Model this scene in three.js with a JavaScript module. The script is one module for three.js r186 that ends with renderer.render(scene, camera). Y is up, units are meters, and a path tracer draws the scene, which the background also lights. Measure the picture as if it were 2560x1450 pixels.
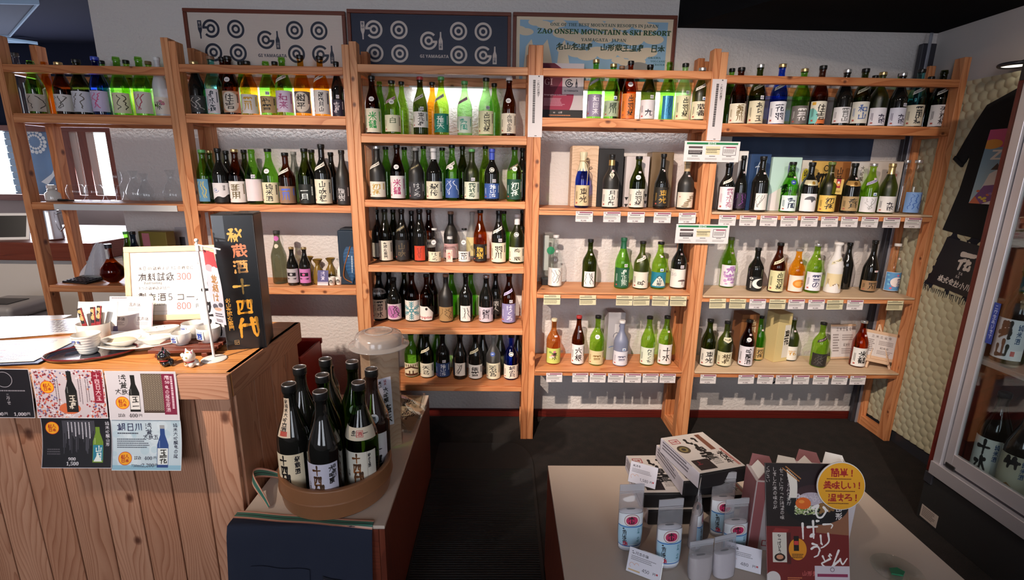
import * as THREE from 'three';
import { RoundedBoxGeometry } from 'three/addons/geometries/RoundedBoxGeometry.js';
import { ConvexGeometry } from 'three/addons/geometries/ConvexGeometry.js';
import { mergeGeometries, toCreasedNormals } from 'three/addons/utils/BufferGeometryUtils.js';
import { ImprovedNoise } from 'three/addons/math/ImprovedNoise.js';
import { MarchingCubes } from 'three/addons/objects/MarchingCubes.js';
import { RectAreaLightUniformsLib } from 'three/addons/lights/RectAreaLightUniformsLib.js';

// ---------- camera, sky, lights, exposure ----------
const D2R = Math.PI / 180;
const scene = new THREE.Scene();
const camera = new THREE.PerspectiveCamera(61.3, 2560 / 1450, 0.05, 60);
camera.position.set(0, 1.5, 2.557);
camera.rotation.order = 'YXZ';
camera.rotation.set(-13.451 * D2R, -1.064 * D2R, 0.884 * D2R);
scene.add(camera);
const renderer = new THREE.WebGLRenderer({ antialias: true });
renderer.toneMapping = THREE.LinearToneMapping;
renderer.toneMappingExposure = 1.0;
renderer.shadowMap.enabled = true;
RectAreaLightUniformsLib.init();
scene.background = new THREE.Color().setRGB(0.86, 0.95, 1.0);
scene.backgroundIntensity = 3.2;
// ceiling spots behind the viewer: [x, y, z, aim x, aim y, aim z, candela, half angle, penumbra]
const SPOTS = [
  [-0.5, 2.72, 2.5, 1.0, 0.72, -0.2, 38, 26, 0.75],
  [-1.9, 2.66, 2.45, -0.7, 0.62, -0.1, 40, 23, 0.8],
  [0.9, 2.74, 2.9, 1.75, 0.8, 0.0, 12, 26, 0.8],
  [-1.6, 2.66, 2.3, -1.5, 0.9, 0.8, 4, 27, 0.9],
  [-3.3, 2.5, 1.2, -3.2, 0.55, -0.75, 9, 32, 0.9],
];
const SPOT_COLOR = new THREE.Color().setRGB(1.0, 0.84, 0.7);

// ---------- helpers ----------
let seed = 7;
const rnd = () => { seed = (seed * 1664525 + 1013904223) >>> 0; return seed / 4294967296; };
const rr = (a, b) => a + (b - a) * rnd();
const noise = new ImprovedNoise();
const used = {};
function numbered(name) { const n = used[name] = (used[name] ?? -1) + 1; return n ? `${name}_${String(n).padStart(3, '0')}` : name; }
const V = (x, y, z) => new THREE.Vector3(x, y, z);
function tag(o, label, category, group) {
  o.userData.label = label; o.userData.category = category;
  if (group) o.userData.group = group;
  return o;
}
function thing(name, label, category, [x, y, z] = [0, 0, 0], turn = 0, group) {
  const o = new THREE.Group(); o.name = numbered(name); scene.add(o);
  o.position.set(x, y, z); o.rotation.y = turn;
  return tag(o, label, category, group);
}
function part(name, geo, m, parent, at, turn) {
  const o = new THREE.Mesh(Array.isArray(geo) ? merge(geo) : geo, m);
  o.name = parent === scene ? numbered(name) : name;
  o.castShadow = o.receiveShadow = true;
  if (at) o.position.set(...at);
  if (turn) o.rotation.set(...turn);
  parent.add(o);
  return o;
}
function struct(name, geo, m, at, turn) { const o = part(name, geo, m, scene, at, turn); o.userData.kind = 'structure'; return o; }
function merge(list) {
  return mergeGeometries(list.map((g) => { const n = g.index ? g.toNonIndexed() : g; for (const k of Object.keys(n.attributes)) if (!['position', 'normal', 'uv'].includes(k)) n.deleteAttribute(k); return n; }));
}
const box = (w, h, d, x = 0, y = 0, z = 0) => new THREE.BoxGeometry(w, h, d).translate(x, y, z);
const rbox = (w, h, d, r = 0.003, x = 0, y = 0, z = 0, n = 2) => new RoundedBoxGeometry(w, h, d, n, Math.min(r, w / 2.01, h / 2.01, d / 2.01)).translate(x, y, z);
// a piece of timber: chamfered box whose grain runs along the given axis, uv in metres from a random spot of the sheet
function timber(w, h, d, axis, r = 0.0025) {
  const g = rbox(w, h, d, r, 0, 0, 0, 1), p = g.attributes.position, n = g.attributes.normal, uv = g.attributes.uv, ou = rnd() * 3, ov = rnd() * 2;
  const A = { x: 0, y: 1, z: 2 }[axis];
  for (let i = 0; i < p.count; i++) {
    const P = [p.getX(i), p.getY(i), p.getZ(i)], N = [Math.abs(n.getX(i)), Math.abs(n.getY(i)), Math.abs(n.getZ(i))];
    const o = [0, 1, 2].filter((k) => k !== A), c = N[o[0]] > N[o[1]] ? o[1] : o[0];
    if (N[A] > 0.8) uv.setXY(i, ou + P[o[0]] * 0.15, ov + P[o[1]] * 4);
    else uv.setXY(i, ou + P[A], ov + (P[c] + 0.5 * P[o[0] + o[1] - c] * 0) * 4 + (c === o[0] ? 0 : 0.37));
  }
  return g;
}
const lathe = (pts, n = 40) => new THREE.LatheGeometry(pts.map(([x, y]) => new THREE.Vector2(x, y)), n);
function tube(pts, r, n = 24, m = 8, closed = false) { return new THREE.TubeGeometry(new THREE.CatmullRomCurve3(pts.map((p) => V(...p)), closed), n, r, m, closed); }
function rod(a, b, r0, r1 = r0, n = 12) {
  const A = V(...a), B = V(...b), d = B.clone().sub(A), g = new THREE.CylinderGeometry(r1, r0, d.length(), n);
  g.applyQuaternion(new THREE.Quaternion().setFromUnitVectors(V(0, 1, 0), d.normalize()));
  return g.translate((A.x + B.x) / 2, (A.y + B.y) / 2, (A.z + B.z) / 2);
}
// a sheet as a grid of points given by f(u, v), u to the right and v upwards, with its uv on the same square
function sheet(f, nu = 1, nv = 1) {
  const g = new THREE.PlaneGeometry(1, 1, nu, nv), p = g.attributes.position;
  for (let i = 0; i < p.count; i++) p.setXYZ(i, ...f(p.getX(i) + 0.5, p.getY(i) + 0.5));
  g.computeVertexNormals();
  return g;
}
const flat = (w, h) => sheet((u, v) => [(u - 0.5) * w, (v - 0.5) * h, 0]);
// a sheet with thickness: front and back skins and an edge all round
function slab(f, t, nu = 1, nv = 1) {
  const a = sheet(f, nu, nv), p = a.attributes.position, n = a.attributes.normal, b = a.clone(), q = b.attributes.position;
  for (let i = 0; i < q.count; i++) q.setXYZ(i, p.getX(i) - n.getX(i) * t, p.getY(i) - n.getY(i) * t, p.getZ(i) - n.getZ(i) * t);
  const ix = Array.from(b.index.array), fl = []; for (let i = 0; i < ix.length; i += 3) fl.push(ix[i], ix[i + 2], ix[i + 1]);
  b.setIndex(fl); b.computeVertexNormals();
  const W = nu + 1, ring = [];
  for (let i = 0; i < nu; i++) ring.push(i);
  for (let j = 0; j < nv; j++) ring.push(j * W + nu);
  for (let i = nu; i > 0; i--) ring.push(nv * W + i);
  for (let j = nv; j > 0; j--) ring.push(j * W);
  const pos = [], uv = [];
  ring.forEach((i, k) => {
    const j = ring[(k + 1) % ring.length], P = (s, m) => [s.getX(m), s.getY(m), s.getZ(m)], u = a.attributes.uv, U = [u.getX(i) * 0.98 + 0.01, u.getY(i) * 0.98 + 0.01], X = [u.getX(j) * 0.98 + 0.01, u.getY(j) * 0.98 + 0.01];
    pos.push(...P(p, i), ...P(p, j), ...P(q, i), ...P(p, j), ...P(q, j), ...P(q, i)); uv.push(...U, ...X, ...U, ...X, ...X, ...U);
  });
  const e = new THREE.BufferGeometry();
  e.setAttribute('position', new THREE.Float32BufferAttribute(pos, 3)); e.setAttribute('uv', new THREE.Float32BufferAttribute(uv, 2)); e.computeVertexNormals();
  return merge([a, b, e]);
}
function extrude(pts, depth, bevel = 0, holes = []) {
  const s = new THREE.Shape(pts.map(([x, y]) => new THREE.Vector2(x, y)));
  for (const h of holes) s.holes.push(new THREE.Path(h.map(([x, y]) => new THREE.Vector2(x, y))));
  return new THREE.ExtrudeGeometry(s, { depth, bevelEnabled: bevel > 0, bevelSize: bevel, bevelThickness: bevel, bevelSegments: 2, curveSegments: 12 });
}

// ---------- surfaces ----------
const lin = (c) => (typeof c === 'string' ? new THREE.Color(c) : new THREE.Color().setRGB(...c));
const mat = (c, roughness = 0.6, more = {}) => new THREE.MeshPhysicalMaterial({ color: lin(c), roughness, ...more });
const pane = (c, roughness = 0.03, more = {}) => new THREE.MeshPhysicalMaterial({ color: lin(c), roughness, transmission: 1, thickness: 0, ior: 1.5, ...more });
function grid(W, H, f, srgb) {
  const d = new Uint8Array(W * H * 4);
  for (let y = 0; y < H; y++) for (let x = 0; x < W; x++) { const c = f(x / W, y / H), o = (y * W + x) * 4; d[o] = c[0]; d[o + 1] = c[1]; d[o + 2] = c[2]; d[o + 3] = 255; }
  const t = new THREE.DataTexture(d, W, H);
  t.magFilter = t.minFilter = THREE.LinearFilter; t.wrapS = t.wrapT = THREE.RepeatWrapping;
  if (srgb) t.colorSpace = THREE.SRGBColorSpace;
  t.needsUpdate = true;
  return t;
}
const mix = (a, b, t) => a.map((x, i) => x + (b[i] - x) * t);
const clamp = (x, a = 0, b = 1) => Math.min(b, Math.max(a, x));
// softwood: growth rings cut lengthwise, some knots; u is a metre along the grain, v a quarter metre across
function woodMap(light, dark, o = {}) {
  const { rings = 11, wob = 1, knots = 3, s = 1, W = 1024, H = 384, fib = 10 } = o;
  const ks = []; let q = s * 97 + 13; const r = () => { q = (q * 16807) % 2147483647; return q / 2147483647; };
  for (let i = 0; i < knots; i++) ks.push([r(), r(), 0.006 + 0.007 * r()]);
  const t = grid(W, H, (u, v) => {
    let bend = 0, kn = 0;
    for (const [ku, kv, kr] of ks) {
      const du = u - ku, dv = (v - kv) * 0.25, d = Math.hypot(du * 0.5, dv);
      bend += 0.9 * Math.exp(-((du / 0.07) ** 2) - (dv / 0.02) ** 2); kn = Math.max(kn, clamp(1.4 - Math.hypot(du * 0.8, dv) / kr));
    }
    const n = noise.noise(u * 1.6 + s * 9, v * 2.2, s), n2 = noise.noise(u * 5, v * 6 + s * 4, s + 3);
    const x = (v * 1.0 + n * 0.32 * wob + n2 * 0.05 * wob) * rings + bend;
    const ph = x - Math.floor(x), late = Math.pow(ph, 3.2) * (ph > 0.96 ? (1 - ph) / 0.04 : 1);
    const f = noise.noise(u * 12, v * 150, s + 7) * fib + noise.noise(u * 3, v * 9, s + 5) * fib;
    let c = mix(light, dark, clamp(late * 0.8 + 0.1 * n2));
    c = mix(c, [dark[0] * 0.45, dark[1] * 0.35, dark[2] * 0.3], kn * 0.75);
    return c.map((k) => clamp(k + f, 0, 255));
  }, true);
  t.wrapS = t.wrapT = THREE.MirroredRepeatWrapping;
  return t;
}
const woodM = (map, roughness = 0.5, more = {}) => new THREE.MeshPhysicalMaterial({ map, roughness, ...more });
const pineA = woodMap([216, 146, 98], [168, 92, 50], { s: 1, rings: 9, knots: 3 });
const pineB = woodMap([222, 156, 108], [182, 106, 60], { s: 2, rings: 7, knots: 2 });
const PINE = [woodM(pineA, 0.52), woodM(pineB, 0.52), woodM(pineA, 0.5, { color: new THREE.Color().setRGB(0.86, 0.78, 0.7) }), woodM(pineB, 0.5, { color: new THREE.Color().setRGB(1, 0.92, 0.86) })];
const pine = () => PINE[Math.floor(rnd() * 4)];
const cedarA = woodMap([198, 146, 116], [156, 98, 70], { s: 4, rings: 17, wob: 1.1, knots: 2, fib: 7 });
const cedarB = woodMap([190, 138, 108], [146, 90, 64], { s: 5, rings: 20, wob: 1.0, knots: 1, fib: 7 });
const CEDAR = [woodM(cedarA, 0.55), woodM(cedarB, 0.55), woodM(cedarA, 0.55, { color: new THREE.Color().setRGB(0.88, 0.82, 0.78) })];
const topWood = woodM(woodMap([216, 150, 86], [160, 88, 36], { s: 6, rings: 8, wob: 2.4, knots: 3 }), 0.34);
const plyWood = woodM(woodMap([224, 196, 164], [206, 172, 136], { s: 8, rings: 5, knots: 0, fib: 6 }), 0.6);
const darkWood = woodM(woodMap([112, 52, 34], [82, 34, 22], { s: 9, rings: 14, knots: 0, fib: 8 }), 0.42);
const kiri = woodM(woodMap([222, 190, 160], [196, 158, 126], { s: 10, rings: 16, knots: 0, wob: 0.5, fib: 5 }), 0.65);
const redWood = woodM(woodMap([92, 28, 22], [58, 14, 12], { s: 11, rings: 14, knots: 0, fib: 6 }), 0.35);
// stucco and carpet relief
const fbm = (x, y, k, oct) => { let a = 0, w = 1, q = 1; for (let i = 0; i < oct; i++) { a += w * noise.noise(x * q, y * q, k + i * 5); w *= 0.55; q *= 2.1; } return a; };
const bumpOf = (N, f) => grid(N, N, (u, v) => { const g = clamp(128 + 110 * f(u, v), 0, 255); return [g, g, g]; });
const stuccoBump = bumpOf(768, (u, v) => 1.1 * Math.tanh(1.6 * fbm(u * 52, v * 60, 2, 3)));
stuccoBump.wrapS = stuccoBump.wrapT = THREE.MirroredRepeatWrapping; stuccoBump.repeat.set(1 / 0.9, 1 / 0.9);
const carpetMap = grid(512, 512, (u, v) => { const k = 25 + 14 * fbm(u * 110, v * 110, 4, 2) + 8 * fbm(u * 7, v * 7, 9, 2); return [k * 1.12, k * 0.86, k * 0.76].map((x) => clamp(x, 4, 255)); }, true);
carpetMap.wrapS = carpetMap.wrapT = THREE.MirroredRepeatWrapping; carpetMap.repeat.set(1 / 0.5, 1 / 0.5);
const M = {
  stucco: new THREE.MeshPhysicalMaterial({ color: lin([0.66, 0.61, 0.59]), roughness: 0.62, bumpMap: stuccoBump, bumpScale: 0.0022 }),
  plaster: mat([0.62, 0.58, 0.57], 0.8),
  navyCeiling: mat([0.014, 0.017, 0.032], 1, { specularIntensity: 0.15 }), blackCeiling: mat([0.008, 0.008, 0.009], 1, { specularIntensity: 0.15 }),
  carpet: new THREE.MeshPhysicalMaterial({ map: carpetMap, roughness: 1, bumpMap: carpetMap, bumpScale: 0.004 }),
  rubber: mat([0.012, 0.011, 0.011], 0.75), black: mat([0.012, 0.012, 0.013], 0.35), matteBlack: mat([0.015, 0.015, 0.016], 0.7),
  white: mat([0.78, 0.76, 0.74], 0.45), laminate: mat([0.64, 0.52, 0.43], 0.32), ceramic: mat([0.82, 0.79, 0.74], 0.12, { clearcoat: 0.6, clearcoatRoughness: 0.05 }),
  paper: mat([0.78, 0.75, 0.73], 0.7, { side: THREE.DoubleSide }), steel: mat([0.7, 0.71, 0.73], 0.25, { metalness: 1 }), alu: mat([0.62, 0.6, 0.64], 0.38, { metalness: 0.6 }),
  darkSteel: mat([0.06, 0.06, 0.075], 0.35, { metalness: 0.5 }), gold: mat([0.83, 0.6, 0.22], 0.3, { metalness: 0.9 }), silver: mat([0.75, 0.75, 0.76], 0.28, { metalness: 0.9 }),
  clear: pane([0.93, 0.95, 0.94]), film: pane([0.9, 0.9, 0.9], 0.12), navy: mat([0.012, 0.016, 0.035], 0.9, { sheen: 0.4, sheenRoughness: 0.6, side: THREE.DoubleSide }), red: mat([0.42, 0.03, 0.025], 0.4),
};
// ---------- lettering: brush strokes on a ten by ten square; a piece such as 木@0049 puts one sign into a part of another ----------
const G = {};
`一 0595|二 1282 0797|三 1181 2575 0999|十 0494 5059|人 5009 4499|大 0393 505309 5399|天 1181 0494 514509 5499|木 0393 5059 5308 5398|本 木@0099 3777|米 2133 8163 0494 5059 5409 5499
口 1282 8289 8919 1912|日 2080 8089 8929 2920 2484|田 1181 8188 8818 1811 5158 1484|中 1282 8286 8616 1612 5059|山 5058 1318 1888 8388|川 202509 5058 8089|水 5059 5947 033308 7152 5298|白 5040 2282 8289 8929 2922 2585|泉 白@1084 水@0459
月 202609 2080 8089 2383 2686|玉 1181 2575 0999 5159 6779|王 1181 2575 0999 5159|土 1484 5159 0999|里 1080 8085 8515 1510 1382 5059 1777 0999|火 505409 5499 2244 8265|雨 1090 0206 0292 9296 5057 2434 6474 2636 6676|門 1019 1040 4044 4414 1242 6090 6064 6494 6292 9099
糸 4022 2243 6324 2474 5459 2718 7788|金 5003 5093 2565 1686 0999 5459 2738 7768|酉 0191 3136 6166 1383 8389 8919 1913 1686|言 4050 1181 2373 2575 2777 7779 7929 2927|禾 7020 6120 0393 5059 5308 5398|示 4050 1282 8209 4459 6576|女 4026 2688 7018 0393|鳥 5040 2171 7174 2177 2373 2575 2787 8789 8979 2829 4849 6869
戈 0393 50678997 8097 6171|心 2428 3738 3888 8886 5064 8396|寸 0393 7079 7959 2547|又 1282 8209 2499|立 5051 1282 3437 7467 0999|隹 3008 1419 5040 3393 3595 3797 3999 3339 6369|亻 6014 4349|氵 1132 0424 0927|艹 0191 3032 7072|竹 2003 1242 3235 6043 5292 7275|廴 1141 4114 1434 343909 0399
四 1181 8188 8818 1811 413526 616586|代 亻@0039 戈@3099|秘 禾@0049 5469 6072 9149 4546 8496|蔵 艹@0092 1393 1609 1316 3538 3565 3568 5558 戈@5299|酒 氵@0029 酉@2099|純 糸@0049 5191 5357 5797 9397 7079 7999 9997|吟 口@0237 613495? 6144 6194 5565 477767 6759|醸 酉@0049 4191 6062 8082 4494 4696 4898 5357 7377 5749 6799|古 0393 5054 1575? 2484 8489 8929 2924
出 5058 2224 2484 8482 1518 1888 8885|羽 1141 4149 4938 1234 1537 6191 9199 9988 6284 6587|桜 木@0049 5052 7072 9082 女@4399|鶴 1050 1119? 0242 2006 1449 1454 1656 1858 1419 3438 鳥@5099|東 1191 5059 2383 8386 8626 2623 2585? 5708 5798|北 3039 0333 0939 6068 6898 9896 6593|秀 禾@0054 1565 6574 7483? 354509 4585 8578|鳳 101809 10808998 鳥@3178|の 52482817131362818386574949|初 示@0049 4191 6159 9199 9988|孫 2070? 1041 4124 2429 2919 0545 8041 5163 7344 4484 6469 5648 7698
伝 亻@0039 5181 3494 545879 7769|霞 雨@0094 1545 1575 1519 1747 1949 6595 9597 9767 6589 8998|城 土@0037 3393 3649 3545 4547 6089 8998 8367 7081|寿 1181 2373 0494? 0595 501519 3797 7779 7969 4758|雅 1040 0343 2029 2919 4309 隹@4099|流 氵@0029 6061 3292 523384 8496? 3535 354849? 4639 6669 867898|楯 木@0049 5191? 904149 4394 6375 5585 8589 8959 5955 5787|野 里@0049 5090 9073 6374 4595 7579 7968|住 亻@0039 6061 4292 4696 3999 6269|吉 0292 5054 1484 口@2699
樽 木@0049 5061 9081 4292 5258 9298 5498 4696? 4898 7879? 4799|平 1191 2234 8264 0595 5159|銀 金@0049 5191 9194 9454 5159 5979 5394 5595 8466 6699|嶺 山@0093 1434 0549 4594? 5494 6376 6696 9699|朝 1141? 0242 2022 1444 4447 4717 1414 1646 0848 2029 月@5099|和 禾@0049 口@4298|来 1191 3244 7264 0595 5059 5509 5599|鯉 3012 1040 1244 4446 1246 1448 1618 2628 0929 里@4099|番 6020 3142 7162 0393 5054 5306 5396 田@1599|九 0393 300603? 30350918 0262 62698998|郎 2030 1141 4144 1444 1117 1747 5090 9074 7496 9675 5059|左 0292 401509 3585 6569 2999|衛 3003 2215 1519 4171 5153 3373 3575 5459 3777 8092 7494 8589|山 5058 1318 1888 8388
吹 口@0237 6045 5394 9485 744939 7499|極 木@0049 4191 613485? 6165 6544 4747 8184 8496? 3999|燦 火@0039 4182 5074? 4393 米@4499|樹 木@0037 4060 5053 4363 4464 4666 4858 3969 寸@6099|若 艹@0092 0393 5208 口@3599|宮 5051 1191 1113 9193 口@2375 口@1699|俵 亻@0039 4191 3393 2595 6165 6537 5559 8576 6599|雪 雨@0094 1686 8689 1989 2787|弓 2171 7174 7424 2427 2787 8779|六 5052 0393 3509 6599|根 木@0049 5181 8185 8555 5159 5979 5383 6599|光 5053 1233 8263 0494 343609 64699998|丸 0383 306509? 300509 6369 6998 2455|明 日@0059 月@4099|林 木@0049 木@4599|祝 示@0049 口@5184 65746749 7578 7898|宗 5051 1191 1113 9193 3373 1595 5559 2719 7799|正 0191 5159 5595 2429 0999|花 艹@0092 4304 2429 6368 6898 9896 8456|華 艹@0092 0393 0696 3138 6168 5259 1888|鑑 金@0049 5191 5155 4195 月@5599|墨 里@0095 土@1699|寸 0393 7079 7959 2547|有 0292 502609 月@3399|料 米@0049 6172 6374 0696? 8089 5698|試 言@0049 4292 5575 6568 4978 7089 8998 8091|飲 5003 5094? 2434 1589? 1549 4519 1519 6054 5393 9384 746949 7599|円 1119 1191 9199 5155 1595|利 禾@0054 6166 8089 8979|壷 1191 5053 2373 1585 1518 8588 3537 6567 3767 0999|浅 氵@0029 3292 3595 5089 8998 7081
黄 0292 3034 7074 3494 5457 2474? 2575 7578 7828 2825 2677 3809 6899|文 5052 0292 720409? 723409 3499|政 1141 2149 4145? 2545 1319 0949 6045 5393 836749 5499|五 1181 4139 2474 7479 0999|年 3003 1292 2595 2528 0898? 0898 5259|亀 4013 3171 7163 2373 7376 7626 2623 2474 5358 5898 9897|尾 1181 8184 8414 111409 7455 2676 1888 5559 5999|生 3003 1292 1585 5059 0999|原 1191 111509 5242 3373 7376 7636 3633 5659 3749 7779|磨 5051 1191 110609 木@2155 木@5195 4494? 3696 4609? 口@4699|名 403104 3282 820709 3346 口@3599|温 氵@0029 4181 8184 8444 4441 4383? 3686 8689 3639 5659 6669 2999|形 0151 0454 2126? 212509 4149 8053 8356 8659|蔵 艹@0092 1393 1609 1316 3538 3565 3568 5558 戈@5299
株 木@0049 5041? 6043 5393 4696 7059 7669? 7079 7649 7699|式 0393 50678997 7081 1555 3538 0949|会 5004 5094 3373 1585 4538 3878 6789|社 示@0049 土@4099|乾 0242 2022 1444 4447 4717 1414 0848 2029 6044 5292 5484 844999 9997|杯 木@0049 4191 715579? 714679 7199 7079|美 2031 7061 1282 2474 0696? 0595 5055 1787 5709 5799|味 口@0237 4292 4595 6069 6549 6599|簡 竹@0033 竹@5083 1319 1343 4345 1545 5393 9399 5595 口@3579|単 1022 5052 8072 田@1386 0797 5059|塩 土@0038 5040 4292 口@5375 4694 4696 4648 6668 9698 4999|煮 1171 5054 0494 8216 日@2577 0919 3829 5859 8899|沢 氵@0029 4181 8184 8444 415529 6499|牛 3013 2282 0595 5059|二 1282 0797|鉄 金@0049 木@4099|男 田@1085 0686 867989 5509? 5609|上 5059 5484 0999|朋 月@0059 月@4099|麺 米@0049 廴@4099|昆 日@1084 北@1599|布 0292 401709 2528 2585 8587 5059|十 0494 5059
い 0206 0628 2837 72838687|も 52472848687757? 40373858787674 2474 2676|ひ 0232 321216272858777363 6375|っ 1464748577|ぱ 0109 3383 6067 675848576769 8090|り 2126 2637 707548? 70754829|う 3060? 3061 1454747559? 14547475 7549|ど 2045 7435 3517 1888 7080 8090|ん 5008 084535375868 6897|か 0373 737969? 73795939 3008 7295|ら 3051 2026 2664847649? 26648487|く 802488? 802589|ち 0262 3026 2654747848? 265474776849|は 0109 3383 6067 675848576779|き 1282 1484 2087? 3077 1738 3878|よ 5258? 5057 5383 572847576779|こ 1262 1718 1888|に 0109 4181 3747 4888|ぜ 0393 2029 2989 6066 7090|し 2027 27495987|る 1161 6106 065585887858|ま 1282 1484 5057 573848576779|で 0191 915568 8879 7383|す 0292 505556455565? 50554535455649|お 0363 3038 381716265575867869 7183|れ 2029 0243 4309 0444 6263? 43626698|あ 1272 3038? 303757 6406172555758769|や 0434838575? 04438386 5062 2049|ろ 1161 6106 065585887949|た 0262 3009 5383 4747 4878|コ 1282 8288 1888|ー 0595|ス 1272 7209 4589|み 1141 410818 184595 8059? 8049|な 0252 3006 7183 6067 674858679|せ 0494 3039 3989 7066|が 0363 636848 3008 7284 8092|を 1272 401505? 4015 155558? 4565 6525? 754847? 4548 4888`
  .split(/[|\n]/).forEach((e) => { const [k, ...s] = e.trim().split(/\s+/); if (k && s.length) G[k] = s.filter((t) => !t.includes('?')); });
G['清'] = ['氵@0029', '三@3094', '月@3599'];
G['新'] = ['立@0045', '木@0449', '9069', '6063', '6599'];
G['入'] = ['305009', '5499'];
G['笹'] = ['竹@0044', '一@0599', '3559', '6559'];
G['ッ'] = G['っ'];
G['ト'] = ['3039', '3374'];
G['さ'] = ['1282', '2087', '1738', '3878'];
G['と'] = ['3034', '7224175888'];
G['ま'] = ['1282', '1484', '5057', '573848576779'];
G['比'] = ['1019', '1444', '1948', '6069', '6493', '698997'];
G['べ'] = ['053295', '7080'];
G['つ'] = ['0263847748'];
G['セ'] = ['0494', '3039', '3989', '947466'];
G['小'] = ['505949', '2307', '7397'];
Object.assign(G, { 取: ['0141', '1119', '4149', '1444', '1646', '0949', '5292', '8249', '5489'], 蔵: ['0191', '3032', '6062', '1393', '131609', '62769998', '9568', '8192', '3538', '3555', '3757', '3868', '4548'], ひ: ['033224263858767563', '6385'], う: ['3162', '24436375766849'],
  ど: ['3144', '8345264889', '7182', '8091'], ん: ['4009', '09465556687895'], の: ['52472816235183866859'], 銘: ['金@0049', '名@5099'], 柄: ['木@0049', '4191', '7173', '4449', '4494', '9499', '7356', '7398'], 機: ['木@0049', '糸@4064', '戈@4199'], だ: ['た@0099', '7183', '8092'], 待: ['2003', '2407', '1519', '土@4094', '3696', '7589', '4647'], 望: ['4142', '王@1699', '月@5095', '0141'] });
G['℃'] = ['10202111', '8263', '63432526', '26486887'];
const KANA = /[\u3040-\u30ff]/;
function strokesOf(ch, x0 = 0, y0 = 0, x1 = 9, y1 = 9, out = [], depth = 0) {
  for (const t of G[ch] ?? []) {
    const at = t.indexOf('@');
    if (at > 0) {
      const [a, b, c, d] = t.slice(at + 1).split('').map(Number), fx = (v) => x0 + (x1 - x0) * v / 9, fy = (v) => y0 + (y1 - y0) * v / 9;
      if (depth < 3) strokesOf(t.slice(0, at), fx(a), fy(b), fx(c), fy(d), out, depth + 1);
    } else {
      const p = [];
      for (const k of t.split(' ')) for (let i = 0; i + 1 < k.length; i += 2) p.push([x0 + (x1 - x0) * k[i] / 9, y0 + (y1 - y0) * k[i + 1] / 9]);
      if (p.length > 1) out.push(p);
    }
  }
  return out;
}
// one sign with its top left corner at x, y; brush above 0 swells and thins the strokes
function sign(c, ch, x, y, s, color, weight = 0.1, brush = 0) {
  if (!G[ch]) {
    if (/[\u3040-\u9fff]/.test(ch)) return;
    c.fillStyle = color; c.font = `bold ${s}px sans-serif`; c.textAlign = 'center'; c.textBaseline = 'middle'; c.fillText(ch, x + s / 2, y + s / 2); return;
  }
  c.strokeStyle = color; c.lineCap = 'round'; c.lineJoin = 'round';
  const smooth = KANA.test(ch);
  for (const raw of strokesOf(ch)) {
    let p = raw.map(([a, b]) => [x + s * (0.06 + 0.88 * a / 9) + (brush ? s * 0.02 * Math.sin(a * 7 + b * 3) : 0), y + s * (0.06 + 0.88 * b / 9) - (brush ? s * 0.006 * a : 0)]);
    if (smooth || brush) { const q = new THREE.CatmullRomCurve3(p.map(([a, b]) => V(a, b, 0)), false, 'catmullrom', smooth ? 0.5 : 0.25).getPoints(p.length * 4); p = q.map((k) => [k.x, k.y]); }
    if (!brush) { c.lineWidth = s * weight; c.beginPath(); p.forEach(([a, b], i) => (i ? c.lineTo(a, b) : c.moveTo(a, b))); c.stroke(); continue; }
    for (let i = 0; i + 1 < p.length; i++) {
      const t = i / (p.length - 1);
      c.lineWidth = s * weight * (1 + brush * (0.55 * Math.exp(-((t / 0.18) ** 2)) - 0.5 * t * t + 0.12 * Math.sin(i * 2.3)));
      c.beginPath(); c.moveTo(...p[i]); c.lineTo(...p[i + 1]); c.stroke();
    }
  }
}
function column(c, text, x, y, s, color, weight = 0.1, brush = 0, gap = 1.05) { [...text].forEach((ch, i) => sign(c, ch, x, y + i * s * gap, s, color, weight, brush)); }
function row(c, text, x, y, s, color, weight = 0.1, brush = 0, gap = 1.05) { [...text].forEach((ch, i) => sign(c, ch, x + i * s * gap, y, s, color, weight, brush)); }
function latin(c, text, x, y, s, color, font = 'sans-serif', align = 'left', w = 'bold') { c.fillStyle = color; c.font = `${w} ${s}px ${font}`; c.textAlign = align; c.textBaseline = 'middle'; c.fillText(text, x, y); }
// print too small to read in the photograph: rows or columns of short dashes
function small(c, x, y, w, h, n, color, upright = false, fill = 0.5) {
  c.fillStyle = color;
  const step = (upright ? w : h) / n, len = upright ? h : w;
  for (let i = 0; i < n; i++) for (let k = 0; k < len * rr(0.75, 1);) { const d = step * rr(0.4, 0.9); if (upright) c.fillRect(x + i * step, y + k, step * fill, d * 0.8); else c.fillRect(x + k, y + i * step, d * 0.8, step * fill); k += d; }
}
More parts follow.
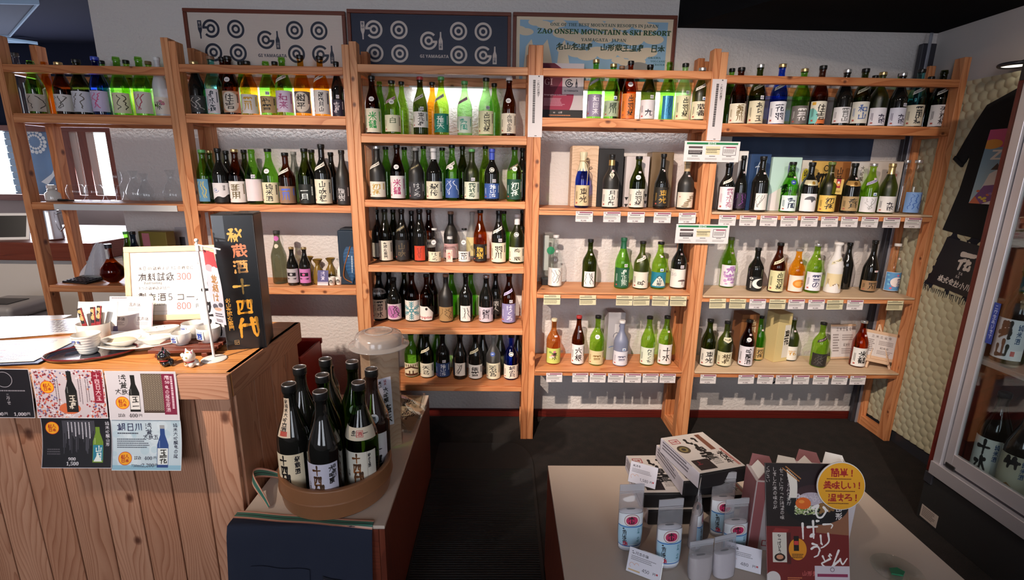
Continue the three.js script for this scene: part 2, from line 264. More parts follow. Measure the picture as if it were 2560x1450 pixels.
// a big canvas that hands out rectangles; prints share its material
class Atlas {
  constructor(W, H) { this.canvas = document.createElement('canvas'); this.canvas.width = W; this.canvas.height = H; this.c = this.canvas.getContext('2d'); this.W = W; this.H = H; this.x = this.y = this.rowH = 0; this.mats = {}; }
  draw(w, h, f) {
    if (this.x + w > this.W) { this.x = 0; this.y += this.rowH + 2; this.rowH = 0; }
    if (this.y + h > this.H) throw new Error('atlas full');
    const c = this.c, r = [this.x / this.W, 1 - (this.y + h) / this.H, w / this.W, h / this.H];
    c.save(); c.beginPath(); c.rect(this.x, this.y, w, h); c.clip(); c.translate(this.x, this.y); f(c, w, h); c.restore();
    this.x += w + 2; this.rowH = Math.max(this.rowH, h);
    return r;
  }
  texture() { if (!this.t) { this.t = new THREE.CanvasTexture(this.canvas); this.t.colorSpace = THREE.SRGBColorSpace; this.t.magFilter = this.t.minFilter = THREE.LinearFilter; this.t.generateMipmaps = false; } return this.t; }
  material(roughness = 0.6, more = {}) { return new THREE.MeshPhysicalMaterial({ map: this.texture(), roughness, side: THREE.DoubleSide, ...more }); }
}
function onto(g, r) { const u = g.attributes.uv; for (let i = 0; i < u.count; i++) u.setXY(i, r[0] + r[2] * clamp(u.getX(i), 0.004, 0.996), r[1] + r[3] * clamp(u.getY(i), 0.004, 0.996)); return g; }
const fillR = (c, col, x, y, w, h) => { c.fillStyle = col; c.fillRect(x, y, w, h); };
const disc = (c, col, x, y, r, ry = r) => { c.fillStyle = col; c.beginPath(); c.ellipse(x, y, r, ry, 0, 0, 7); c.fill(); };
const ring = (c, col, x, y, r, w, a = 0, b = 7) => { c.strokeStyle = col; c.lineWidth = w; c.lineCap = 'butt'; c.beginPath(); c.arc(x, y, r, a, b); c.stroke(); };
const poly = (c, col, pts) => { c.fillStyle = col; c.beginPath(); pts.forEach(([x, y], i) => (i ? c.lineTo(x, y) : c.moveTo(x, y))); c.fill(); };
// ---------- bottles ----------
const GLASS = {
  green: pane([0.42, 0.74, 0.2]), lime: pane([0.58, 0.8, 0.22]), jade: pane([0.6, 0.88, 0.5], 0.32), moss: pane([0.34, 0.42, 0.12], 0.36), olive: pane([0.2, 0.25, 0.07]), brown: pane([0.28, 0.1, 0.035]),
  amber: pane([0.86, 0.52, 0.1]), amber2: pane([0.66, 0.24, 0.04]), rust: pane([0.6, 0.17, 0.04]), orange: pane([0.98, 0.62, 0.12]), peach: pane([0.86, 0.5, 0.24]), blue: pane([0.1, 0.24, 0.86]), navy: pane([0.1, 0.18, 0.26]),
  teal: pane([0.42, 0.86, 0.84]), clear: pane([0.94, 0.96, 0.96]), smoke: pane([0.5, 0.52, 0.5], 0.4), smokeg: pane([0.42, 0.45, 0.36]), frost: pane([0.86, 0.88, 0.88], 0.5), milk: mat([0.74, 0.76, 0.8], 0.3, { transmission: 0.3 }),
  slate: mat([0.2, 0.22, 0.32], 0.4), black: mat([0.008, 0.008, 0.007], 0.07, { clearcoat: 0.5 }), matte: mat([0.022, 0.02, 0.018], 0.42), paper: mat([0.78, 0.75, 0.74], 0.8),
};
const CAP = {};
for (const [k, c, r, m] of [['black', [0.012, 0.012, 0.012], 0.3, 0], ['gold', [0.72, 0.52, 0.24], 0.3, 0.8], ['silver', [0.72, 0.72, 0.74], 0.3, 0.8], ['brown', [0.28, 0.15, 0.09], 0.5, 0], ['white', [0.76, 0.74, 0.74], 0.4, 0], ['red', [0.4, 0.04, 0.04], 0.4, 0], ['green', [0.12, 0.4, 0.12], 0.3, 0], ['dark', [0.05, 0.05, 0.05], 0.4, 0], ['blue', [0.06, 0.1, 0.55], 0.3, 0], ['grey', [0.3, 0.29, 0.29], 0.45, 0], ['cream', [0.72, 0.64, 0.44], 0.4, 0], ['olive', [0.2, 0.22, 0.1], 0.4, 0], ['clear', [0.7, 0.7, 0.7], 0.2, 0], ['smoke', [0.3, 0.3, 0.28], 0.4, 0], ['moss', [0.14, 0.2, 0.05], 0.4, 0], ['tan', [0.5, 0.36, 0.2], 0.6, 0], ['longgreen', [0.02, 0.12, 0.06], 0.35, 0]]) CAP[k] = mat(c, r, { metalness: m });
const labels = new Atlas(2048, 2048);
// outline of a bottle: radius as a share of the body's, at a height as a share of the whole
function outline(type) {
  const [s0, s1, rn] = { s: [0.5, 0.86, 0.37], w: [0.5, 0.79, 0.35], t: [0.4, 0.78, 0.34], m: [0.52, 0.74, 0.36], q: [0.6, 0.68, 0.3], p: [0.52, 0.86, 0.36] }[type] ?? [0.5, 0.86, 0.37];
  return (y) => {
    if (y < 0.025) return 0.9 + 0.1 * Math.sqrt(clamp(y / 0.025));
    const t = clamp((y - s0) / (s1 - s0)), e = t * t * (3 - 2 * t);
    const k = type === 'w' ? Math.pow(t, 1.15) : type === 's' ? 0.55 * e + 0.45 * Math.sin(t * Math.PI / 2) ** 1.6 : e;
    return 1 - (1 - rn) * clamp(type === 'w' ? k * k * (3 - 2 * k) : k);
  };
}
const wrap = (prof, R, H, a0, a1, y0, y1, off, nu, nv = 1) => sheet((u, v) => { const a = a0 + (a1 - a0) * u, y = y0(u) + (y1(u) - y0(u)) * v, r = prof(y) * R + off; return [r * Math.sin(a), y * H, r * Math.cos(a)]; }, nu, nv);
function dot(prof, R, H, a, y, rx, ry, off) {
  const g = new THREE.CircleGeometry(1, 18), p = g.attributes.position;
  for (let i = 0; i < p.count; i++) { const yy = y + p.getY(i) * ry / H, r = prof(yy) * R + off, an = a + p.getX(i) * rx / r; p.setXYZ(i, r * Math.sin(an), yy * H, r * Math.cos(an)); }
  g.computeVertexNormals();
  return g;
}
// small stickers shared by many bottles
const stick = {};
const sashInk = { sashw: ['#e6e0d6', '#5a524a'], sashp: ['#c9a0b0', '#7a4a5a'], sashc: ['#ddd4b4', '#4a4030'], sashg: ['#9a98a0', '#e8e4ea'], sashd: ['#4a463c', '#d8c890'], sashl: ['#b4a8cc', '#55507a'], sashk: ['#2a2024', '#c9a8b0'] };
for (const [k, [bg, ink]] of Object.entries(sashInk)) stick[k] = labels.draw(128, 44, (c, w, h) => { fillR(c, bg, 0, 0, w, h); for (let i = 0; i < 5; i++) sign(c, '純米吟醸酒'[i], 14 + i * 21, 12, 18, ink, 0.12); });
stick.g = labels.draw(44, 52, (c) => { fillR(c, '#dcd8dc', 0, 0, 44, 52); ring(c, '#3a3a66', 19, 26, 11, 5, 0.5, 5.6); disc(c, '#3a3a66', 19, 26, 4); fillR(c, '#3a3a66', 33, 16, 5, 22); });
stick.s = labels.draw(48, 52, (c) => { fillR(c, '#dfe6ee', 0, 0, 48, 52); poly(c, '#3a6ab0', [[6, 36], [22, 12], [42, 36]]); fillR(c, '#7aa0cc', 6, 38, 36, 6); });
stick.o = labels.draw(52, 44, (c) => { disc(c, '#e2dedd', 26, 22, 26, 22); row(c, '純米', 12, 16, 13, '#6a6a7a', 0.13); });
stick.ob = labels.draw(52, 44, (c) => { disc(c, '#2a4a9a', 26, 22, 26, 22); row(c, '清水', 12, 15, 13, '#e2e4ee', 0.13); });
stick.r = labels.draw(48, 48, (c) => { disc(c, '#e6e2da', 24, 24, 24); ring(c, '#2a2a2e', 24, 24, 15, 6, 0.6, 6.2); });
stick.dia = labels.draw(72, 72, (c) => { fillR(c, '#e4dcc8', 0, 0, 72, 72); column(c, '天吉', 22, 14, 24, '#2a2620', 0.12, 0.5); });
stick.p = labels.draw(48, 24, (c) => { fillR(c, '#ece6e6', 0, 0, 48, 24); fillR(c, '#c86a78', 4, 4, 40, 4); latin(c, '1,800', 24, 16, 10, '#b04a5a', 'sans-serif', 'center'); });
stick.band = labels.draw(128, 40, (c, w, h) => { fillR(c, '#b9b6b4', 0, 0, w, h); row(c, '純米吟醸', 22, 10, 20, '#4a4644', 0.12); });
stick.bandc = labels.draw(128, 40, (c, w, h) => { fillR(c, '#e2d8b4', 0, 0, w, h); disc(c, '#b98f3c', w / 2, h / 2, 12); });
stick.bandg = labels.draw(128, 40, (c, w, h) => { fillR(c, '#c49a5a', 0, 0, w, h); disc(c, '#7a5428', w / 2, h / 2, 13); });
stick.tag = labels.draw(80, 120, (c, w, h) => { fillR(c, '#d8b868', 0, 0, w, h); fillR(c, '#a02a3c', 22, 0, 36, 70); disc(c, '#e8a050', 40, 42, 15); disc(c, '#e8e0d8', 40, 28, 10); small(c, 14, 92, 52, 16, 2, '#6a4a20'); });
stick.edge = labels.draw(8, 8, (c) => fillR(c, '#d8d2cc', 0, 0, 8, 8));
const INK = /^([^#;]*)(#\w+)?$/;
function drawLabel(c, w, h, bg, head, ex) {
  fillR(c, bg, 0, 0, w, h);
  const m = INK.exec(head) ?? [0, '', ''], text = m[1], ink = m[2] || '#2a2622', nar = ex.includes('n') || ex.includes('n2');
  if (text === 'flower') { for (let i = 0; i < 9; i++) disc(c, ['#c87a8a', '#7a9a4a', '#d8d0b8', '#3a2a20'][i % 4], w * rr(0.25, 0.75), h * rr(0.15, 0.6), w * rr(0.05, 0.11)); column(c, '花水', w * 0.38, h * 0.3, w * 0.26, '#3a3028', 0.11, 0.6); return; }
  if (text === 'wave') { c.fillStyle = '#121110'; c.beginPath(); c.moveTo(0, h); c.lineTo(0, h * 0.9); c.bezierCurveTo(w * 0.3, h * 0.9, w * 0.4, h * 0.6, w * 0.62, h * 0.72); c.bezierCurveTo(w * 0.8, h * 0.82, w * 0.85, h * 0.55, w, h * 0.6); c.lineTo(w, h); c.fill(); ring(c, '#7a86b0', w * 0.42, h * 0.38, w * 0.12, 3, 0, 5); disc(c, '#8a96c0', w * 0.42, h * 0.38, w * 0.05); column(c, '純米酒', w * 0.72, h * 0.12, w * 0.1, '#3a3636', 0.12); return; }
  if (text === 'snow') { c.translate(w / 2, h / 2); c.strokeStyle = '#3a8a96'; c.lineCap = 'round'; for (let k = 0; k < 6; k++) { c.rotate(Math.PI / 3); c.lineWidth = 5; c.beginPath(); c.moveTo(0, 6); c.lineTo(0, h * 0.45); for (const t of [0.16, 0.25, 0.34]) { c.moveTo(0, h * t); c.lineTo(-h * 0.09, h * (t + 0.09)); c.moveTo(0, h * t); c.lineTo(h * 0.09, h * (t + 0.09)); } c.stroke(); } ring(c, '#3a8a96', 0, 0, 12, 5); return; }
  if (text === 'eppin') { poly(c, '#151110', [[w * 0.55, 0], [w, 0], [w, h], [w * 0.8, h], [w * 0.9, h * 0.5]]); disc(c, '#1a1614', w * 0.5, h * 0.18, 8, 14); latin(c, 'eppin', w * 0.42, h * 0.78, h * 0.22, '#a82030', 'serif', 'center'); return; }
  if (text === 'gate') { poly(c, '#4a2a1a', [[8, 70], [64, 30], [120, 70], [120, 84], [64, 48], [8, 84]]); for (let i = 0; i < 7; i++) fillR(c, '#4a2a1a', 14 + i * 15, 12, 6, 30); fillR(c, '#5a3420', 14, 118, 100, 26); fillR(c, '#4a2a1a', 48, 84, 8, 34); fillR(c, '#4a2a1a', 72, 84, 8, 34); return; }
  if (text === 'paint') { for (let i = 0; i < 26; i++) disc(c, ['#8a7a58', '#6a6048', '#b4a684', '#c0a8a0'][i % 4], w * (0.35 + 0.12 * rnd() + i * 0.012), h * (0.95 - i * 0.028), w * 0.14 * (1 - i / 40), h * 0.03); column(c, '十四代', w * 0.76, h * 0.12, w * 0.13, '#5a5244', 0.1, 0.5); disc(c, '#c88a80', w * 0.16, h * 0.3, 6); return; }
  if (text === 'yama') { poly(c, '#d8dcd2', [[w * 0.12, h * 0.9], [w * 0.36, h * 0.4], [w * 0.5, h * 0.25], [w * 0.64, h * 0.4], [w * 0.88, h * 0.9]]); ring(c, '#14303c', w * 0.5, h * 0.32, w * 0.1, 4); column(c, '山形', w * 0.38, h * 0.45, w * 0.25, '#14303c', 0.12, 0.6); return; }
  if (text === '36') { latin(c, '36', w * 0.2, h * 0.3, h * 0.24, '#b9aeb4', 'serif', 'center', ''); c.fillStyle = '#6a5a5a'; c.beginPath(); c.ellipse(w * 0.66, h * 0.66, w * 0.22, h * 0.1, 0, Math.PI, 0); c.fill(); fillR(c, '#8a7a76', w * 0.64, h * 0.66, 5, h * 0.18); return; }
  if (text === 'horse') { c.fillStyle = '#5a5a60'; c.beginPath(); c.moveTo(w * 0.18, h * 0.34); c.bezierCurveTo(w * 0.3, h * 0.05, w * 0.7, h * 0.1, w * 0.74, h * 0.4); c.lineTo(w * 0.62, h * 0.36); c.lineTo(w * 0.5, h * 0.5); c.lineTo(w * 0.44, h * 0.34); c.fill(); poly(c, '#9aa0d8', [[w * 0.75, h], [w, h * 0.55], [w, h]]); fillR(c, '#e0a84a', w * 0.86, h * 0.1, w * 0.1, h * 0.4); return; }
  if (text === 'lilac') { for (let i = 0; i < 16; i++) disc(c, i % 3 ? '#b48ac0' : '#c8a2cc', w * rr(0.1, 0.9), h * rr(0.1, 0.95), w * rr(0.06, 0.14), h * rr(0.03, 0.08)); column(c, '大吉', w * 0.3, h * 0.08, w * 0.36, '#a878b8', 0.16, 0.6); return; }
  if (text === 'sun') { disc(c, '#e08a2a', w * 0.52, h * 0.5, w * 0.3); disc(c, '#e8a850', w * 0.5, h * 0.5, w * 0.18); column(c, '梅酒'.replace('梅', '花'), w * 0.6, h * 0.25, w * 0.2, '#8a4a18', 0.1, 0.6); return; }
  if (text === 'splash') { for (let i = 0; i < 14; i++) disc(c, ['#d86a8a', '#3a6ac0', '#7ac0e0'][i % 3], w * rr(0.08, 0.92), h * rr(0.06, 0.94), 8); disc(c, '#f0e6e6', w * 0.55, h * 0.52, w * 0.3, h * 0.26); column(c, '雪酒', w * 0.55, h * 0.36, w * 0.24, '#4a5a8a', 0.1, 0.6); c.strokeStyle = '#e8e6f0'; c.lineWidth = 6; c.strokeRect(0, 0, w, h); return; }
  if (text === '℃') { disc(c, '#eceae6', w * 0.62, h * 0.5, w * 0.34, h * 0.36); disc(c, bg, w * 0.74, h * 0.46, w * 0.26, h * 0.28); ring(c, '#eceae6', w * 0.22, h * 0.14, w * 0.07, 5); for (let i = 0; i < 6; i++) fillR(c, '#cfcdc8', w * 0.18, h * (0.34 + i * 0.09), w * 0.08, h * 0.05); return; }
  if (ex.includes('duo')) { fillR(c, '#e2dccb', 0, 0, w, h); fillR(c, '#d8743a', 0, h * 0.78, w, h * 0.22); disc(c, '#7ac4bc', w * 0.1, h * 0.72, w * 0.28, h * 0.4); fillR(c, '#e0a83a', w * 0.08, h * 0.04, w * 0.16, h * 0.13); }
  if (ex.includes('oval')) disc(c, '#e0d4c4', w * 0.52, h * 0.5, w * 0.4, h * 0.46);
  if (ex.includes('pink')) disc(c, '#c078b4', w * 0.48, h * 0.5, w * 0.36, h * 0.42);
  if (text === '~') { for (let i = 0; i < 3; i++) { c.strokeStyle = ink; c.lineWidth = 3 + i; c.lineCap = 'round'; c.beginPath(); let x = w * (0.28 + i * 0.2), y = h * 0.12; c.moveTo(x, y); for (let k = 0; k < 7; k++) { x += rr(-1, 1) * w * 0.12; y += h * 0.1; c.quadraticCurveTo(x + rr(-9, 9), y - 6, x, y); } c.stroke(); } }
  else if (text) {
    const n = [...text].length, s = Math.min(h * 0.84 / n / 1.02, w * (nar ? 0.46 : 0.4));
    column(c, text, w * (nar ? 0.46 : 0.5) - s / 2 + (n < 3 ? 0 : w * 0.04), h * 0.5 - n * s * 0.51, s, ink, 0.095, 0.75, 1.02);
    small(c, w * 0.84, h * 0.12, w * 0.08, h * 0.5, 1, ink, true, 0.8);
    small(c, w * 0.1, h * 0.3, w * 0.1, h * 0.45, 2, ink, true, 0.4);
    fillR(c, '#b4544a', w * 0.1, h * 0.82, w * 0.09, w * 0.09);
  }
}
let labelM, labelShine;
function bottle(type, R, H, glass, cap, spec, label, group, name = 'sake_bottle') {
  const g = thing(name, label, 'bottle', [0, 0, 0], 0, group), prof = outline(type), gm = GLASS[glass];
  const long = cap.startsWith('long'), open = cap === 'none', top = open ? 0.995 : cap === 'black' && type === 'x' ? 0.95 : 0.955;
  const pts = [[0.0001, 0.012 * H], [R * 0.5, 0.006 * H], [R * 0.8, 0]];
  if (type === 'q') {
    const body = rbox(R * 1.9, H * 0.6, R * 1.9, R * 0.3, 0, H * 0.3, 0, 3), neck = lathe([[R * 0.85, H * 0.58], [R * 0.7, H * 0.64], [R * 0.33, H * 0.7], [R * 0.3, H * 0.94], [R * 0.36, H * 0.95], [R * 0.36, H]], 24);
    part('body', body, gm, g); part('neck', neck, gm, g);
  } else {
    const ys = [0.004, 0.025, 0.12, 0.3, 0.46]; for (let y = 0.5; y < 0.87; y += 0.03) ys.push(y); ys.push(0.9, 0.925);
    for (const y of ys) pts.push([prof(y) * R, y * H]);
    const n = prof(0.93) * R; pts.push([n * 1.14, H * 0.932], [n * 1.14, H * 0.95], [n, top * H], [n * 0.8, top * H]);
    if (glass === 'paper') for (const p of pts) p[0] *= 1 + 0.05 * Math.sin(p[1] * 260);
    const bg = lathe(pts, 32);
    if (glass === 'paper') { const p = bg.attributes.position; for (let i = 0; i < p.count; i++) { const k = 1 + 0.05 * noise.noise(p.getX(i) * 60, p.getY(i) * 40, p.getZ(i) * 60 + 3); p.setX(i, p.getX(i) * k); p.setZ(i, p.getZ(i) * k); } bg.computeVertexNormals(); }
    part(glass === 'paper' ? 'paper_wrapping' : 'body', bg, gm, g);
  }
  const nr = prof(0.94) * R, key = cap.replace(/^long|band$|cap$|long$/g, '');
  if (type === 'q') part('cap', new THREE.CylinderGeometry(R * 0.4, R * 0.4, H * 0.1, 20).translate(0, H * 0.96, 0), CAP.clear, g);
  else if (long || cap === 'tanlong') {
    const q = [0.79, 0.82, 0.86, 0.9, 0.93].map((y) => [prof(y) * R + 0.0006, y * H]); q.push([nr * 1.16, 0.935 * H], [nr * 1.16, 0.995 * H], [nr * 1.05, H], [0.0001, H]);
    part('neck_foil', lathe(q, 24), CAP[cap === 'longgreen' ? 'longgreen' : key] ?? CAP.black, g);
  } else if (cap === 'wrap') {
    const q = [[R * 0.74, 0.66 * H], [R * 0.56, 0.74 * H], [nr * 1.2, 0.82 * H], [nr * 1.15, 0.9 * H], [nr * 1.3, 0.95 * H], [nr * 1.25, H], [0.0001, H]], cl = lathe(q, 36), p = cl.attributes.position;
    for (let i = 0; i < p.count; i++) { const a = Math.atan2(p.getX(i), p.getZ(i)), k = 1 + 0.07 * Math.sin(a * 9); p.setX(i, p.getX(i) * k); p.setZ(i, p.getZ(i) * k); }
    cl.computeVertexNormals(); part('cloth_wrap', cl, CAP.cream, g);
    part('cord', [tube([[nr * 1.3, 0.84 * H, 0], [0, 0.84 * H, nr * 1.45], [-nr * 1.3, 0.84 * H, 0], [0, 0.84 * H, -nr * 1.4]], 0.0022, 30, 6, true), tube([[0, 0.84 * H, nr * 1.5], [R * 0.5, 0.78 * H, R * 0.7], [R * 0.45, 0.62 * H, R * 1.02], [R * 0.4, 0.42 * H, R * 1.05]], 0.002, 20, 6), tube([[0, 0.84 * H, nr * 1.5], [R * 0.4, 0.9 * H, R * 0.6], [R * 0.7, 0.86 * H, R * 0.4], [0, 0.84 * H, nr * 1.5]], 0.002, 20, 6)], CAP.tan, g);
  } else if (!open && glass !== 'paper') {
    const m = CAP[cap === 'goldband' ? 'black' : cap === 'redcap' ? 'red' : key] ?? CAP.black, q = [[nr * 1.02, 0.945 * H], [nr * 1.2, 0.947 * H], [nr * 1.2, 0.992 * H], [nr * 1.12, H], [0.0001, H]];
    part('cap', lathe(q, 20), m, g);
    if (cap === 'goldband') part('neck_band', lathe([[prof(0.8) * R + 0.0008, 0.8 * H], [prof(0.9) * R + 0.0008, 0.9 * H]], 20), M.gold, g);
  } else if (glass === 'paper') part('wrapped_top', lathe([[nr * 1.1, 0.93 * H], [nr * 1.6, 0.955 * H], [nr * 1.5, 0.99 * H], [0.0001, H]], 14), gm, g);
  if (!spec) return g;
  const [bg, y0, y1, rest] = (([a, b, c, ...d]) => [a, +b, +c, d.join(' ')])(spec.split(' ')), [head, ...ex] = rest.split(';');
  const nar = ex.includes('n'), wide = nar ? 0.78 : 1.36, r = labels.draw(nar ? 92 : 128, 150, (c, w, h) => drawLabel(c, w, h, bg, head, ex));
  if (type === 'q') part('front_label', onto(sheet((u, v) => [(u - 0.5) * R * 0.9, H * (y0 + (y1 - y0) * v), R * 0.95 + 0.0008], 1, 1), r), labelM, g);
  else part('front_label', onto(wrap(prof, R, H, -wide, wide, () => y0, () => Math.min(y1, 0.515), 0.0006, 20, 1), r), ex.includes('n') && bg === '#3a86b0' ? labelShine : labelM, g);
  const fix = (n, geo, k) => part(n, onto(geo, stick[k]), k.startsWith('band') ? labelShine : labelM, g);
  let up = 0.66;
  for (const e of ex) {
    if (sashInk[e]) { fix('shoulder_label', wrap(prof, R, H, -0.95, 0.7, (u) => 0.56 + 0.1 * u, (u) => 0.62 + 0.1 * u, 0.001, 14, 4), e); }
    else if (e === 'g' || e === 's') { const y = Math.min(y1, 0.515) + 0.02; fix('sticker', wrap(prof, R, H, 0.02, 0.5, () => y, () => y + 0.062, 0.0014, 6, 3), e); }
    else if (e === 'o' || e === 'ob' || e === 'r') { fix('round_sticker', dot(prof, R, H, -0.05, up - 0.06, 0.0135, 0.012, 0.0016), e); up += 0.09; }
    else if (e === 'dia') fix('diamond_sticker', wrap(prof, R, H, -0.4, 0.4, (u) => 0.63 - 0.075 * (1 - Math.abs(2 * u - 1)), (u) => 0.63 + 0.075 * (1 - Math.abs(2 * u - 1)) + 0.0001, 0.001, 12, 4), 'dia');
    else if (e === 'dia2') fix('shoulder_label', wrap(prof, R, H, -0.7, 0.7, (u) => 0.6 - 0.05 * (1 - Math.abs(2 * u - 1)), () => 0.66, 0.001, 12, 4), 'sashc');
    else if (e === 'p' || e === 'p0' || e === 'p2') { const y = e === 'p' ? 0.68 : e === 'p2' ? 0.4 : 0.62; fix('price_sticker', wrap(prof, R, H, -0.02, 0.48, () => y, () => y + 0.035, 0.0014, 6, 3), 'p'); }
    else if (e === 'band') fix('shoulder_band', wrap(prof, R, H, -1.4, 1.4, () => 0.565, (u) => 0.62 + 0.07 * Math.sin(u * Math.PI), 0.001, 16, 5), 'band');
    else if (e === 'band2' || e === 'bandg') fix('shoulder_band', wrap(prof, R, H, -1.2, 1.2, (u) => 0.57 - 0.03 * Math.sin(u * Math.PI), () => 0.65, 0.001, 16, 4), e === 'band2' ? 'bandc' : 'bandg');
    else if (e === 'tag') { part('hanging_tag', onto(box(0.05, 0.078, 0.0015, 0.018, H * 0.52, R * 1.04), stick.tag), labelM, g, null, [-0.06, 0.1, -0.06]); part('tag_string', tube([[nr, H * 0.8, 0], [0.005, H * 0.79, nr * 1.3], [-nr, H * 0.8, 0], [0, H * 0.8, -nr * 1.2]], 0.0012, 20, 5, true), CAP.cream, g); }
  }
  return g;
}
labelM = labels.material(0.55); labelShine = labels.material(0.25, { metalness: 0.35 });
function lineUp(list) {
  for (const [shelf, y, text] of list) for (const l of text.trim().split('\n')) {
    const [dims, spec, label] = l.split('|'), [x, z, H, r, type, glass, cap] = dims.trim().split(' ');
    const g = bottle(type, Math.min(+r, type === 'w' ? 0.0418 : 0.0402), +H, glass, cap, spec, label.trim(), 'sake bottles on ' + shelf.replace(',', "'s").replace(/^/, 'the '));
    g.position.set(+x, y + 0.0005, +z); g.rotation.y = 0.18 * Math.atan2(-x, 2.6 - z) + rr(-0.1, 0.1);
  }
}
// ---------- the room ----------
function metric(g, sx = 1, sy = 1) {  // uv in metres by the face's direction
  const p = g.attributes.position, n = g.attributes.normal, u = g.attributes.uv;
  for (let i = 0; i < p.count; i++) {
    const a = [Math.abs(n.getX(i)), Math.abs(n.getY(i)), Math.abs(n.getZ(i))], k = a.indexOf(Math.max(...a));
    const [x, y] = k === 0 ? [p.getZ(i), p.getY(i)] : k === 1 ? [p.getX(i), p.getZ(i)] : [p.getX(i), p.getY(i)];
    u.setXY(i, x * sx, y * sy);
  }
  return g;
}
const span = (x0, x1, y0, y1, z0, z1) => metric(box(x1 - x0, y1 - y0, z1 - z0, (x0 + x1) / 2, (y0 + y1) / 2, (z0 + z1) / 2));
const WZ = -0.28;
struct('floor', span(-6.2, 2.7, -0.1, 0, -3.2, 5.4), M.carpet);
struct('wall_back', [span(-2.16, 2.45, 0, 2.95, WZ - 0.14, WZ)], M.stucco);
struct('wall_right', [span(2.315, 2.5, 0, 2.95, WZ - 0.14, 5.2)], M.plaster);
struct('wall_left', span(-6.2, -6, 0, 2.95, -3, 5.2), M.plaster);
struct('ceiling', [span(-2.2, 2.5, 2.9, 3.05, WZ - 0.14, 5.2)], M.blackCeiling);
struct('ceiling_001', [span(-6.2, -2.2, 2.62, 3.05, -3, 5.2), span(-2.2, -2.16, 2.62, 2.95, -3, WZ - 0.14), span(-2.2, -2.14, 2.62, 2.95, 0.8, 5.2)], M.navyCeiling);
struct('trim_2', span(2.297, 2.314, 2.0, 2.9, 0.25, 5.1), M.blackCeiling);
struct('trim_1', extrude([[0.91, -0.279], [2.32, -0.279], [2.32, 0.72], [1.75, 0.62], [1.2, 0.2]].map(([x, z]) => [x, -z]), 0.62).rotateX(-Math.PI / 2).translate(0, 2.262, 0), M.blackCeiling);
// the far wall of the room beyond, with a window in it
const FZ = -2.5, WY0 = 1.17, WY1 = 1.86;
struct('wall_far', [span(-6.2, -2, 0, 0.78, FZ - 0.2, FZ), span(-6.2, -2, 0.78, WY0, FZ - 0.2, FZ), span(-3.55, -2, WY0, WY1, FZ - 0.2, FZ)], mat([0.3, 0.24, 0.22], 0.7));
struct('wall_far_upper', span(-6.2, -2, WY1, 2.95, FZ - 0.2, FZ), M.navyCeiling);
struct('wall_inner', span(-2.16, -2.0, 0, 2.95, FZ, WZ - 0.14), M.plaster);
{
  const f = struct('window_1', [timber(0.13, WY1 - WY0, 0.1, 'y').translate(-4.3, (WY0 + WY1) / 2, FZ - 0.03), timber(0.08, WY1 - WY0, 0.1, 'y').translate(-4.115, (WY0 + WY1) / 2, FZ - 0.03), timber(0.09, WY1 - WY0, 0.1, 'y').translate(-3.84, (WY0 + WY1) / 2, FZ - 0.03), timber(2.5, 0.06, 0.12, 'x').translate(-4.8, WY0 + 0.02, FZ - 0.03), timber(2.5, 0.05, 0.12, 'x').translate(-4.8, WY1 - 0.01, FZ - 0.03), timber(0.05, WY1 - WY0, 0.1, 'y').translate(-3.57, (WY0 + WY1) / 2, FZ - 0.03)], darkWood);
  for (const [a, b] of [[-6, -4.37], [-4.235, -4.155], [-4.075, -3.885], [-3.795, -3.6]]) part('pane', box(b - a, WY1 - WY0 - 0.06, 0.004, (a + b) / 2, (WY0 + WY1) / 2, FZ - 0.06), M.clear, f);
}
// the window behind the viewer
struct('wall_front', [span(-6.2, 2.5, 0, 0.7, 5, 5.2), span(-6.2, 2.5, 2.5, 2.95, 5, 5.2), span(-6.2, -2.3, 0.7, 2.5, 5, 5.2), span(-0.9, 0.1, 0.7, 2.5, 5, 5.2), span(1.5, 2.5, 0.7, 2.5, 5, 5.2)], M.plaster);
{
  for (const [k, x] of [[2, -1.6], [3, 0.8]]) {
    const f = struct('window_' + k, [box(0.06, 1.8, 0.08, x - 0.67, 1.6, 5.1), box(0.06, 1.8, 0.08, x + 0.67, 1.6, 5.1), box(1.4, 0.06, 0.08, x, 0.73, 5.1), box(1.4, 0.06, 0.08, x, 2.47, 5.1)], M.darkSteel);
    part('pane', box(1.28, 1.68, 0.005, x, 1.6, 5.1), M.clear, f);
  }
}
function daylight(x, y, z, w, h, aim, nits) {
  const l = new THREE.RectAreaLight(new THREE.Color().setRGB(0.88, 0.87, 1), nits, w, h);
  l.position.set(x, y, z); l.lookAt(...aim); l.name = 'window_daylight'; scene.add(l);
}
daylight(-1.6, 1.6, 4.98, 1.28, 1.66, [-1.6, 1.6, 0], 5.0); daylight(0.8, 1.6, 4.98, 1.28, 1.66, [0.8, 1.6, 0], 2.6);
daylight(-4.75, 1.52, FZ + 0.02, 2.3, 0.62, [-4.75, 1.4, 0], 26);
struct('baseboard_back', timber(4.5, 0.052, 0.012, 'x').translate(0.06, 0.026, WZ + 0.006), redWood);
struct('baseboard_right', span(2.296, 2.314, 0, 0.075, WZ, 4.9), M.darkSteel);
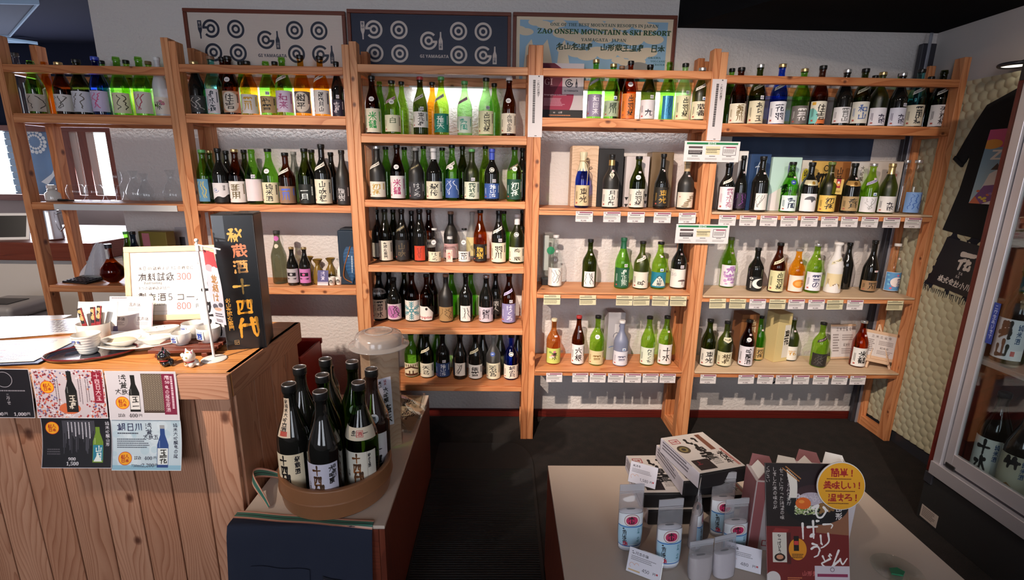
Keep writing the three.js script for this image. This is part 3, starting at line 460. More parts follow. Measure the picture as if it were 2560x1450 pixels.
// moulded panel of small domes on the right wall
{
  const Z0 = WZ + 0.002, Z1 = 0.9, Y0 = 0.075, Y1 = 1.975, P = 0.0475, Q = P * 0.866;
  const hgt = (z, y) => { let b = 9; const j0 = Math.round(y / Q); for (let j = j0 - 1; j <= j0 + 1; j++) { const o = (j & 1) * P / 2, i = Math.round((z - o) / P) * P + o; b = Math.min(b, Math.hypot(z - i, y - j * Q)); } return 0.019 * Math.sqrt(Math.max(0, 1 - (b / (P * 0.64)) ** 2)); };
  const g = slab((u, v) => { const z = Z1 + (Z0 - Z1) * u, y = Y0 + (Y1 - Y0) * v; return [2.304 - hgt(z, y), y, z]; }, 0.006, 190, 300);
  tag(part('domed_wall_panel', g, mat([0.5, 0.47, 0.33], 0.42), scene), 'cream panel of moulded domes on the right wall behind the shirt', 'wall panel');
}
tag(part('duct', [rbox(0.075, 2.2, 0.03, 0.004, 2.245, 1.1, -0.245)], M.darkSteel, scene), 'tall black duct standing in the corner behind the far right shelf', 'duct');
part('cable_cover', rbox(0.016, 2.25, 0.008, 0.003, 2.238, 1.125, -0.226), mat([0.35, 0.36, 0.42], 0.3, { metalness: 0.4 }), scene.children[scene.children.length - 1]);
{
  const d = thing('downlight', 'round white lamp glowing above the domed panel at far right', 'lamp', [2.24, 1.995, 0.27]);
  part('lamp_ring', new THREE.TorusGeometry(0.055, 0.008, 10, 30).rotateX(Math.PI / 2), M.darkSteel, d);
  part('lamp_face', new THREE.CylinderGeometry(0.05, 0.05, 0.006, 30), new THREE.MeshStandardMaterial({ color: 0x222222, emissive: 0xfff4e4, emissiveIntensity: 1.4 }), d);
  part('lamp_arm', rod([0.02, 0.01, 0], [0.07, 0.03, 0], 0.008), M.darkSteel, d);
}
// lights set into the ceiling of the room beyond
for (const [pts, lab] of [[[[-4.26, -2.1], [-5.0, -2.1], [-5.0, -1.2], [-3.2, -1.2]], 'pale sloping ceiling panel with a bright rim in the room beyond']]) {
  const c = thing('ceiling_panel', lab, 'ceiling panel', [0, 0, 0]);
  const P = (k) => pts.map(([x, z]) => { const cx = -4.3, cz = -1.7; return [cx + (x - cx) * k, -(cz + (z - cz) * k)]; });
  part('panel', extrude(P(1), 0.02).rotateX(-Math.PI / 2).translate(0, 2.585, 0), mat([0.05, 0.06, 0.08], 1, { specularIntensity: 0.2 }), c);
  part('rim', extrude(P(1.015), 0.03, 0, [P(0.985)]).rotateX(-Math.PI / 2).translate(0, 2.57, 0), new THREE.MeshStandardMaterial({ color: 0x445566, emissive: 0x9fb6d8, emissiveIntensity: 0.25 }), c);
}
for (const [a, b, lab] of [[[-4.9, 2.58, -1.75], [-4.25, 2.58, -2.35], 'slanting thin light strip on the dark ceiling of the room beyond'], [[-5.6, 2.58, -2.3], [-4.3, 2.58, -2.3], 'straight thin light strip along the far end of the dark ceiling']]) {
  const m = new THREE.MeshStandardMaterial({ color: 0x667788, emissive: 0x9fc0e8, emissiveIntensity: 0.4 }), s = part('ceiling_light_strip', rod(a, b, 0.014, 0.014, 6), m, scene);
  tag(s, lab, 'light');
}

// ---------- shelf units ----------
const PX = { A: -2.422, B: -1.604, C: -0.751, D: 0.146, E: 1.046, F: 2.263 }, SW = 0.035, DEP = 0.262;
const UNITS = [
  ['far left', PX.A, PX.B - SW / 2 - 0.001, 2.1, 1.97, [1.748, 1.319, 0.886], 'pine shelf unit at far left with glassware and open back'],
  ['second', PX.B + SW / 2, PX.C - SW / 2 - 0.001, 2.085, 1.985, [1.76, 1.322, 0.886], 'pine shelf unit behind the tall black gift box, second from left'],
  ['middle', PX.C + SW / 2, PX.D - SW / 2 - 0.001, 2.1, 2.0, [1.68, 1.355, 1.014, 0.669, 0.333], 'pine shelf unit in the middle with five crowded shelves'],
  ['fourth', PX.D + SW / 2, PX.E - SW / 2 - 0.001, 2.1, 1.998, [1.771, 1.326, 0.88, 0.431], 'pine shelf unit with price tags, beside the middle unit'],
  ['far right', PX.E + SW / 2, PX.F, 2.085, 1.982, [1.758, 1.317, 0.869, 0.429], 'wide pine shelf unit with price tags at far right, against the domed panel'],
];
for (const [kind, xa, xb, top, rail, shelves, label] of UNITS) {
  const W = xb - xa, u = thing('shelf_unit', label, 'shelf unit', [(xa + xb) / 2, 0, 0], 0, 'pine shelf units along the wall');
  const L = -W / 2, R = W / 2, IW = W - SW;
  for (const x of [L, R]) {
    part('front_post', timber(SW, top, 0.058, 'y').translate(x, top / 2, -0.029), pine(), u);
    part('back_post', timber(SW, top, 0.058, 'y').translate(x, top / 2, -DEP + 0.029), pine(), u);
    const ZL = DEP - 0.116 - 0.001;
    part('bottom_rail', timber(SW * 0.98, 0.058, ZL, 'z').translate(x, 0.029, -DEP / 2), pine(), u);
    part('side_rail', timber(SW * 0.98, 0.036, ZL, 'z').translate(x, rail - 0.018, -DEP / 2), pine(), u);
    for (const y of shelves) part('side_rail', timber(SW * 0.98, 0.036, ZL, 'z').translate(x, y - 0.03, -DEP / 2), pine(), u);
  }
  part('front_rail', timber(IW, 0.036, 0.03, 'x').translate(0, rail - 0.018, -0.016), pine(), u);
  part('back_rail', timber(IW, 0.045, 0.03, 'x').translate(0, rail - 0.036, -DEP + 0.016), pine(), u);
  shelves.forEach((y, i) => {
    const ply = kind === 'far right' && i > 0, hr = i ? 0.036 : 0.044, over = i && (kind === 'far right' || kind === 'fourth') ? 0.012 : 0;
    part('front_rail', timber(IW, hr - 0.009, 0.03, 'x').translate(0, y - 0.009 - (hr - 0.009) / 2, -0.016), pine(), u);
    part('back_rail', timber(IW, 0.034, 0.028, 'x').translate(0, y - 0.027, -DEP + 0.015), pine(), u);
    part('shelf_board', timber(IW - 0.002, 0.009, DEP - 0.006 + over, 'x', 0.0015).translate(0, y - 0.0045, -DEP / 2 - 0.002 + over / 2), ply ? plyWood : pine(), u);
  });
  if (kind === 'middle') part('side_pane', box(0.003, top - 0.5, DEP - 0.13, L + SW / 2 + 0.003, 1.15, -DEP / 2), M.clear, u);
}
// light tubes fixed behind the top rails
for (const [x, w, y, nits, where] of [[-2.0, 0.7, 1.97, 30, 'far left'], [-1.18, 0.74, 1.985, 60, 'second'], [-0.3, 0.42, 2.0, 40, 'middle'], [0.6, 0.78, 1.998, 60, 'fourth'], [1.65, 1.1, 1.982, 0, 'far right']]) {
  const t = thing('light_tube', nits ? `lit white tube under the back rail of the ${where} shelf unit` : 'unlit white tube under the back rail of the far right shelf unit', 'light', [x, y - 0.0595, -0.228]);
  part('housing', rbox(w, 0.008, 0.022, 0.002, 0, -0.004, 0), M.white, t);
  part('tube', rbox(w - 0.03, 0.008, 0.014, 0.003, 0, -0.012, -0.002), nits ? new THREE.MeshStandardMaterial({ color: 0xdddddd, emissive: 0xf2f8ff, emissiveIntensity: 1.6 }) : M.white, t);
  if (nits) {
    const l = new THREE.RectAreaLight(new THREE.Color().setRGB(0.93, 0.98, 1), nits, w - 0.03, 0.016);
    l.position.set(x, y - 0.078, -0.23); l.lookAt(x, y - 0.2, -0.3); l.name = 'tube_light'; scene.add(l);
  }
}
// spot lamps on the black ceiling behind the viewer
SPOTS.forEach(([x, y, z, ax, ay, az, cd, ang, pen], i) => {
  const s = thing('spot_lamp', ['black ceiling spot lamp aimed at the fourth shelf unit', 'black ceiling spot lamp aimed at the second shelf unit', 'black ceiling spot lamp aimed at the far right shelf unit', 'black ceiling spot lamp aimed over the tasting counter', 'black ceiling spot lamp in the room at left, above the bar counter'][i], 'lamp', [x, y, z]);
  const dir = V(ax - x, ay - y, az - z).normalize(), q = new THREE.Quaternion().setFromUnitVectors(V(0, 0, 1), dir);
  const can = new THREE.CylinderGeometry(0.045, 0.045, 0.12, 24, 1, true).rotateX(Math.PI / 2).translate(0, 0, -0.062).applyQuaternion(q);
  part('housing', [can, new THREE.CircleGeometry(0.045, 24).rotateY(Math.PI).translate(0, 0, -0.122).applyQuaternion(q)], M.black, s);
  part('stem', rod([dir.x * -0.06, dir.y * -0.06, dir.z * -0.06], [dir.x * -0.06, (x < -2.2 ? 2.62 : 2.9) - y, dir.z * -0.06], 0.01), M.black, s);
  part('lamp_face', new THREE.CircleGeometry(0.04, 24).translate(0, 0, -0.01).applyQuaternion(q), new THREE.MeshStandardMaterial({ color: 0x222222, emissive: 0xffe2b8, emissiveIntensity: 6 }), s);
  const l = new THREE.SpotLight(SPOT_COLOR, cd, 0, ang * D2R, pen, 2);
  l.position.set(x + dir.x * 0.02, y + dir.y * 0.02, z + dir.z * 0.02); l.target.position.set(ax, ay, az); l.castShadow = true; l.shadow.radius = 1.4; l.shadow.mapSize.set(2048, 2048); l.name = 'spot_light';
  scene.add(l, l.target);
});
lineUp([
['far left unit, top shelf',1.748,`
-2.505 -0.190 0.310 0.0340 s clear dark ||clear glass bottle behind and left of leftmost front bottle, far left unit's top shelf
-2.357 -0.100 0.256 0.0445 s green none |#b9aca0 0.06 0.38 ~#2a2420|green bottle with greyish label, leftmost in front on far left unit's top shelf
-2.368 -0.190 0.270 0.0350 s amber none ||amber bottle behind and right of leftmost front bottle, far left unit's top shelf
-2.221 -0.100 0.252 0.0443 s brown gold |#d8d0cc 0.07 0.39 ~#4a4238|brown bottle with pale label, second in front on far left unit's top shelf
-2.131 -0.100 0.266 0.0443 s olive black |#d5d3da 0.06 0.43 ~#5a5048|dark olive bottle with silvery label, third in front on far left unit's top shelf
-2.038 -0.100 0.280 0.0445 s blue blue |#cdbede 0.07 0.42 ~#d0447c|cobalt blue bottle with lavender label, fourth in front on far left unit's top shelf
-2.077 -0.190 0.280 0.0351 s green black ||green bottle behind fourth front bottle, far left unit's top shelf
-1.934 -0.100 0.282 0.0445 s green none |#e3dcb8 0.05 0.39 ~#3a3420|bright green bottle with cream label, fifth in front on far left unit's top shelf
-1.951 -0.190 0.284 0.0351 s lime black ||lime green bottle behind fifth front bottle, far left unit's top shelf
-1.825 -0.100 0.284 0.0445 s green none |#ddd6cc 0.05 0.41 ~#b03a4a|green bottle with pink-lettered label, sixth in front on far left unit's top shelf
-1.839 -0.190 0.281 0.0340 s lime brown ||yellow-green bottle behind sixth front bottle, far left unit's top shelf
-1.735 -0.100 0.284 0.0339 s milk white |#e6ddce 0.05 0.33 flower|frosted white bottle with flower label, seventh in front on far left unit's top shelf
`],
['second unit, top shelf',1.760,`
-1.553 -0.100 0.255 0.0414 s black gold |#3a3836 0.05 0.36 ~#cfc8c0|black bottle with charcoal label, leftmost in front on second unit's top shelf
-1.469 -0.100 0.280 0.0414 s teal brown |#e6dfe2 0.03 0.44 泉水鑑#26303a;n|teal bottle with narrow white label, second in front on second unit's top shelf
-1.460 -0.190 0.295 0.0384 s brown black ||dark brown bottle behind second front bottle, second unit's top shelf
-1.384 -0.100 0.282 0.0401 s brown black |#c99a78 0.05 0.41 住吉#28201c;oval;o|brown bottle with oval on orange label, third in front on second unit's top shelf
-1.367 -0.190 0.276 0.0346 s green black ||green bottle behind third front bottle, second unit's top shelf
-1.293 -0.100 0.261 0.0439 s amber black |#e2dcd8 0.04 0.39 雪川#c8962c|amber bottle with gold-lettered white label, fourth in front on second unit's top shelf
-1.199 -0.100 0.263 0.0391 s green none |#b99a6a 0.06 0.36 や雪#221c14;g|green bottle with tan label, fifth in front on second unit's top shelf
-1.193 -0.190 0.279 0.0347 s amber black ||amber bottle behind fifth front bottle, second unit's top shelf
-1.118 -0.100 0.283 0.0402 s green none |#d9c8e0 0.07 0.43 和来#a0487c;sashw|green bottle with lavender label, sixth in front on second unit's top shelf
-1.026 -0.100 0.293 0.0395 s amber black |#6a6462 0.06 0.41 樽平#28201c;oval|amber bottle with oval on grey label, seventh in front on second unit's top shelf
-0.930 -0.100 0.290 0.0388 s amber black |#e8e2dc 0.05 0.44 銀嶺月山#28262a;sashw|amber bottle with white sash, eighth in front on second unit's top shelf
-0.849 -0.100 0.266 0.0306 s black black |#2a2138 0.03 0.32 吉泉#e0d4d8;g|black bottle with purple label, ninth in front on second unit's top shelf
`],
['second unit, second shelf',1.322,`
-1.547 -0.060 0.269 0.0400 s green green |#5f93b4 0.04 0.46 ~#e2c24a;n|green bottle with blue-yellow label, leftmost in front on second unit's second shelf
-1.571 -0.165 0.270 0.0357 s green gold ||green bottle behind leftmost front bottle, second unit's second shelf
-1.466 -0.060 0.277 0.0403 w black black |#e6e0e2 0.03 0.38 wave|black bottle with wavy white label, second in front on second unit's second shelf
-1.483 -0.165 0.270 0.0340 s black black ||black bottle behind second front bottle, second unit's second shelf
-1.382 -0.060 0.274 0.0415 s brown gold |#e8e2dc 0.03 0.42 華朋#6a5a3a|brown bottle with white label, third in front on second unit's second shelf
-1.387 -0.165 0.276 0.0340 s olive black ||olive bottle behind third front bottle, second unit's second shelf
-1.296 -0.060 0.276 0.0425 s green none |#e6d6da 0.06 0.46 ;g|green bottle with blank pinkish label, fourth in front on second unit's second shelf
-1.212 -0.060 0.279 0.0410 s green black |#e0d6b4 0.03 0.40 純米酒#262220;o|green bottle with cream label, fifth in front on second unit's second shelf
-1.127 -0.060 0.261 0.0413 w brown black |#8f7058 0.03 0.36 雪川#4a62d0;sashw|dark brown bottle with brown-blue label, sixth in front on second unit's second shelf
-1.126 -0.165 0.270 0.0340 s smoke smoke ||frosted grey bottle behind sixth front bottle, second unit's second shelf
-1.027 -0.060 0.283 0.0426 s olive black |#141a18 0.03 0.37 一月#dfe4e4|dark green bottle with black label, seventh in front on second unit's second shelf
-1.030 -0.165 0.282 0.0377 s olive black ||dark olive bottle behind seventh front bottle, second unit's second shelf
-0.940 -0.060 0.305 0.0426 w black black |#e4dcc4 0.03 0.43 山吹極#26221e;sashw|black bottle with cream label, eighth in front on second unit's second shelf
-0.929 -0.165 0.270 0.0340 s black black ||black bottle behind eighth front bottle, second unit's second shelf
-0.838 -0.060 0.278 0.0352 s matte black |#2c2a2c 0.03 0.37 燦樹#b9b6b8|matt black bottle with charcoal label, ninth in front on second unit's second shelf
`],
['middle unit, top shelf',1.680,`
-0.668 -0.070 0.278 0.0380 s brown black |#e6e0c8 0.03 0.44 米鶴#2f9a4a;o|brown bottle with green-lettered label, leftmost in front on middle unit's top shelf
-0.653 -0.165 0.270 0.0340 s green none ||pale green bottle behind leftmost front bottle, middle unit's top shelf
-0.569 -0.070 0.258 0.0395 s lime black |#dcd8bc 0.05 0.36 白露#5a6a4a;sashp;o|lime bottle with pink sash, second in front on middle unit's top shelf
-0.539 -0.165 0.270 0.0340 s lime black ||lime bottle behind second front bottle, middle unit's top shelf
-0.428 -0.070 0.278 0.0373 s olive red |#e8e2dc 0.13 0.40 東北泉#26221e;sashw;g|olive bottle with white label and sash, third in front on middle unit's top shelf
-0.380 -0.165 0.270 0.0340 s amber black ||amber bottle behind third front bottle, middle unit's top shelf
-0.322 -0.070 0.280 0.0374 s lime green |#1f8a74 0.05 0.37 雅天#e6f0e8;sashw|lime bottle with teal label, fourth in front on middle unit's top shelf
-0.205 -0.070 0.262 0.0381 s jade green |#d8e4d4 0.05 0.35 秀鳳#48a48c;sashp|frosted pale green bottle, fifth in front on middle unit's top shelf
-0.097 -0.070 0.279 0.0381 s jade black |#e4e0b8 0.03 0.43 出羽桜#33301e;s;g|frosted green bottle with cream label, sixth in front on middle unit's top shelf
-0.058 -0.165 0.270 0.0340 s green black ||green bottle behind sixth front bottle, middle unit's top shelf
0.019 -0.070 0.283 0.0374 s brown white |#e8dcc8 0.05 0.39 出羽の里#2a2420;o|brown bottle with white cap, seventh in front on middle unit's top shelf
`],
['middle unit, second shelf',1.355,`
-0.657 -0.060 0.268 0.0405 w matte silver |#e6e0d2 0.05 0.34 初孫#b98f2c;sashw|matt black bottle with gold lettering, leftmost in front on middle unit's second shelf
-0.635 -0.165 0.270 0.0340 s green black ||green bottle behind leftmost front bottle, middle unit's second shelf
-0.554 -0.060 0.276 0.0375 s brown black |#e8e0e0 0.03 0.44 米鶴#b0386a;o|brown bottle with crimson lettering, second in front on middle unit's second shelf
-0.536 -0.165 0.270 0.0340 s green black ||green bottle behind second front bottle, middle unit's second shelf
-0.457 -0.060 0.262 0.0398 w matte grey |#34343a 0.04 0.35 はくろ#d8d8d8;sashd|matt black bottle with dark label, third in front on middle unit's second shelf
-0.434 -0.165 0.277 0.0345 s green black ||green bottle behind third front bottle, middle unit's second shelf
-0.365 -0.060 0.261 0.0413 w black longwhite |#e6dfc6 0.03 0.37 秘伝#1e1a18|black bottle with long white cap, fourth in front on middle unit's second shelf
-0.334 -0.165 0.270 0.0345 s green black ||green bottle behind fourth front bottle, middle unit's second shelf
-0.271 -0.060 0.279 0.0361 s green black |#3a5a9c 0.05 0.40 ~#dfe6f4;sashw;o|green bottle with blue label, fifth in front on middle unit's second shelf
-0.226 -0.165 0.280 0.0340 s olive black ||olive bottle behind fifth front bottle, middle unit's second shelf
-0.169 -0.060 0.261 0.0391 w moss green |#dfe2cc 0.04 0.37 霞城寿#2c4a3a;g|frosted moss green bottle, sixth in front on middle unit's second shelf
-0.103 -0.165 0.282 0.0340 s lime black ||lime bottle behind seventh front bottle, middle unit's second shelf
-0.065 -0.060 0.264 0.0392 w black longblue |#35559c 0.05 0.34 雅山流#e8ecf4;r;g|black bottle with long blue cap, seventh in front on middle unit's second shelf
0.052 -0.060 0.275 0.0392 s green black |#1e4a3a 0.04 0.41 初孫#e8efe8;sashd;o|green bottle with dark green label, eighth in front on middle unit's second shelf
0.096 -0.165 0.275 0.0340 s black black ||black bottle behind eighth front bottle, middle unit's second shelf
`],
['middle unit, third shelf',1.014,`
-0.717 -0.225 0.275 0.0340 s black black |#cfc4b6 0.04 0.33 |black bottle behind and left of leftmost front bottle, middle unit's third shelf
-0.650 -0.138 0.284 0.0375 s smokeg black |#e8e2d2 0.03 0.41 九郎左衛門#24201e|smoky bottle with white label, leftmost in front on middle unit's third shelf
-0.623 -0.225 0.276 0.0340 s olive black ||olive bottle behind and right of leftmost front bottle, middle unit's third shelf
-0.560 -0.145 0.285 0.0384 s black black |#2a2a2c 0.04 0.42 山吹#6a5c44;sashd|black bottle with black label, second in front on middle unit's third shelf
-0.520 -0.225 0.270 0.0340 s black black ||black bottle behind second front bottle, middle unit's third shelf
-0.463 -0.151 0.286 0.0400 s black black |#d0452a 0.03 0.31 ~#8a2a18;n|black bottle with orange-red label, third in front on middle unit's third shelf
-0.423 -0.225 0.277 0.0343 s brown black |#ddd6c8 0.25 0.41 墨#222222|brown bottle behind third front bottle, middle unit's third shelf
-0.381 -0.134 0.185 0.0352 m clear clear |#e6dfc4 0.03 0.32 はくろ#2c2a28;o|small clear bottle with cream label, fourth in front on middle unit's third shelf
-0.300 -0.225 0.270 0.0403 w matte brown |#d9a8a8 0.04 0.34 |matt black bottle behind fifth front bottle, middle unit's third shelf
-0.297 -0.140 0.139 0.0385 q clear clear |#e4d0c0 0.03 0.52 古酒#c03a34;n|squat square clear bottle, fifth in front on middle unit's third shelf
-0.218 -0.145 0.186 0.0338 m clear black |#e8e6e2 0.03 0.33 雪山#2a2a30;o|small clear bottle with white label, sixth in front on middle unit's third shelf
-0.179 -0.225 0.270 0.0340 s frost grey |#d9c890 0.09 0.48 |frosted clear bottle behind sixth front bottle, middle unit's third shelf
-0.130 -0.142 0.286 0.0369 s amber2 black |#1e1a18 0.03 0.36 燦樹#d9b040|amber bottle with gold-lettered label, seventh in front on middle unit's third shelf
-0.027 -0.127 0.286 0.0398 s black longblack |#e4dcc4 0.03 0.40 羽川#24201e;sashw;g|black bottle with cream label, eighth in front on middle unit's third shelf
-0.001 -0.225 0.277 0.0344 s green black ||green bottle behind eighth front bottle, middle unit's third shelf
0.073 -0.129 0.268 0.0422 w moss longwhite |#e2dec6 0.04 0.34 寿久蔵#2a2a22;r|moss green bottle, long white neck wrap, ninth in front on middle unit's third shelf
0.106 -0.225 0.283 0.0340 s black black ||black bottle behind ninth front bottle, middle unit's third shelf
`],
['middle unit, fourth shelf',0.669,`
-0.703 -0.155 0.278 0.0404 s navy black |#e4dcc4 0.05 0.45 雪中水#2a2622;band|dark blue bottle with silver shoulder band, leftmost in front on middle unit's fourth shelf
-0.662 -0.225 0.270 0.0352 s black black ||black bottle behind leftmost front bottle, middle unit's fourth shelf
-0.620 -0.152 0.247 0.0396 w black black |#e2cfd8 0.05 0.41 ~#2a2a2a;pink|black bottle with pink oval label, second in front on middle unit's fourth shelf
-0.574 -0.225 0.270 0.0340 s olive black ||dark green bottle behind second front bottle, middle unit's fourth shelf
-0.517 -0.148 0.282 0.0402 s brown black |#e8e4dc 0.03 0.44 snow|brown bottle with snowflake label, third in front on middle unit's fourth shelf
-0.435 -0.156 0.268 0.0403 w brown black |#eae6e0 0.03 0.33 eppin|dark bottle with white half-moon label, fourth in front on middle unit's fourth shelf
-0.414 -0.228 0.270 0.0340 s brown black ||dark brown bottle behind fourth front bottle, middle unit's fourth shelf
-0.324 -0.140 0.273 0.0395 w matte brown |#a8875a 0.03 0.33 ~#5a4426|matt black bottle with bronze label, fifth in front on middle unit's fourth shelf
-0.301 -0.225 0.270 0.0340 s green black ||green bottle behind fifth front bottle, middle unit's fourth shelf
-0.212 -0.144 0.278 0.0388 w black black |#e8e6e2 0.03 0.35 ~#3a3a3a;n|black bottle with narrow white label, sixth in front on middle unit's fourth shelf
-0.189 -0.225 0.270 0.0340 s green black ||green bottle behind sixth front bottle, middle unit's fourth shelf
-0.096 -0.137 0.270 0.0411 s black silver |#c9c0cc 0.03 0.34 銀月#2a2430|black bottle with silver label, seventh in front on middle unit's fourth shelf
-0.044 -0.214 0.270 0.0340 s black black |#2a2622 0.11 0.45 蔵人#d8d0c8|black bottle behind seventh front bottle, middle unit's fourth shelf
0.033 -0.125 0.285 0.0394 s brown black |#8a84b0 0.03 0.41 はくろ#e8e4ee;sashl;g|brown bottle with violet label, eighth in front on middle unit's fourth shelf
`],
['middle unit, bottom shelf',0.333,`
-0.531 -0.140 0.266 0.0406 s green black |#e2d8b8 0.03 0.33 gate|green bottle with brown gate logo, leftmost in front on middle unit's bottom shelf
-0.481 -0.197 0.270 0.0340 s olive black ||olive bottle behind second front bottle, middle unit's bottom shelf
-0.439 -0.131 0.261 0.0413 s olive black |#e0dac4 0.03 0.35 天弓#24201c;sashc|olive bottle with cream label, second in front on middle unit's bottom shelf
-0.387 -0.202 0.270 0.0340 s green black ||green bottle behind third front bottle, middle unit's bottom shelf
-0.348 -0.137 0.264 0.0406 w black black |#2f4a80 0.03 0.34 雅山流#e4e8f0;g|black bottle with blue label, third in front on middle unit's bottom shelf
-0.246 -0.115 0.266 0.0403 s black black |#e8e2da 0.09 0.38 ~#3a3028;n|black bottle with small white label, fourth in front on middle unit's bottom shelf
-0.156 -0.116 0.265 0.0411 s black black |#e8e6e2 0.03 0.34 俵雪#1e1c1c;sashc|black bottle with cream sash, fifth in front on middle unit's bottom shelf
-0.116 -0.181 0.270 0.0340 s black black ||black bottle behind fifth front bottle, middle unit's bottom shelf
-0.052 -0.112 0.263 0.0403 w frost grey |#e2dcc0 0.03 0.39 若宮#2a2a2a;ob|frosted clear bottle, sixth in front on middle unit's bottom shelf
-0.013 -0.176 0.270 0.0340 s smokeg black ||smoky bottle behind sixth front bottle, middle unit's bottom shelf
0.051 -0.114 0.263 0.0420 w blue black |#e8dccc 0.04 0.35 朝の月#2a2430;r|deep blue bottle, seventh in front on middle unit's bottom shelf
0.091 -0.180 0.270 0.0340 s black black ||black bottle behind seventh front bottle, middle unit's bottom shelf
`],
['fourth unit, top shelf',1.771,`
0.456 -0.100 0.289 0.0374 s green gold |#8f84a0 0.05 0.42 和田来#e8e4ee;sashg|green bottle with violet-grey label, leftmost in front on fourth unit's top shelf
0.545 -0.100 0.270 0.0388 s green gold |#a8b89a 0.06 0.34 鯉川#2a3a2a;s|green bottle with sage label, second in front on fourth unit's top shelf
0.608 -0.190 0.279 0.0340 s brown brown ||brown bottle behind third front bottle, fourth unit's top shelf
0.632 -0.100 0.285 0.0355 s rust black |#e07a30 0.03 0.45 出羽桜#2a1c14;o|rust brown bottle with orange label, third in front on fourth unit's top shelf
0.731 -0.100 0.269 0.0375 s olive black |#e6e0e4 0.03 0.37 重九#2a2a3a;g|olive bottle with white label, fourth in front on fourth unit's top shelf
0.829 -0.100 0.285 0.0375 s green none |#3a86b0 0.03 0.42 ~#1e5a84;n|green bottle with shiny blue wrap, fifth in front on fourth unit's top shelf
0.910 -0.100 0.279 0.0376 s jade black |#e2deb8 0.03 0.44 出羽桜#2e2c1c;s;g|frosted green bottle with cream label, sixth in front on fourth unit's top shelf
0.997 -0.100 0.260 0.0396 s moss silver |#e6dcc0 0.04 0.37 蔵番#24201c;sashw;s|moss green bottle with cream sash, seventh in front on fourth unit's top shelf
`],
['fourth unit, second shelf',1.326,`
0.410 -0.070 0.285 0.0379 s blue wrap |#dcc69c 0.04 0.41 東光#3a2a1c;p|blue bottle with cloth-wrapped neck, leftmost in front on fourth unit's second shelf
0.560 -0.070 0.274 0.0434 w matte goldband |#e6e0d6 0.03 0.36 月山丸#2a2624;dia;p|matt black bottle with diamond sticker, second in front on fourth unit's second shelf
0.701 -0.070 0.268 0.0407 s olive black |#e4dfd2 0.03 0.38 出羽桜#2a2624;o;p|olive bottle with white label, third in front on fourth unit's second shelf
0.829 -0.070 0.282 0.0373 t black black |#26221c 0.05 0.40 東光#c89a3a;p|slender black bottle with gold lettering, fourth in front on fourth unit's second shelf
0.958 -0.070 0.247 0.0415 w matte tanlong |#dfd6c6 0.04 0.36 paint;p|matt black bottle with landscape label, fifth in front on fourth unit's second shelf
`],
['fourth unit, third shelf',0.880,`
0.291 -0.143 0.290 0.0386 s clear white |#eceae6 0.03 0.38 ~#8a8a8a;p|clear bottle with white cap, leftmost in front on fourth unit's third shelf
0.482 -0.133 0.270 0.0402 w olive black |#e8e6e2 0.03 0.35 ~#3a3a3a;n;p|olive bottle with narrow white label, second in front on fourth unit's third shelf
0.664 -0.123 0.282 0.0418 s green longgreen |#1e5a40 0.03 0.42 泉正宗#e4ece4;g|green bottle with dark green label, third in front on fourth unit's third shelf
0.769 -0.117 0.265 0.0435 w moss black |#e4e0d2 0.03 0.37 酔吟#24221e;sashw;p|frosted moss bottle with white label, fourth in front on fourth unit's third shelf
0.871 -0.122 0.262 0.0427 s lime black |#1f7f96 0.04 0.37 yama;s;p|lime bottle with teal mountain label, fifth in front on fourth unit's third shelf
0.986 -0.139 0.280 0.0439 w black black |#eae6e0 0.03 0.40 36;g;p|black bottle with mushroom-drawing label, sixth in front on fourth unit's third shelf
`],
['fourth unit, fourth shelf',0.431,`
0.294 -0.112 0.266 0.0410 w peach cream |#c4cc6a 0.03 0.37 flower;p0|peach wine bottle with lime label, leftmost in front on fourth unit's fourth shelf
0.434 -0.103 0.288 0.0369 s brown redcap |#eae4e4 0.03 0.43 六根#26201e;p|brown bottle with red cap, second in front on fourth unit's fourth shelf
0.542 -0.101 0.290 0.0426 w lime black |#d8c89a 0.03 0.31 雪#8a6a3a;o|yellow-green bottle with beige label, third in front on fourth unit's fourth shelf
0.680 -0.094 0.264 0.0426 w slate white |#dcdce6 0.03 0.34 雪#6a6a80;s|frosted slate-grey bottle, fourth in front on fourth unit's fourth shelf
0.839 -0.107 0.287 0.0397 s lime black |#dfe8d2 0.03 0.38 からくち#1e2420|lime bottle with pale green label, fifth in front on fourth unit's fourth shelf
0.942 -0.114 0.288 0.0407 s lime black |#eae6e2 0.03 0.44 十水#1c1a1a;p|lime bottle with bold black lettering, sixth in front on fourth unit's fourth shelf
`],
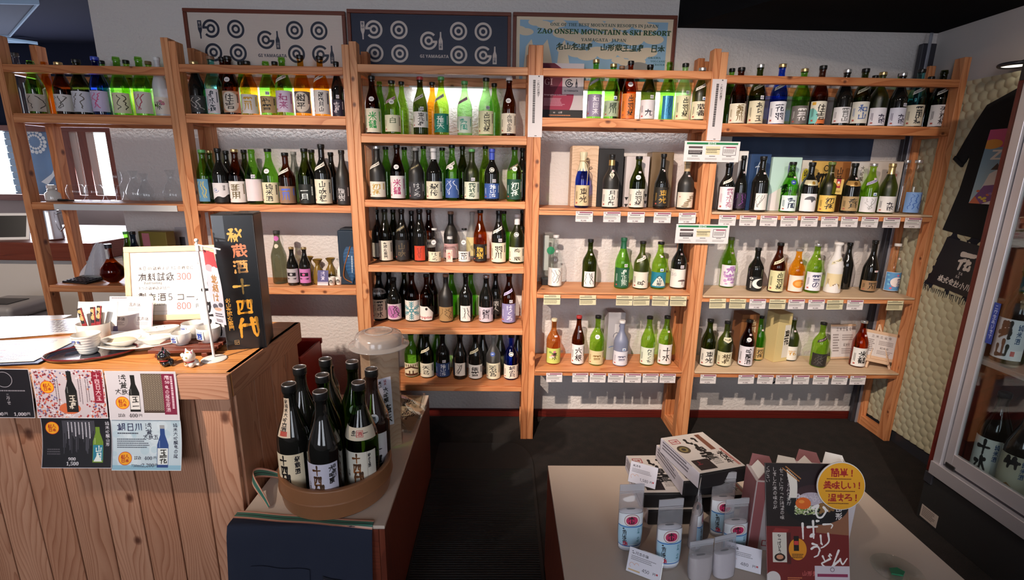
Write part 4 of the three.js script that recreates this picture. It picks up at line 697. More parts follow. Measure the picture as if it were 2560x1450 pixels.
['far right unit, top shelf',1.758,`
1.197 -0.100 0.278 0.0426 s brown black |#e4dcc8 0.03 0.37 楯野川#6a5220|brown bottle with cream label, leftmost in front on far right unit's top shelf
1.188 -0.190 0.291 0.0340 s green black ||green bottle behind leftmost front bottle, far right unit's top shelf
1.293 -0.100 0.294 0.0394 s olive silver |#dfd6b8 0.03 0.40 あら玉#2a2420;sashc;g|olive bottle with cream sash, second in front on far right unit's top shelf
1.405 -0.100 0.298 0.0426 s blue gold |#e8e8f0 0.03 0.39 花羽#24243a;sashw|blue bottle with gold cap, third in front on far right unit's top shelf
1.521 -0.100 0.278 0.0420 s green gold |#6a6462 0.03 0.35 雪花#e0dcdc|green bottle with grey label, fourth in front on far right unit's top shelf
1.614 -0.100 0.294 0.0427 s brown black |#dcc0a0 0.04 0.41 住吉#2a2420;duo|brown bottle with orange-teal label, fifth in front on far right unit's top shelf
1.742 -0.100 0.278 0.0415 s black silver |#e4e2e4 0.06 0.34 雪日山#5a5a5a|black bottle with misty white label, sixth in front on far right unit's top shelf
1.835 -0.100 0.284 0.0415 s olive black |#e0dcd0 0.06 0.43 和山#3a5a9c;sashc|olive bottle with blue lettering, seventh in front on far right unit's top shelf
1.954 -0.190 0.270 0.0340 s olive black ||olive bottle behind eighth front bottle, far right unit's top shelf
1.927 -0.100 0.269 0.0445 w moss gold |#e6e2ea 0.03 0.35 重九郎#34304a|frosted moss bottle with gold cap, eighth in front on far right unit's top shelf
2.090 -0.190 0.283 0.0340 s green black ||green bottle behind tenth front bottle, far right unit's top shelf
2.031 -0.100 0.267 0.0445 s black silver |#dfdfee 0.03 0.36 重九郎#34304a;g|black bottle with pale blue label, ninth in front on far right unit's top shelf
2.124 -0.100 0.286 0.0429 s teal black |#e6dec8 0.03 0.39 雪明林#2a2a2a;sashw|teal bottle with cream label, tenth in front on far right unit's top shelf
2.254 -0.190 0.270 0.0340 s olive black ||olive bottle behind eleventh front bottle, far right unit's top shelf
2.242 -0.100 0.285 0.0445 s olive none |#e6e4e6 0.03 0.40 天祝桜#24222a;sashw|dark green bottle, white label and sash, eleventh in front on far right unit's top shelf
`],
['far right unit, second shelf',1.317,`
1.181 -0.080 0.249 0.0394 w black black |#eae4e8 0.04 0.54 霞水寿#a8708a;sashw|black bottle with pale pink label, leftmost in front on far right unit's second shelf
1.298 -0.170 0.293 0.0340 t black black |#2a1a34 0.04 0.33 ~#8a4a9c;p|slim black bottle behind second front bottle, far right unit's second shelf
1.359 -0.080 0.287 0.0445 w black black |#e8e4e0 0.04 0.34 ~#8a8a8a;n;p|black bottle with narrow white label, second in front on far right unit's second shelf
1.519 -0.080 0.261 0.0445 s green black |#dff0ee 0.03 0.34 秀鳳#1e2a4a;ob;p|green bottle with pale teal label, third in front on far right unit's second shelf
1.622 -0.080 0.261 0.0445 w black black |#e8e6ea 0.03 0.38 horse;band2|black bottle with grey horse label, fourth in front on far right unit's second shelf
1.727 -0.080 0.264 0.0445 w moss moss |#e8c060 0.03 0.35 初孫#2a2420;tag|frosted moss bottle with yellow label, fifth in front on far right unit's second shelf
1.851 -0.080 0.260 0.0445 w black black |#b09468 0.05 0.34 寿月#1e1a16;bandg;p|black bottle with bronze label, sixth in front on far right unit's second shelf
1.950 -0.080 0.259 0.0445 s lime silver |#e8e6ea 0.03 0.34 ~#aaaaaa;sashl;s;p|lime bottle with pale sash, seventh in front on far right unit's second shelf
2.051 -0.080 0.261 0.0445 s moss longgold |#e6e2e0 0.03 0.35 重九郎#34303a|moss bottle with long gold neck, eighth in front on far right unit's second shelf
2.199 -0.170 0.283 0.0340 s clear silver ||clear bottle behind ninth front bottle, far right unit's second shelf
2.188 -0.080 0.281 0.0445 s clear silver |#7aa0d8 0.03 0.41 ~#2a58b0;n2|clear bottle with blue print, ninth in front on far right unit's second shelf
`],
['far right unit, third shelf',0.869,`
1.308 -0.225 0.291 0.0435 s lime olive |#eae2ea 0.03 0.46 lilac;p|lime bottle with lilac splash label, leftmost in front on far right unit's third shelf
1.429 -0.143 0.244 0.0411 w black black |#121416 0.03 0.35 ℃|black bottle with white crescent, second in front on far right unit's third shelf
1.537 -0.118 0.277 0.0445 s brown black |#dcd8a8 0.03 0.45 出羽桜#2a2a1c;sashc|brown bottle with cream sash, third in front on far right unit's third shelf
1.650 -0.123 0.244 0.0430 s orange grey |#e8ddd0 0.03 0.40 sun;p|orange liqueur bottle, fourth in front on far right unit's third shelf
1.749 -0.121 0.275 0.0445 s lime silver |#e4e4ee 0.05 0.43 雪の#4a4a6a;p|bright green bottle with white label, fifth in front on far right unit's third shelf
1.861 -0.115 0.286 0.0445 s paper paper |#e2cfa4 0.03 0.39 秋の#5a3a20;sashc|paper-wrapped bottle, sixth in front on far right unit's third shelf
1.995 -0.214 0.270 0.0340 s black black ||black bottle behind seventh front bottle, far right unit's third shelf
2.092 -0.151 0.293 0.0445 t black black |#9a7a58 0.03 0.23 羽川#1e1a16;p2|tall black bottle with brown label, seventh in front on far right unit's third shelf
2.231 -0.161 0.276 0.0445 s clear white |#5f9ad0 0.03 0.42 splash;p|clear bottle with blue splash label, eighth in front on far right unit's third shelf
`],
['far right unit, fourth shelf',0.429,`
1.187 -0.102 0.277 0.0423 s olive black |#e4e0d4 0.03 0.39 東光#1c1a18|olive bottle with white label, leftmost in front on far right unit's fourth shelf
1.288 -0.104 0.265 0.0445 w moss black |#dfd6b4 0.03 0.34 樽泉#4a3a20;dia2|frosted moss bottle with cream label, second in front on far right unit's fourth shelf
1.415 -0.106 0.275 0.0445 s brown black |#e2dce4 0.03 0.45 吟醸酒#1c1a1c;o;p|dark brown bottle with bold lettering, third in front on far right unit's fourth shelf
1.533 -0.200 0.270 0.0340 s green black |#c4a468 0.03 0.31 初孫#2a2420;p|green bottle behind third front bottle, far right unit's fourth shelf
1.731 -0.204 0.263 0.0445 w moss silver |#e8e4da 0.03 0.35 花#c08a2a;p|frosted moss bottle, white label, silver cap, fourth in front on far right unit's fourth shelf
1.844 -0.104 0.264 0.0445 w lime black |#2a2826 0.03 0.32 ~#5a5450;sashk|lime bottle with black label and sash, fifth in front on far right unit's fourth shelf
2.081 -0.109 0.276 0.0445 s rust silver |#eae8e6 0.03 0.43 米鶴#1c1a1a;p|rust brown bottle with white label, sixth in front on far right unit's fourth shelf
`],]);
// ---------- prints ----------
  
const prints = new Atlas(2048, 2048), prints2 = new Atlas(2048, 2048), prints3 = new Atlas(1200, 740), prints4 = new Atlas(1024, 600);
function giRing(c, x, y, r, ink, kind) {
  if (kind === 'G') { ring(c, ink, x, y, r, r * 0.3, 0.12, 5.55); ring(c, ink, x, y, r * 0.42, r * 0.28); fillR(c, ink, x + r * 0.42, y - r * 0.02, r * 0.72, r * 0.3); }
  else if (kind === 'J') { ring(c, ink, x, y, r, r * 0.3, Math.PI + 0.12, Math.PI + 5.55); ring(c, ink, x, y, r * 0.42, r * 0.28); fillR(c, ink, x - r * 1.14, y - r * 0.28, r * 0.72, r * 0.3); }
  else { ring(c, ink, x, y, r, r * 0.3); ring(c, ink, x, y, r * 0.42, r * 0.28); }
}
function giBottle(c, x, y, h, ink, paper, up = 1) {
  const p = [[-0.12, 0], [0.12, 0], [0.12, -0.5], [0.05, -0.72], [0.04, -1], [-0.04, -1], [-0.05, -0.72], [-0.12, -0.5]].map(([a, b]) => [x + a * h * up, y + b * h * up]);
  poly(c, ink, p); column(c, up > 0 ? '山形' : '形山', x - h * 0.085, y - (up > 0 ? h * 0.42 : -h * 0.05), h * 0.17, paper, 0.1);
}
function giPoster(c, w, h, ink, paper) {
  fillR(c, paper, 0, 0, w, h);
  for (let i = 0; i < 500; i++) { c.globalAlpha = 0.025; fillR(c, i % 2 ? '#000' : '#fff', rr(0, w), rr(0, h), rr(20, 120), 1.2); } c.globalAlpha = 1;
  const R = h * 0.142, xs = [0.148, 0.306, 0.682, 0.838];
  for (const [j, y] of [[0, 0.29], [1, 0.71]]) xs.forEach((x, i) => giRing(c, x * w, y * h, R, ink, !j && !i ? 'J' : j && i === 3 ? 'G' : 'O'));
  giBottle(c, 0.078 * w, 0.15 * h, h * 0.32, ink, paper, -1); giBottle(c, 0.912 * w, 0.87 * h, h * 0.32, ink, paper);
  giRing(c, 0.492 * w, 0.47 * h, R, ink, 'G'); giBottle(c, 0.568 * w, 0.63 * h, h * 0.32, ink, paper);
  latin(c, 'GI YAMAGATA', w * 0.525, h * 0.745, h * 0.082, ink, 'sans-serif', 'center');
}
const rPoster = [
  prints.draw(1000, 335, (c, w, h) => giPoster(c, w, h, '#1e2438', '#d2c4bb')),
  prints.draw(1000, 335, (c, w, h) => giPoster(c, w, h, '#cbbcb4', '#141c38')),
  prints.draw(1000, 430, (c, w, h) => {
    fillR(c, '#ddcbb0', 0, 0, w, h); fillR(c, '#8fb2cc', 30, 26, w - 70, h);
    const cloud = (x, y, n, s) => { for (let i = 0; i < n; i++) disc(c, '#ddcbb0', x + i * s * 0.8, y + ((i * 37) % 5) * s * 0.12, s * 0.8, s * 0.4); };
    cloud(130, 40, 4, 60); cloud(300, 110, 10, 80); cloud(330, 215, 9, 80); cloud(450, 30, 8, 70); cloud(660, 280, 4, 55); cloud(20, 90, 2, 60);
    for (const x of [50, 150, 260]) { poly(c, '#ddcbb0', [[x, h], [x + 20, 200], [x + 55, 150], [x + 80, 260], [x + 110, h]]); }
    for (let i = 0; i < 14; i++) disc(c, '#cfd8d6', 400 + i * 22, h - 14 - (i * 29) % 30, 13, 26);
    disc(c, '#8d8a84', 790, h - 10, 130, 130); disc(c, '#c8a848', 770, h + 10, 95, 90); disc(c, '#1e6a5c', 770, h + 20, 88, 80);
    latin(c, 'ONE OF THE BEST MOUNTAIN RESORTS IN JAPAN', 560, 52, 27, '#26443c', 'serif', 'center');
    latin(c, 'ZAO ONSEN MOUNTAIN & SKI RESORT', 560, 98, 43, '#4a8a3a', 'serif', 'center'); latin(c, 'ZAO ONSEN MOUNTAIN & SKI RESORT', 562, 96, 43, '#1c3428', 'serif', 'center');
    latin(c, 'YAMAGATA · JAPAN', 560, 148, 28, '#2a4038', 'serif', 'center');
    row(c, '名山名温泉', 262, 172, 46, '#1f3a22', 0.12, 0.5, 1.02); row(c, '山形蔵王温泉', 540, 175, 46, '#1f3a22', 0.12, 0.5, 1.02); row(c, '日本', 858, 177, 46, '#1f3a22', 0.12, 0.5);
    latin(c, 'OKAMA', 850, 258, 20, '#2a5a58', 'serif'); latin(c, 'VOLCANIC', 866, 282, 18, '#2a5a58', 'serif'); latin(c, 'CRATER', 884, 304, 18, '#2a5a58', 'serif');
  }),
];
const rBooklet = prints.draw(330, 430, (c, w, h) => {
  fillR(c, '#cfc4c8', 0, 0, w, h); c.fillStyle = '#a31e48'; c.beginPath(); c.moveTo(0, 0); c.lineTo(w * 0.3, 0); c.quadraticCurveTo(w * 0.98, h * 0.3, w * 0.68, h * 0.8); c.lineTo(0, h * 0.8); c.fill();
  c.fillStyle = '#6e1232'; c.beginPath(); c.moveTo(0, 0); c.lineTo(w * 0.3, 0); c.quadraticCurveTo(w * 0.5, h * 0.1, w * 0.56, h * 0.22); c.quadraticCurveTo(w * 0.28, h * 0.5, w * 0.2, h * 0.8); c.lineTo(0, h * 0.8); c.fill();
  fillR(c, '#131114', 0, h * 0.8, w, h * 0.2); fillR(c, '#d8ccd0', w * 0.5, h * 0.25, w * 0.42, h * 0.28);
  giRing(c, w * 0.66, h * 0.34, 26, '#1c2030', 'G'); giBottle(c, w * 0.83, h * 0.41, 62, '#1c2030', '#d8ccd0'); latin(c, 'GI YAMAGATA', w * 0.71, h * 0.47, 16, '#1c2030', 'sans-serif', 'center');
  latin(c, 'GI', w * 0.08, h * 0.32, 62, '#d8b8c0', 'serif', 'left', ''); latin(c, 'Geographical Indication', w * 0.08, h * 0.54, 15, '#e2ccd2');
  small(c, w * 0.08, h * 0.6, w * 0.5, h * 0.14, 7, '#d8a8b8'); latin(c, 'GI「', w * 0.3, h * 0.845, 15, '#d8d0d0'); row(c, '山形', w * 0.42, h * 0.825, 16, '#d8d0d0', 0.12); latin(c, '」', w * 0.53, h * 0.845, 15, '#d8d0d0');
  small(c, w * 0.2, h * 0.885, w * 0.56, 15, 1, '#d8824a'); small(c, w * 0.3, h * 0.95, w * 0.4, 9, 1, '#b8a8a8');
});
const rNotice = prints.draw(92, 380, (c, w, h) => { fillR(c, '#ded6d8', 0, 0, w, h); column(c, 'これはお酒す', 54, 30, 17, '#3a3436', 0.11, 0, 1.0); small(c, 28, 30, 17, h - 60, 1, '#4a4446', true, 0.9); fillR(c, '#4a4446', 60, 4, 8, 8); fillR(c, '#4a4446', 44, h - 12, 14, 4); });
const rTagW = [0, 1, 2, 3].map(() => prints.draw(150, 92, (c, w, h) => { fillR(c, '#e4dcdc', 0, 0, w, h); fillR(c, '#8a2f52', 32, 6, 112, 10); ring(c, '#8a6a7a', 15, 12, 6, 3); small(c, rr(14, 30), 24, 104, 13, 1, '#3a3236'); fillR(c, '#5a8a5a', 8, 42, 136, 2); small(c, 8, 46, 130, 22, 3, '#8a8280'); latin(c, ['¥1,870', '¥2,640', '¥5,500', '¥1,980'][Math.floor(rnd() * 4)], 70, 80, 16, '#4a3a40', 'sans-serif', 'center'); }));
const rTagC = [0, 1, 2].map(() => prints.draw(150, 92, (c, w, h) => { fillR(c, '#dcd2ae', 0, 0, w, h); small(c, 46, 5, 60, 9, 1, '#6a6450'); small(c, 8, 16, 134, 12, 1, '#57503c'); fillR(c, '#2a2820', 4, 36, 142, 7); small(c, 8, 50, 134, 34, 3, '#7a7258'); }));
const rLegend = prints.draw(360, 130, (c, w, h) => {
  fillR(c, '#e2dfe0', 0, 0, w, h); fillR(c, '#1e7a48', 14, 8, w - 28, 13); row(c, '酒の日本', 150, 8, 13, '#dfe8e0', 0.14);
  fillR(c, '#5a4a4c', 28, 32, 90, 14); fillR(c, '#2c282a', 28, 56, 90, 28); small(c, 34, 60, 78, 20, 2, '#b8b0b0'); fillR(c, '#dcd2ae', 140, 32, 92, 52); fillR(c, '#3a3428', 140, 48, 92, 4); small(c, 146, 56, 80, 22, 2, '#7a7258');
  c.strokeStyle = '#5a5458'; c.lineWidth = 3; c.strokeRect(252, 34, 84, 52); fillR(c, '#a03a5c', 270, 34, 62, 7); small(c, 258, 50, 72, 28, 3, '#6a6464');
  for (const x of [52, 166, 276]) small(c, x, 92, 40, 8, 1, '#3a3638'); for (const x of [24, 140, 252]) small(c, x, 106, 88, 14, 2, '#9a9494');
});
const rGift = prints.draw(300, 1080, (c, w, h) => {
  fillR(c, '#0b0a0b', 0, 0, w, h); c.strokeStyle = '#8a8280'; c.lineWidth = 3; c.strokeRect(1, 1, w - 2, h);
  const g = (ch, x, y, s, col) => sign(c, ch, x, y, s, col, 0.12, 0.8);
  g('秘', 100, 105, 108, '#d8a850'); g('蔵', 122, 225, 108, '#d4805a'); g('酒', 122, 345, 108, '#dca05c');
  g('十', 100, 500, 130, '#dcae54'); g('四', 100, 660, 140, '#e09c2e'); g('代', 92, 820, 170, '#d8962c');
  column(c, 'お山九郎左衛門', 30, 650, 40, '#d89c3c', 0.1, 0.7, 0.95); c.strokeStyle = '#b4905a'; c.lineWidth = 3; c.strokeRect(64, 1000, 32, 34); row(c, '日本', 66, 1008, 14, '#b4905a', 0.12); row(c, '酒', 72, 1022, 10, '#b4905a', 0.12);
});
const rMenu = prints2.draw(560, 440, (c, w, h) => {
  fillR(c, '#e9e4e0', 0, 0, w, h); c.strokeStyle = '#b4aca8'; c.lineWidth = 2; c.strokeRect(40, 90, w - 80, h - 120); c.setLineDash([4, 4]); c.beginPath(); c.moveTo(40, 230); c.lineTo(w - 40, 230); c.stroke(); c.setLineDash([]);
  row(c, '本日', 58, 104, 24, '#4a4444', 0.09, 0, 1.2); latin(c, '49', 120, 117, 26, '#4a4444', 'sans-serif', 'left', ''); row(c, '銘柄より', 158, 104, 24, '#4a4444', 0.09, 0, 1.2); latin(c, '!', 284, 117, 26, '#4a4444'); row(c, 'この機会に', 296, 104, 24, '#4a4444', 0.09, 0, 1.2); row(c, 'ぜひ', 438, 104, 24, '#4a4444', 0.09);
  row(c, '有料試飲', 54, 146, 56, '#3f393b', 0.1, 0, 1.12); latin(c, '300', 316, 176, 62, '#c2605c', 'sans-serif', 'left', ''); row(c, '円', 440, 160, 32, '#4a4444', 0.09); latin(c, 'Paid tasting', 90, 216, 21, '#4a4444', 'serif');
  latin(c, '3', 52, 250, 22, '#4a4444'); row(c, 'つの銘柄飲み比べ', 70, 240, 22, '#4a4444', 0.09, 0, 1.15);
  row(c, '利き酒', 48, 282, 58, '#3f393b', 0.1, 0, 1.15); latin(c, '5', 250, 314, 62, '#3f393b', 'sans-serif', 'left', ''); row(c, 'コース', 310, 286, 56, '#3f393b', 0.1, 0, 1.2); latin(c, 'Tasting 5 Course', 54, 362, 21, '#4a4444', 'serif'); latin(c, '800', 306, 378, 62, '#c2605c', 'sans-serif', 'left', ''); row(c, '円', 436, 364, 32, '#4a4444', 0.09); latin(c, '~', 480, 382, 36, '#4a4444');
});
function bottleArt(c, x, y, h, glass, label, ink, text, cap = '#141414') {
  const p = [[-0.13, 0], [0.13, 0], [0.13, -0.52], [0.055, -0.76], [0.05, -1], [-0.05, -1], [-0.055, -0.76], [-0.13, -0.52]].map(([a, b]) => [x + a * h, y + b * h]);
  poly(c, glass, p); fillR(c, cap, x - h * 0.055, y - h, h * 0.11, h * 0.09); fillR(c, label, x - h * 0.12, y - h * 0.44, h * 0.24, h * 0.38); column(c, text, x - h * 0.07, y - h * 0.42, h * 0.34 / [...text].length, ink, 0.12, 0.5);
  c.globalAlpha = 0.35; fillR(c, '#ffffff', x - h * 0.085, y - h * 0.62, h * 0.02, h * 0.16); c.globalAlpha = 1;
}
const seal = (c, x, y, r) => { disc(c, '#c22a1e', x, y, r * 1.08); disc(c, '#eaa21e', x, y, r); row(c, '新入', x - r * 0.66, y - r * 0.6, r * 0.62, '#a02418', 0.13); row(c, '日本', x - r * 0.66, y + r * 0.02, r * 0.62, '#a02418', 0.13); };
 
const rSheet = [
  prints2.draw(400, 300, (c, w, h) => { fillR(c, '#17141a', 0, 0, w, h); ring(c, '#9a949a', 250, 66, 46, 4); row(c, '酔', 222, 38, 54, '#d8d0d4', 0.12, 0.7); small(c, 130, 130, 230, 16, 1, '#8a848a'); column(c, 'こなせ', 250, 150, 22, '#c8c0c4', 0.1); latin(c, '500', 200, 276, 28, '#d8d0d4', 'serif', 'center'); row(c, '円', 226, 264, 20, '#d8d0d4', 0.1); latin(c, '1,000', 316, 276, 28, '#d8d0d4', 'serif', 'center'); row(c, '円', 352, 264, 20, '#d8d0d4', 0.1); c.strokeStyle = '#cfc6c8'; c.lineWidth = 10; c.strokeRect(0, 0, w, h); }),
  prints2.draw(400, 300, (c, w, h) => {
    fillR(c, '#c4b6ba', 0, 0, w, h); for (let i = 0; i < 900; i++) { const x = rr(0, w), y = rr(0, h), k = Math.hypot(x - w * 0.55, y - h * 0.5) / w; if (k < 0.2 + rnd() * 0.25) continue; poly(c, ['#8a1c24', '#b0302c', '#6a1420', '#c8643c', '#5a5a8a', '#d8cfd4'][Math.floor(rnd() * 6)], [[x, y - 7], [x + 3, y - 2], [x + 9, y], [x + 3, y + 2], [x, y + 8], [x - 3, y + 2], [x - 8, y], [x - 3, y - 2]]); }
    disc(c, '#c8643c', 190, 240, 60, 34); bottleArt(c, 205, 262, 250, '#141210', '#24201c', '#cfc4b4', '玉龍'.replace('龍', '泉')); for (const x of [120, 250, 290]) small(c, x, 60, 26, 170, 2, '#5a4a50', true, 0.3);
    fillR(c, '#8a1c30', 332, 16, 54, 190); column(c, '十四日大玉', 342, 24, 32, '#e0c8cc', 0.11); seal(c, 76, 110, 36); latin(c, '1001', 150, 282, 26, '#e8e0e0', 'serif'); c.strokeStyle = '#d8cfd0'; c.lineWidth = 12; c.strokeRect(0, 0, w, h);
  }),
  prints2.draw(400, 300, (c, w, h) => {
    fillR(c, '#cfc8cc', 0, 0, w, h); fillR(c, '#4a3a30', 200, 16, 130, 240); for (let i = 0; i < 8; i++) for (let k = 0; k < 20; k++) ring(c, '#a89a84', 210 + i * 15, 26 + k * 11, 5, 2.4);
    column(c, '浅黄', 76, 24, 42, '#24201e', 0.1, 0.6); row(c, '文政五', 48, 112, 34, '#24201e', 0.1, 0.6); bottleArt(c, 152, 250, 225, '#15130f', '#d8d2cc', '#2a2622', '玉一');
    fillR(c, '#7c1c3a', 316, 16, 70, 250); column(c, '磨', 330, 24, 28, '#e2cdd2', 0.1); latin(c, '50', 344, 68, 24, '#e2cdd2', 'serif', 'center'); column(c, '亀の尾生原酒', 326, 86, 26, '#e2cdd2', 0.1); small(c, 362, 30, 18, 220, 1, '#d8bcc4', true, 0.7); seal(c, 82, 196, 36);
    row(c, '試飲', 50, 262, 20, '#3a3436', 0.1); latin(c, '400', 112, 273, 30, '#2a2426', 'serif'); row(c, '円', 166, 262, 20, '#3a3436', 0.1); c.strokeStyle = '#d8d2d4'; c.lineWidth = 12; c.strokeRect(0, 0, w, h);
  }),
  prints2.draw(400, 300, (c, w, h) => {
    fillR(c, '#17161c', 0, 0, w, h); for (let i = 0; i < 46; i++) { c.globalAlpha = 0.32; fillR(c, '#b0b0c0', 120 + i * 4, 20, 3, rr(60, 200)); } c.globalAlpha = 1; for (let i = 0; i < 7; i++) small(c, 150 + i * 20, 30, 10, rr(70, 150), 1, '#cfccd4', true, 0.6);
    bottleArt(c, 318, 268, 230, '#6a8a2a', '#2a7a94', '#dfe6e0', '山日'); poly(c, '#dfe6e0', [[294, 262], [318, 214], [342, 262]]); column(c, '純米吟醸山形', 362, 24, 24, '#cfccd4', 0.1); seal(c, 62, 66, 36); small(c, 30, 190, 80, 40, 3, '#5a565c'); latin(c, '900', 150, 248, 26, '#e0dce0', 'serif'); latin(c, '1,500', 140, 274, 28, '#e0dce0', 'serif'); c.strokeStyle = '#cfcad0'; c.lineWidth = 9; c.strokeRect(0, 0, w, h);
  }),
  prints2.draw(400, 300, (c, w, h) => {
    fillR(c, '#bccbd4', 0, 0, w, h); for (let i = 0; i < 30; i++) { c.globalAlpha = 0.25; disc(c, i % 2 ? '#e4eaee' : '#8ab4c4', rr(0, w), rr(0, h), rr(12, 40)); } c.globalAlpha = 1; fillR(c, '#8ab4c8', 0, h * 0.9, w, h * 0.1);
    row(c, '朝日川', 36, 24, 46, '#2a3050', 0.1, 0.6); small(c, 34, 80, 140, 14, 1, '#2a3040'); small(c, 30, 116, 190, 60, 5, '#4a5260'); column(c, '浅黄', 196, 20, 36, '#24283a', 0.1, 0.6); row(c, '文政五', 180, 92, 28, '#24283a', 0.1, 0.6); bottleArt(c, 290, 282, 250, '#24427e', '#d8dcda', '#2a2622', '玉花', '#9a9a9c');
    column(c, '純米大吟醸亀の尾', 352, 20, 25, '#24283a', 0.1); seal(c, 76, 232, 36); row(c, '試飲', 126, 218, 20, '#2a2e3a', 0.1); latin(c, '400', 184, 230, 28, '#24283a', 'serif'); row(c, '円', 236, 218, 18, '#2a2e3a', 0.1); latin(c, '730ml', 112, 272, 20, '#24283a', 'serif'); latin(c, '2,200', 172, 270, 28, '#24283a', 'serif'); row(c, '円', 244, 260, 18, '#2a2e3a', 0.1); c.strokeStyle = '#d4dade'; c.lineWidth = 9; c.strokeRect(0, 0, w, h);
  }),
];
const textPage = (bg, ink, n, head) => (c, w, h) => { fillR(c, bg, 0, 0, w, h); if (head) fillR(c, head, 0, 0, w, 14); small(c, w * 0.06, h * 0.08, w * 0.88, h * 0.86, n, ink, false, 0.5); for (let i = 0; i < 3; i++) small(c, w * 0.06, h * (0.2 + i * 0.27), w * 0.6, 14, 1, '#8a3a34'); };
const rPage = [prints2.draw(300, 220, textPage('#dcd4c8', '#5a5460', 14)), prints2.draw(300, 220, (c, w, h) => { fillR(c, '#d89a5c', 0, 0, w, h); fillR(c, '#ddd5c8', 10, 12, w - 20, h - 24); small(c, 20, 20, w - 40, h - 44, 7, '#3a3438', false, 0.6); }), prints2.draw(300, 220, textPage('#d8d0bc', '#6a6878', 22))];
const rLeaf = prints2.draw(260, 210, (c, w, h) => { fillR(c, '#d8d2d8', 0, 0, w, h); small(c, 14, 8, 100, 10, 1, '#6a5a60'); for (const [x, y] of [[150, 66], [60, 150], [200, 150]]) { disc(c, '#e6e2e2', x, y, 54, 42); row(c, '昆布塩', x - 34, y - 26, 22, '#5a5458', 0.09); small(c, x - 38, y + 4, 76, 22, 3, '#a8a0a4'); } poly(c, '#6a6a9a', [[26, 210], [32, 110], [46, 110], [56, 210]]); fillR(c, '#a04a5a', w - 6, 40, 3, 150); });
const rFlag = prints2.draw(110, 420, (c, w, h) => { fillR(c, '#d6ccd6', 0, 0, w, h); fillR(c, '#b84a50', 0, 0, w, 90); disc(c, '#c8a8b0', 30, 100, 34, 20); disc(c, '#cfd0dc', 76, 112, 30, 26); column(c, '乾杯は', 34, 138, 48, '#a8763c', 0.13, 0.3, 1.08); disc(c, '#5a545c', 40, 318, 22, 16); disc(c, '#5a545c', 84, 306, 18, 13); disc(c, '#c8a088', 58, 332, 30, 10); small(c, 26, 356, 70, 26, 2, '#2a2628'); small(c, 26, 392, 60, 18, 2, '#2a2628'); });
const rCard14 = prints2.draw(150, 430, (c, w, h) => { fillR(c, '#d8d2d6', 0, 0, w, h); column(c, '十四代', 34, 120, 86, '#141214', 0.14, 0.8, 1.08); fillR(c, '#c88a84', 40, 400, 26, 20); disc(c, '#8a8484', 36, 30, 3); });
const rKiri = prints2.draw(120, 400, (c, w, h) => { fillR(c, '#d6d2e0', 0, 0, w, h); column(c, '男山', 14, 22, 26, '#1a1a1e', 0.13, 0.7); column(c, '純米', 58, 18, 22, '#8a3a44', 0.11, 0.5); column(c, '大吟醸', 50, 80, 40, '#18181c', 0.12, 0.8); column(c, '壷天', 36, 226, 70, '#121214', 0.15, 0.8, 1.15); });
const rBag = prints4.draw(200, 260, (c, w, h) => {
  fillR(c, '#dfe4ea', 0, 0, w, h); fillR(c, '#a8cbe0', 0, 84, w, 148); c.strokeStyle = '#2a6ab4'; c.lineWidth = 7; c.beginPath(); c.moveTo(0, 84); c.quadraticCurveTo(w / 2, 108, w, 88); c.stroke(); c.beginPath(); c.moveTo(0, 232); c.quadraticCurveTo(w / 2, 252, w, 230); c.stroke();
  disc(c, '#e8dcd8', 100, 48, 44); ring(c, '#6a3a4a', 100, 48, 41, 3); disc(c, '#c02a5c', 100, 50, 30); column(c, '木山', 84, 22, 27, '#1c1418', 0.14, 0.4); column(c, '笹川流の', 46, 104, 30, '#181a20', 0.13, 0.7, 0.94); sign(c, '塩', 48, 204, 34, '#c02a44', 0.13, 0.4); column(c, '日本海の味', 128, 110, 20, '#2a6a7c', 0.11);
});

const rCard = [0, 1, 2].map((i) => prints2.draw(230, 170, (c, w, h) => { fillR(c, '#dcd8e2', 0, 0, w, h); row(c, ['米沢牛', '笹川流の塩', '味の塩'][i], 20, 20, 22, '#3a3640', 0.1); small(c, 20, 52, 170, 34, 3, '#8a8690'); c.strokeStyle = '#d0a08c'; c.lineWidth = 3; c.beginPath(); c.arc(34, 118, 16, 2, 5); c.arc(66, 112, 14, 3, 6); c.stroke(); if (i === 1) fillR(c, '#c8a878', 14, 146, 80, 10); latin(c, ['1,580', '450', '480'][i], 130, 130, 30, '#24222a', 'sans-serif', 'center', ''); row(c, '円', 176, 118, 20, '#24222a', 0.09); fillR(c, '#b02a34', 200, 120, 12, 12); }));
const rBox = prints2.draw(300, 380, (c, w, h) => {
  fillR(c, '#d6cdc8', 0, 0, w, h); for (let i = 0; i < 60; i++) { c.globalAlpha = 0.2; fillR(c, '#a8a09c', rr(0, w), rr(0, h), rr(10, 40), 1.5); } c.globalAlpha = 1;
  column(c, 'いも煮', 120, 36, 84, '#141212', 0.17, 0.8, 0.98); c.strokeStyle = '#a02a34'; c.lineWidth = 5; c.strokeRect(24, 40, 56, 44); row(c, '山形', 28, 50, 22, '#a02a34', 0.13); disc(c, '#4a4030', 56, 150, 40); disc(c, '#8a7a4a', 56, 150, 26); disc(c, '#3a3226', 56, 150, 14);
  fillR(c, '#7a4a38', 218, 20, 34, 170); fillR(c, '#241a1c', 24, 262, 110, 96); row(c, '上', 40, 276, 34, '#8a2434', 0.14, 0.4); small(c, 150, 240, 60, 90, 6, '#8a8480'); column(c, '米沢牛', 226, 216, 44, '#1c1818', 0.14, 0.8, 0.95); fillR(c, '#b87a74', 270, 190, 18, 170);
});
const rBoxSide = prints2.draw(300, 60, (c, w, h) => { fillR(c, '#cfcad4', 0, 0, w, h); small(c, 20, 8, 240, 40, 4, '#5a5660'); });
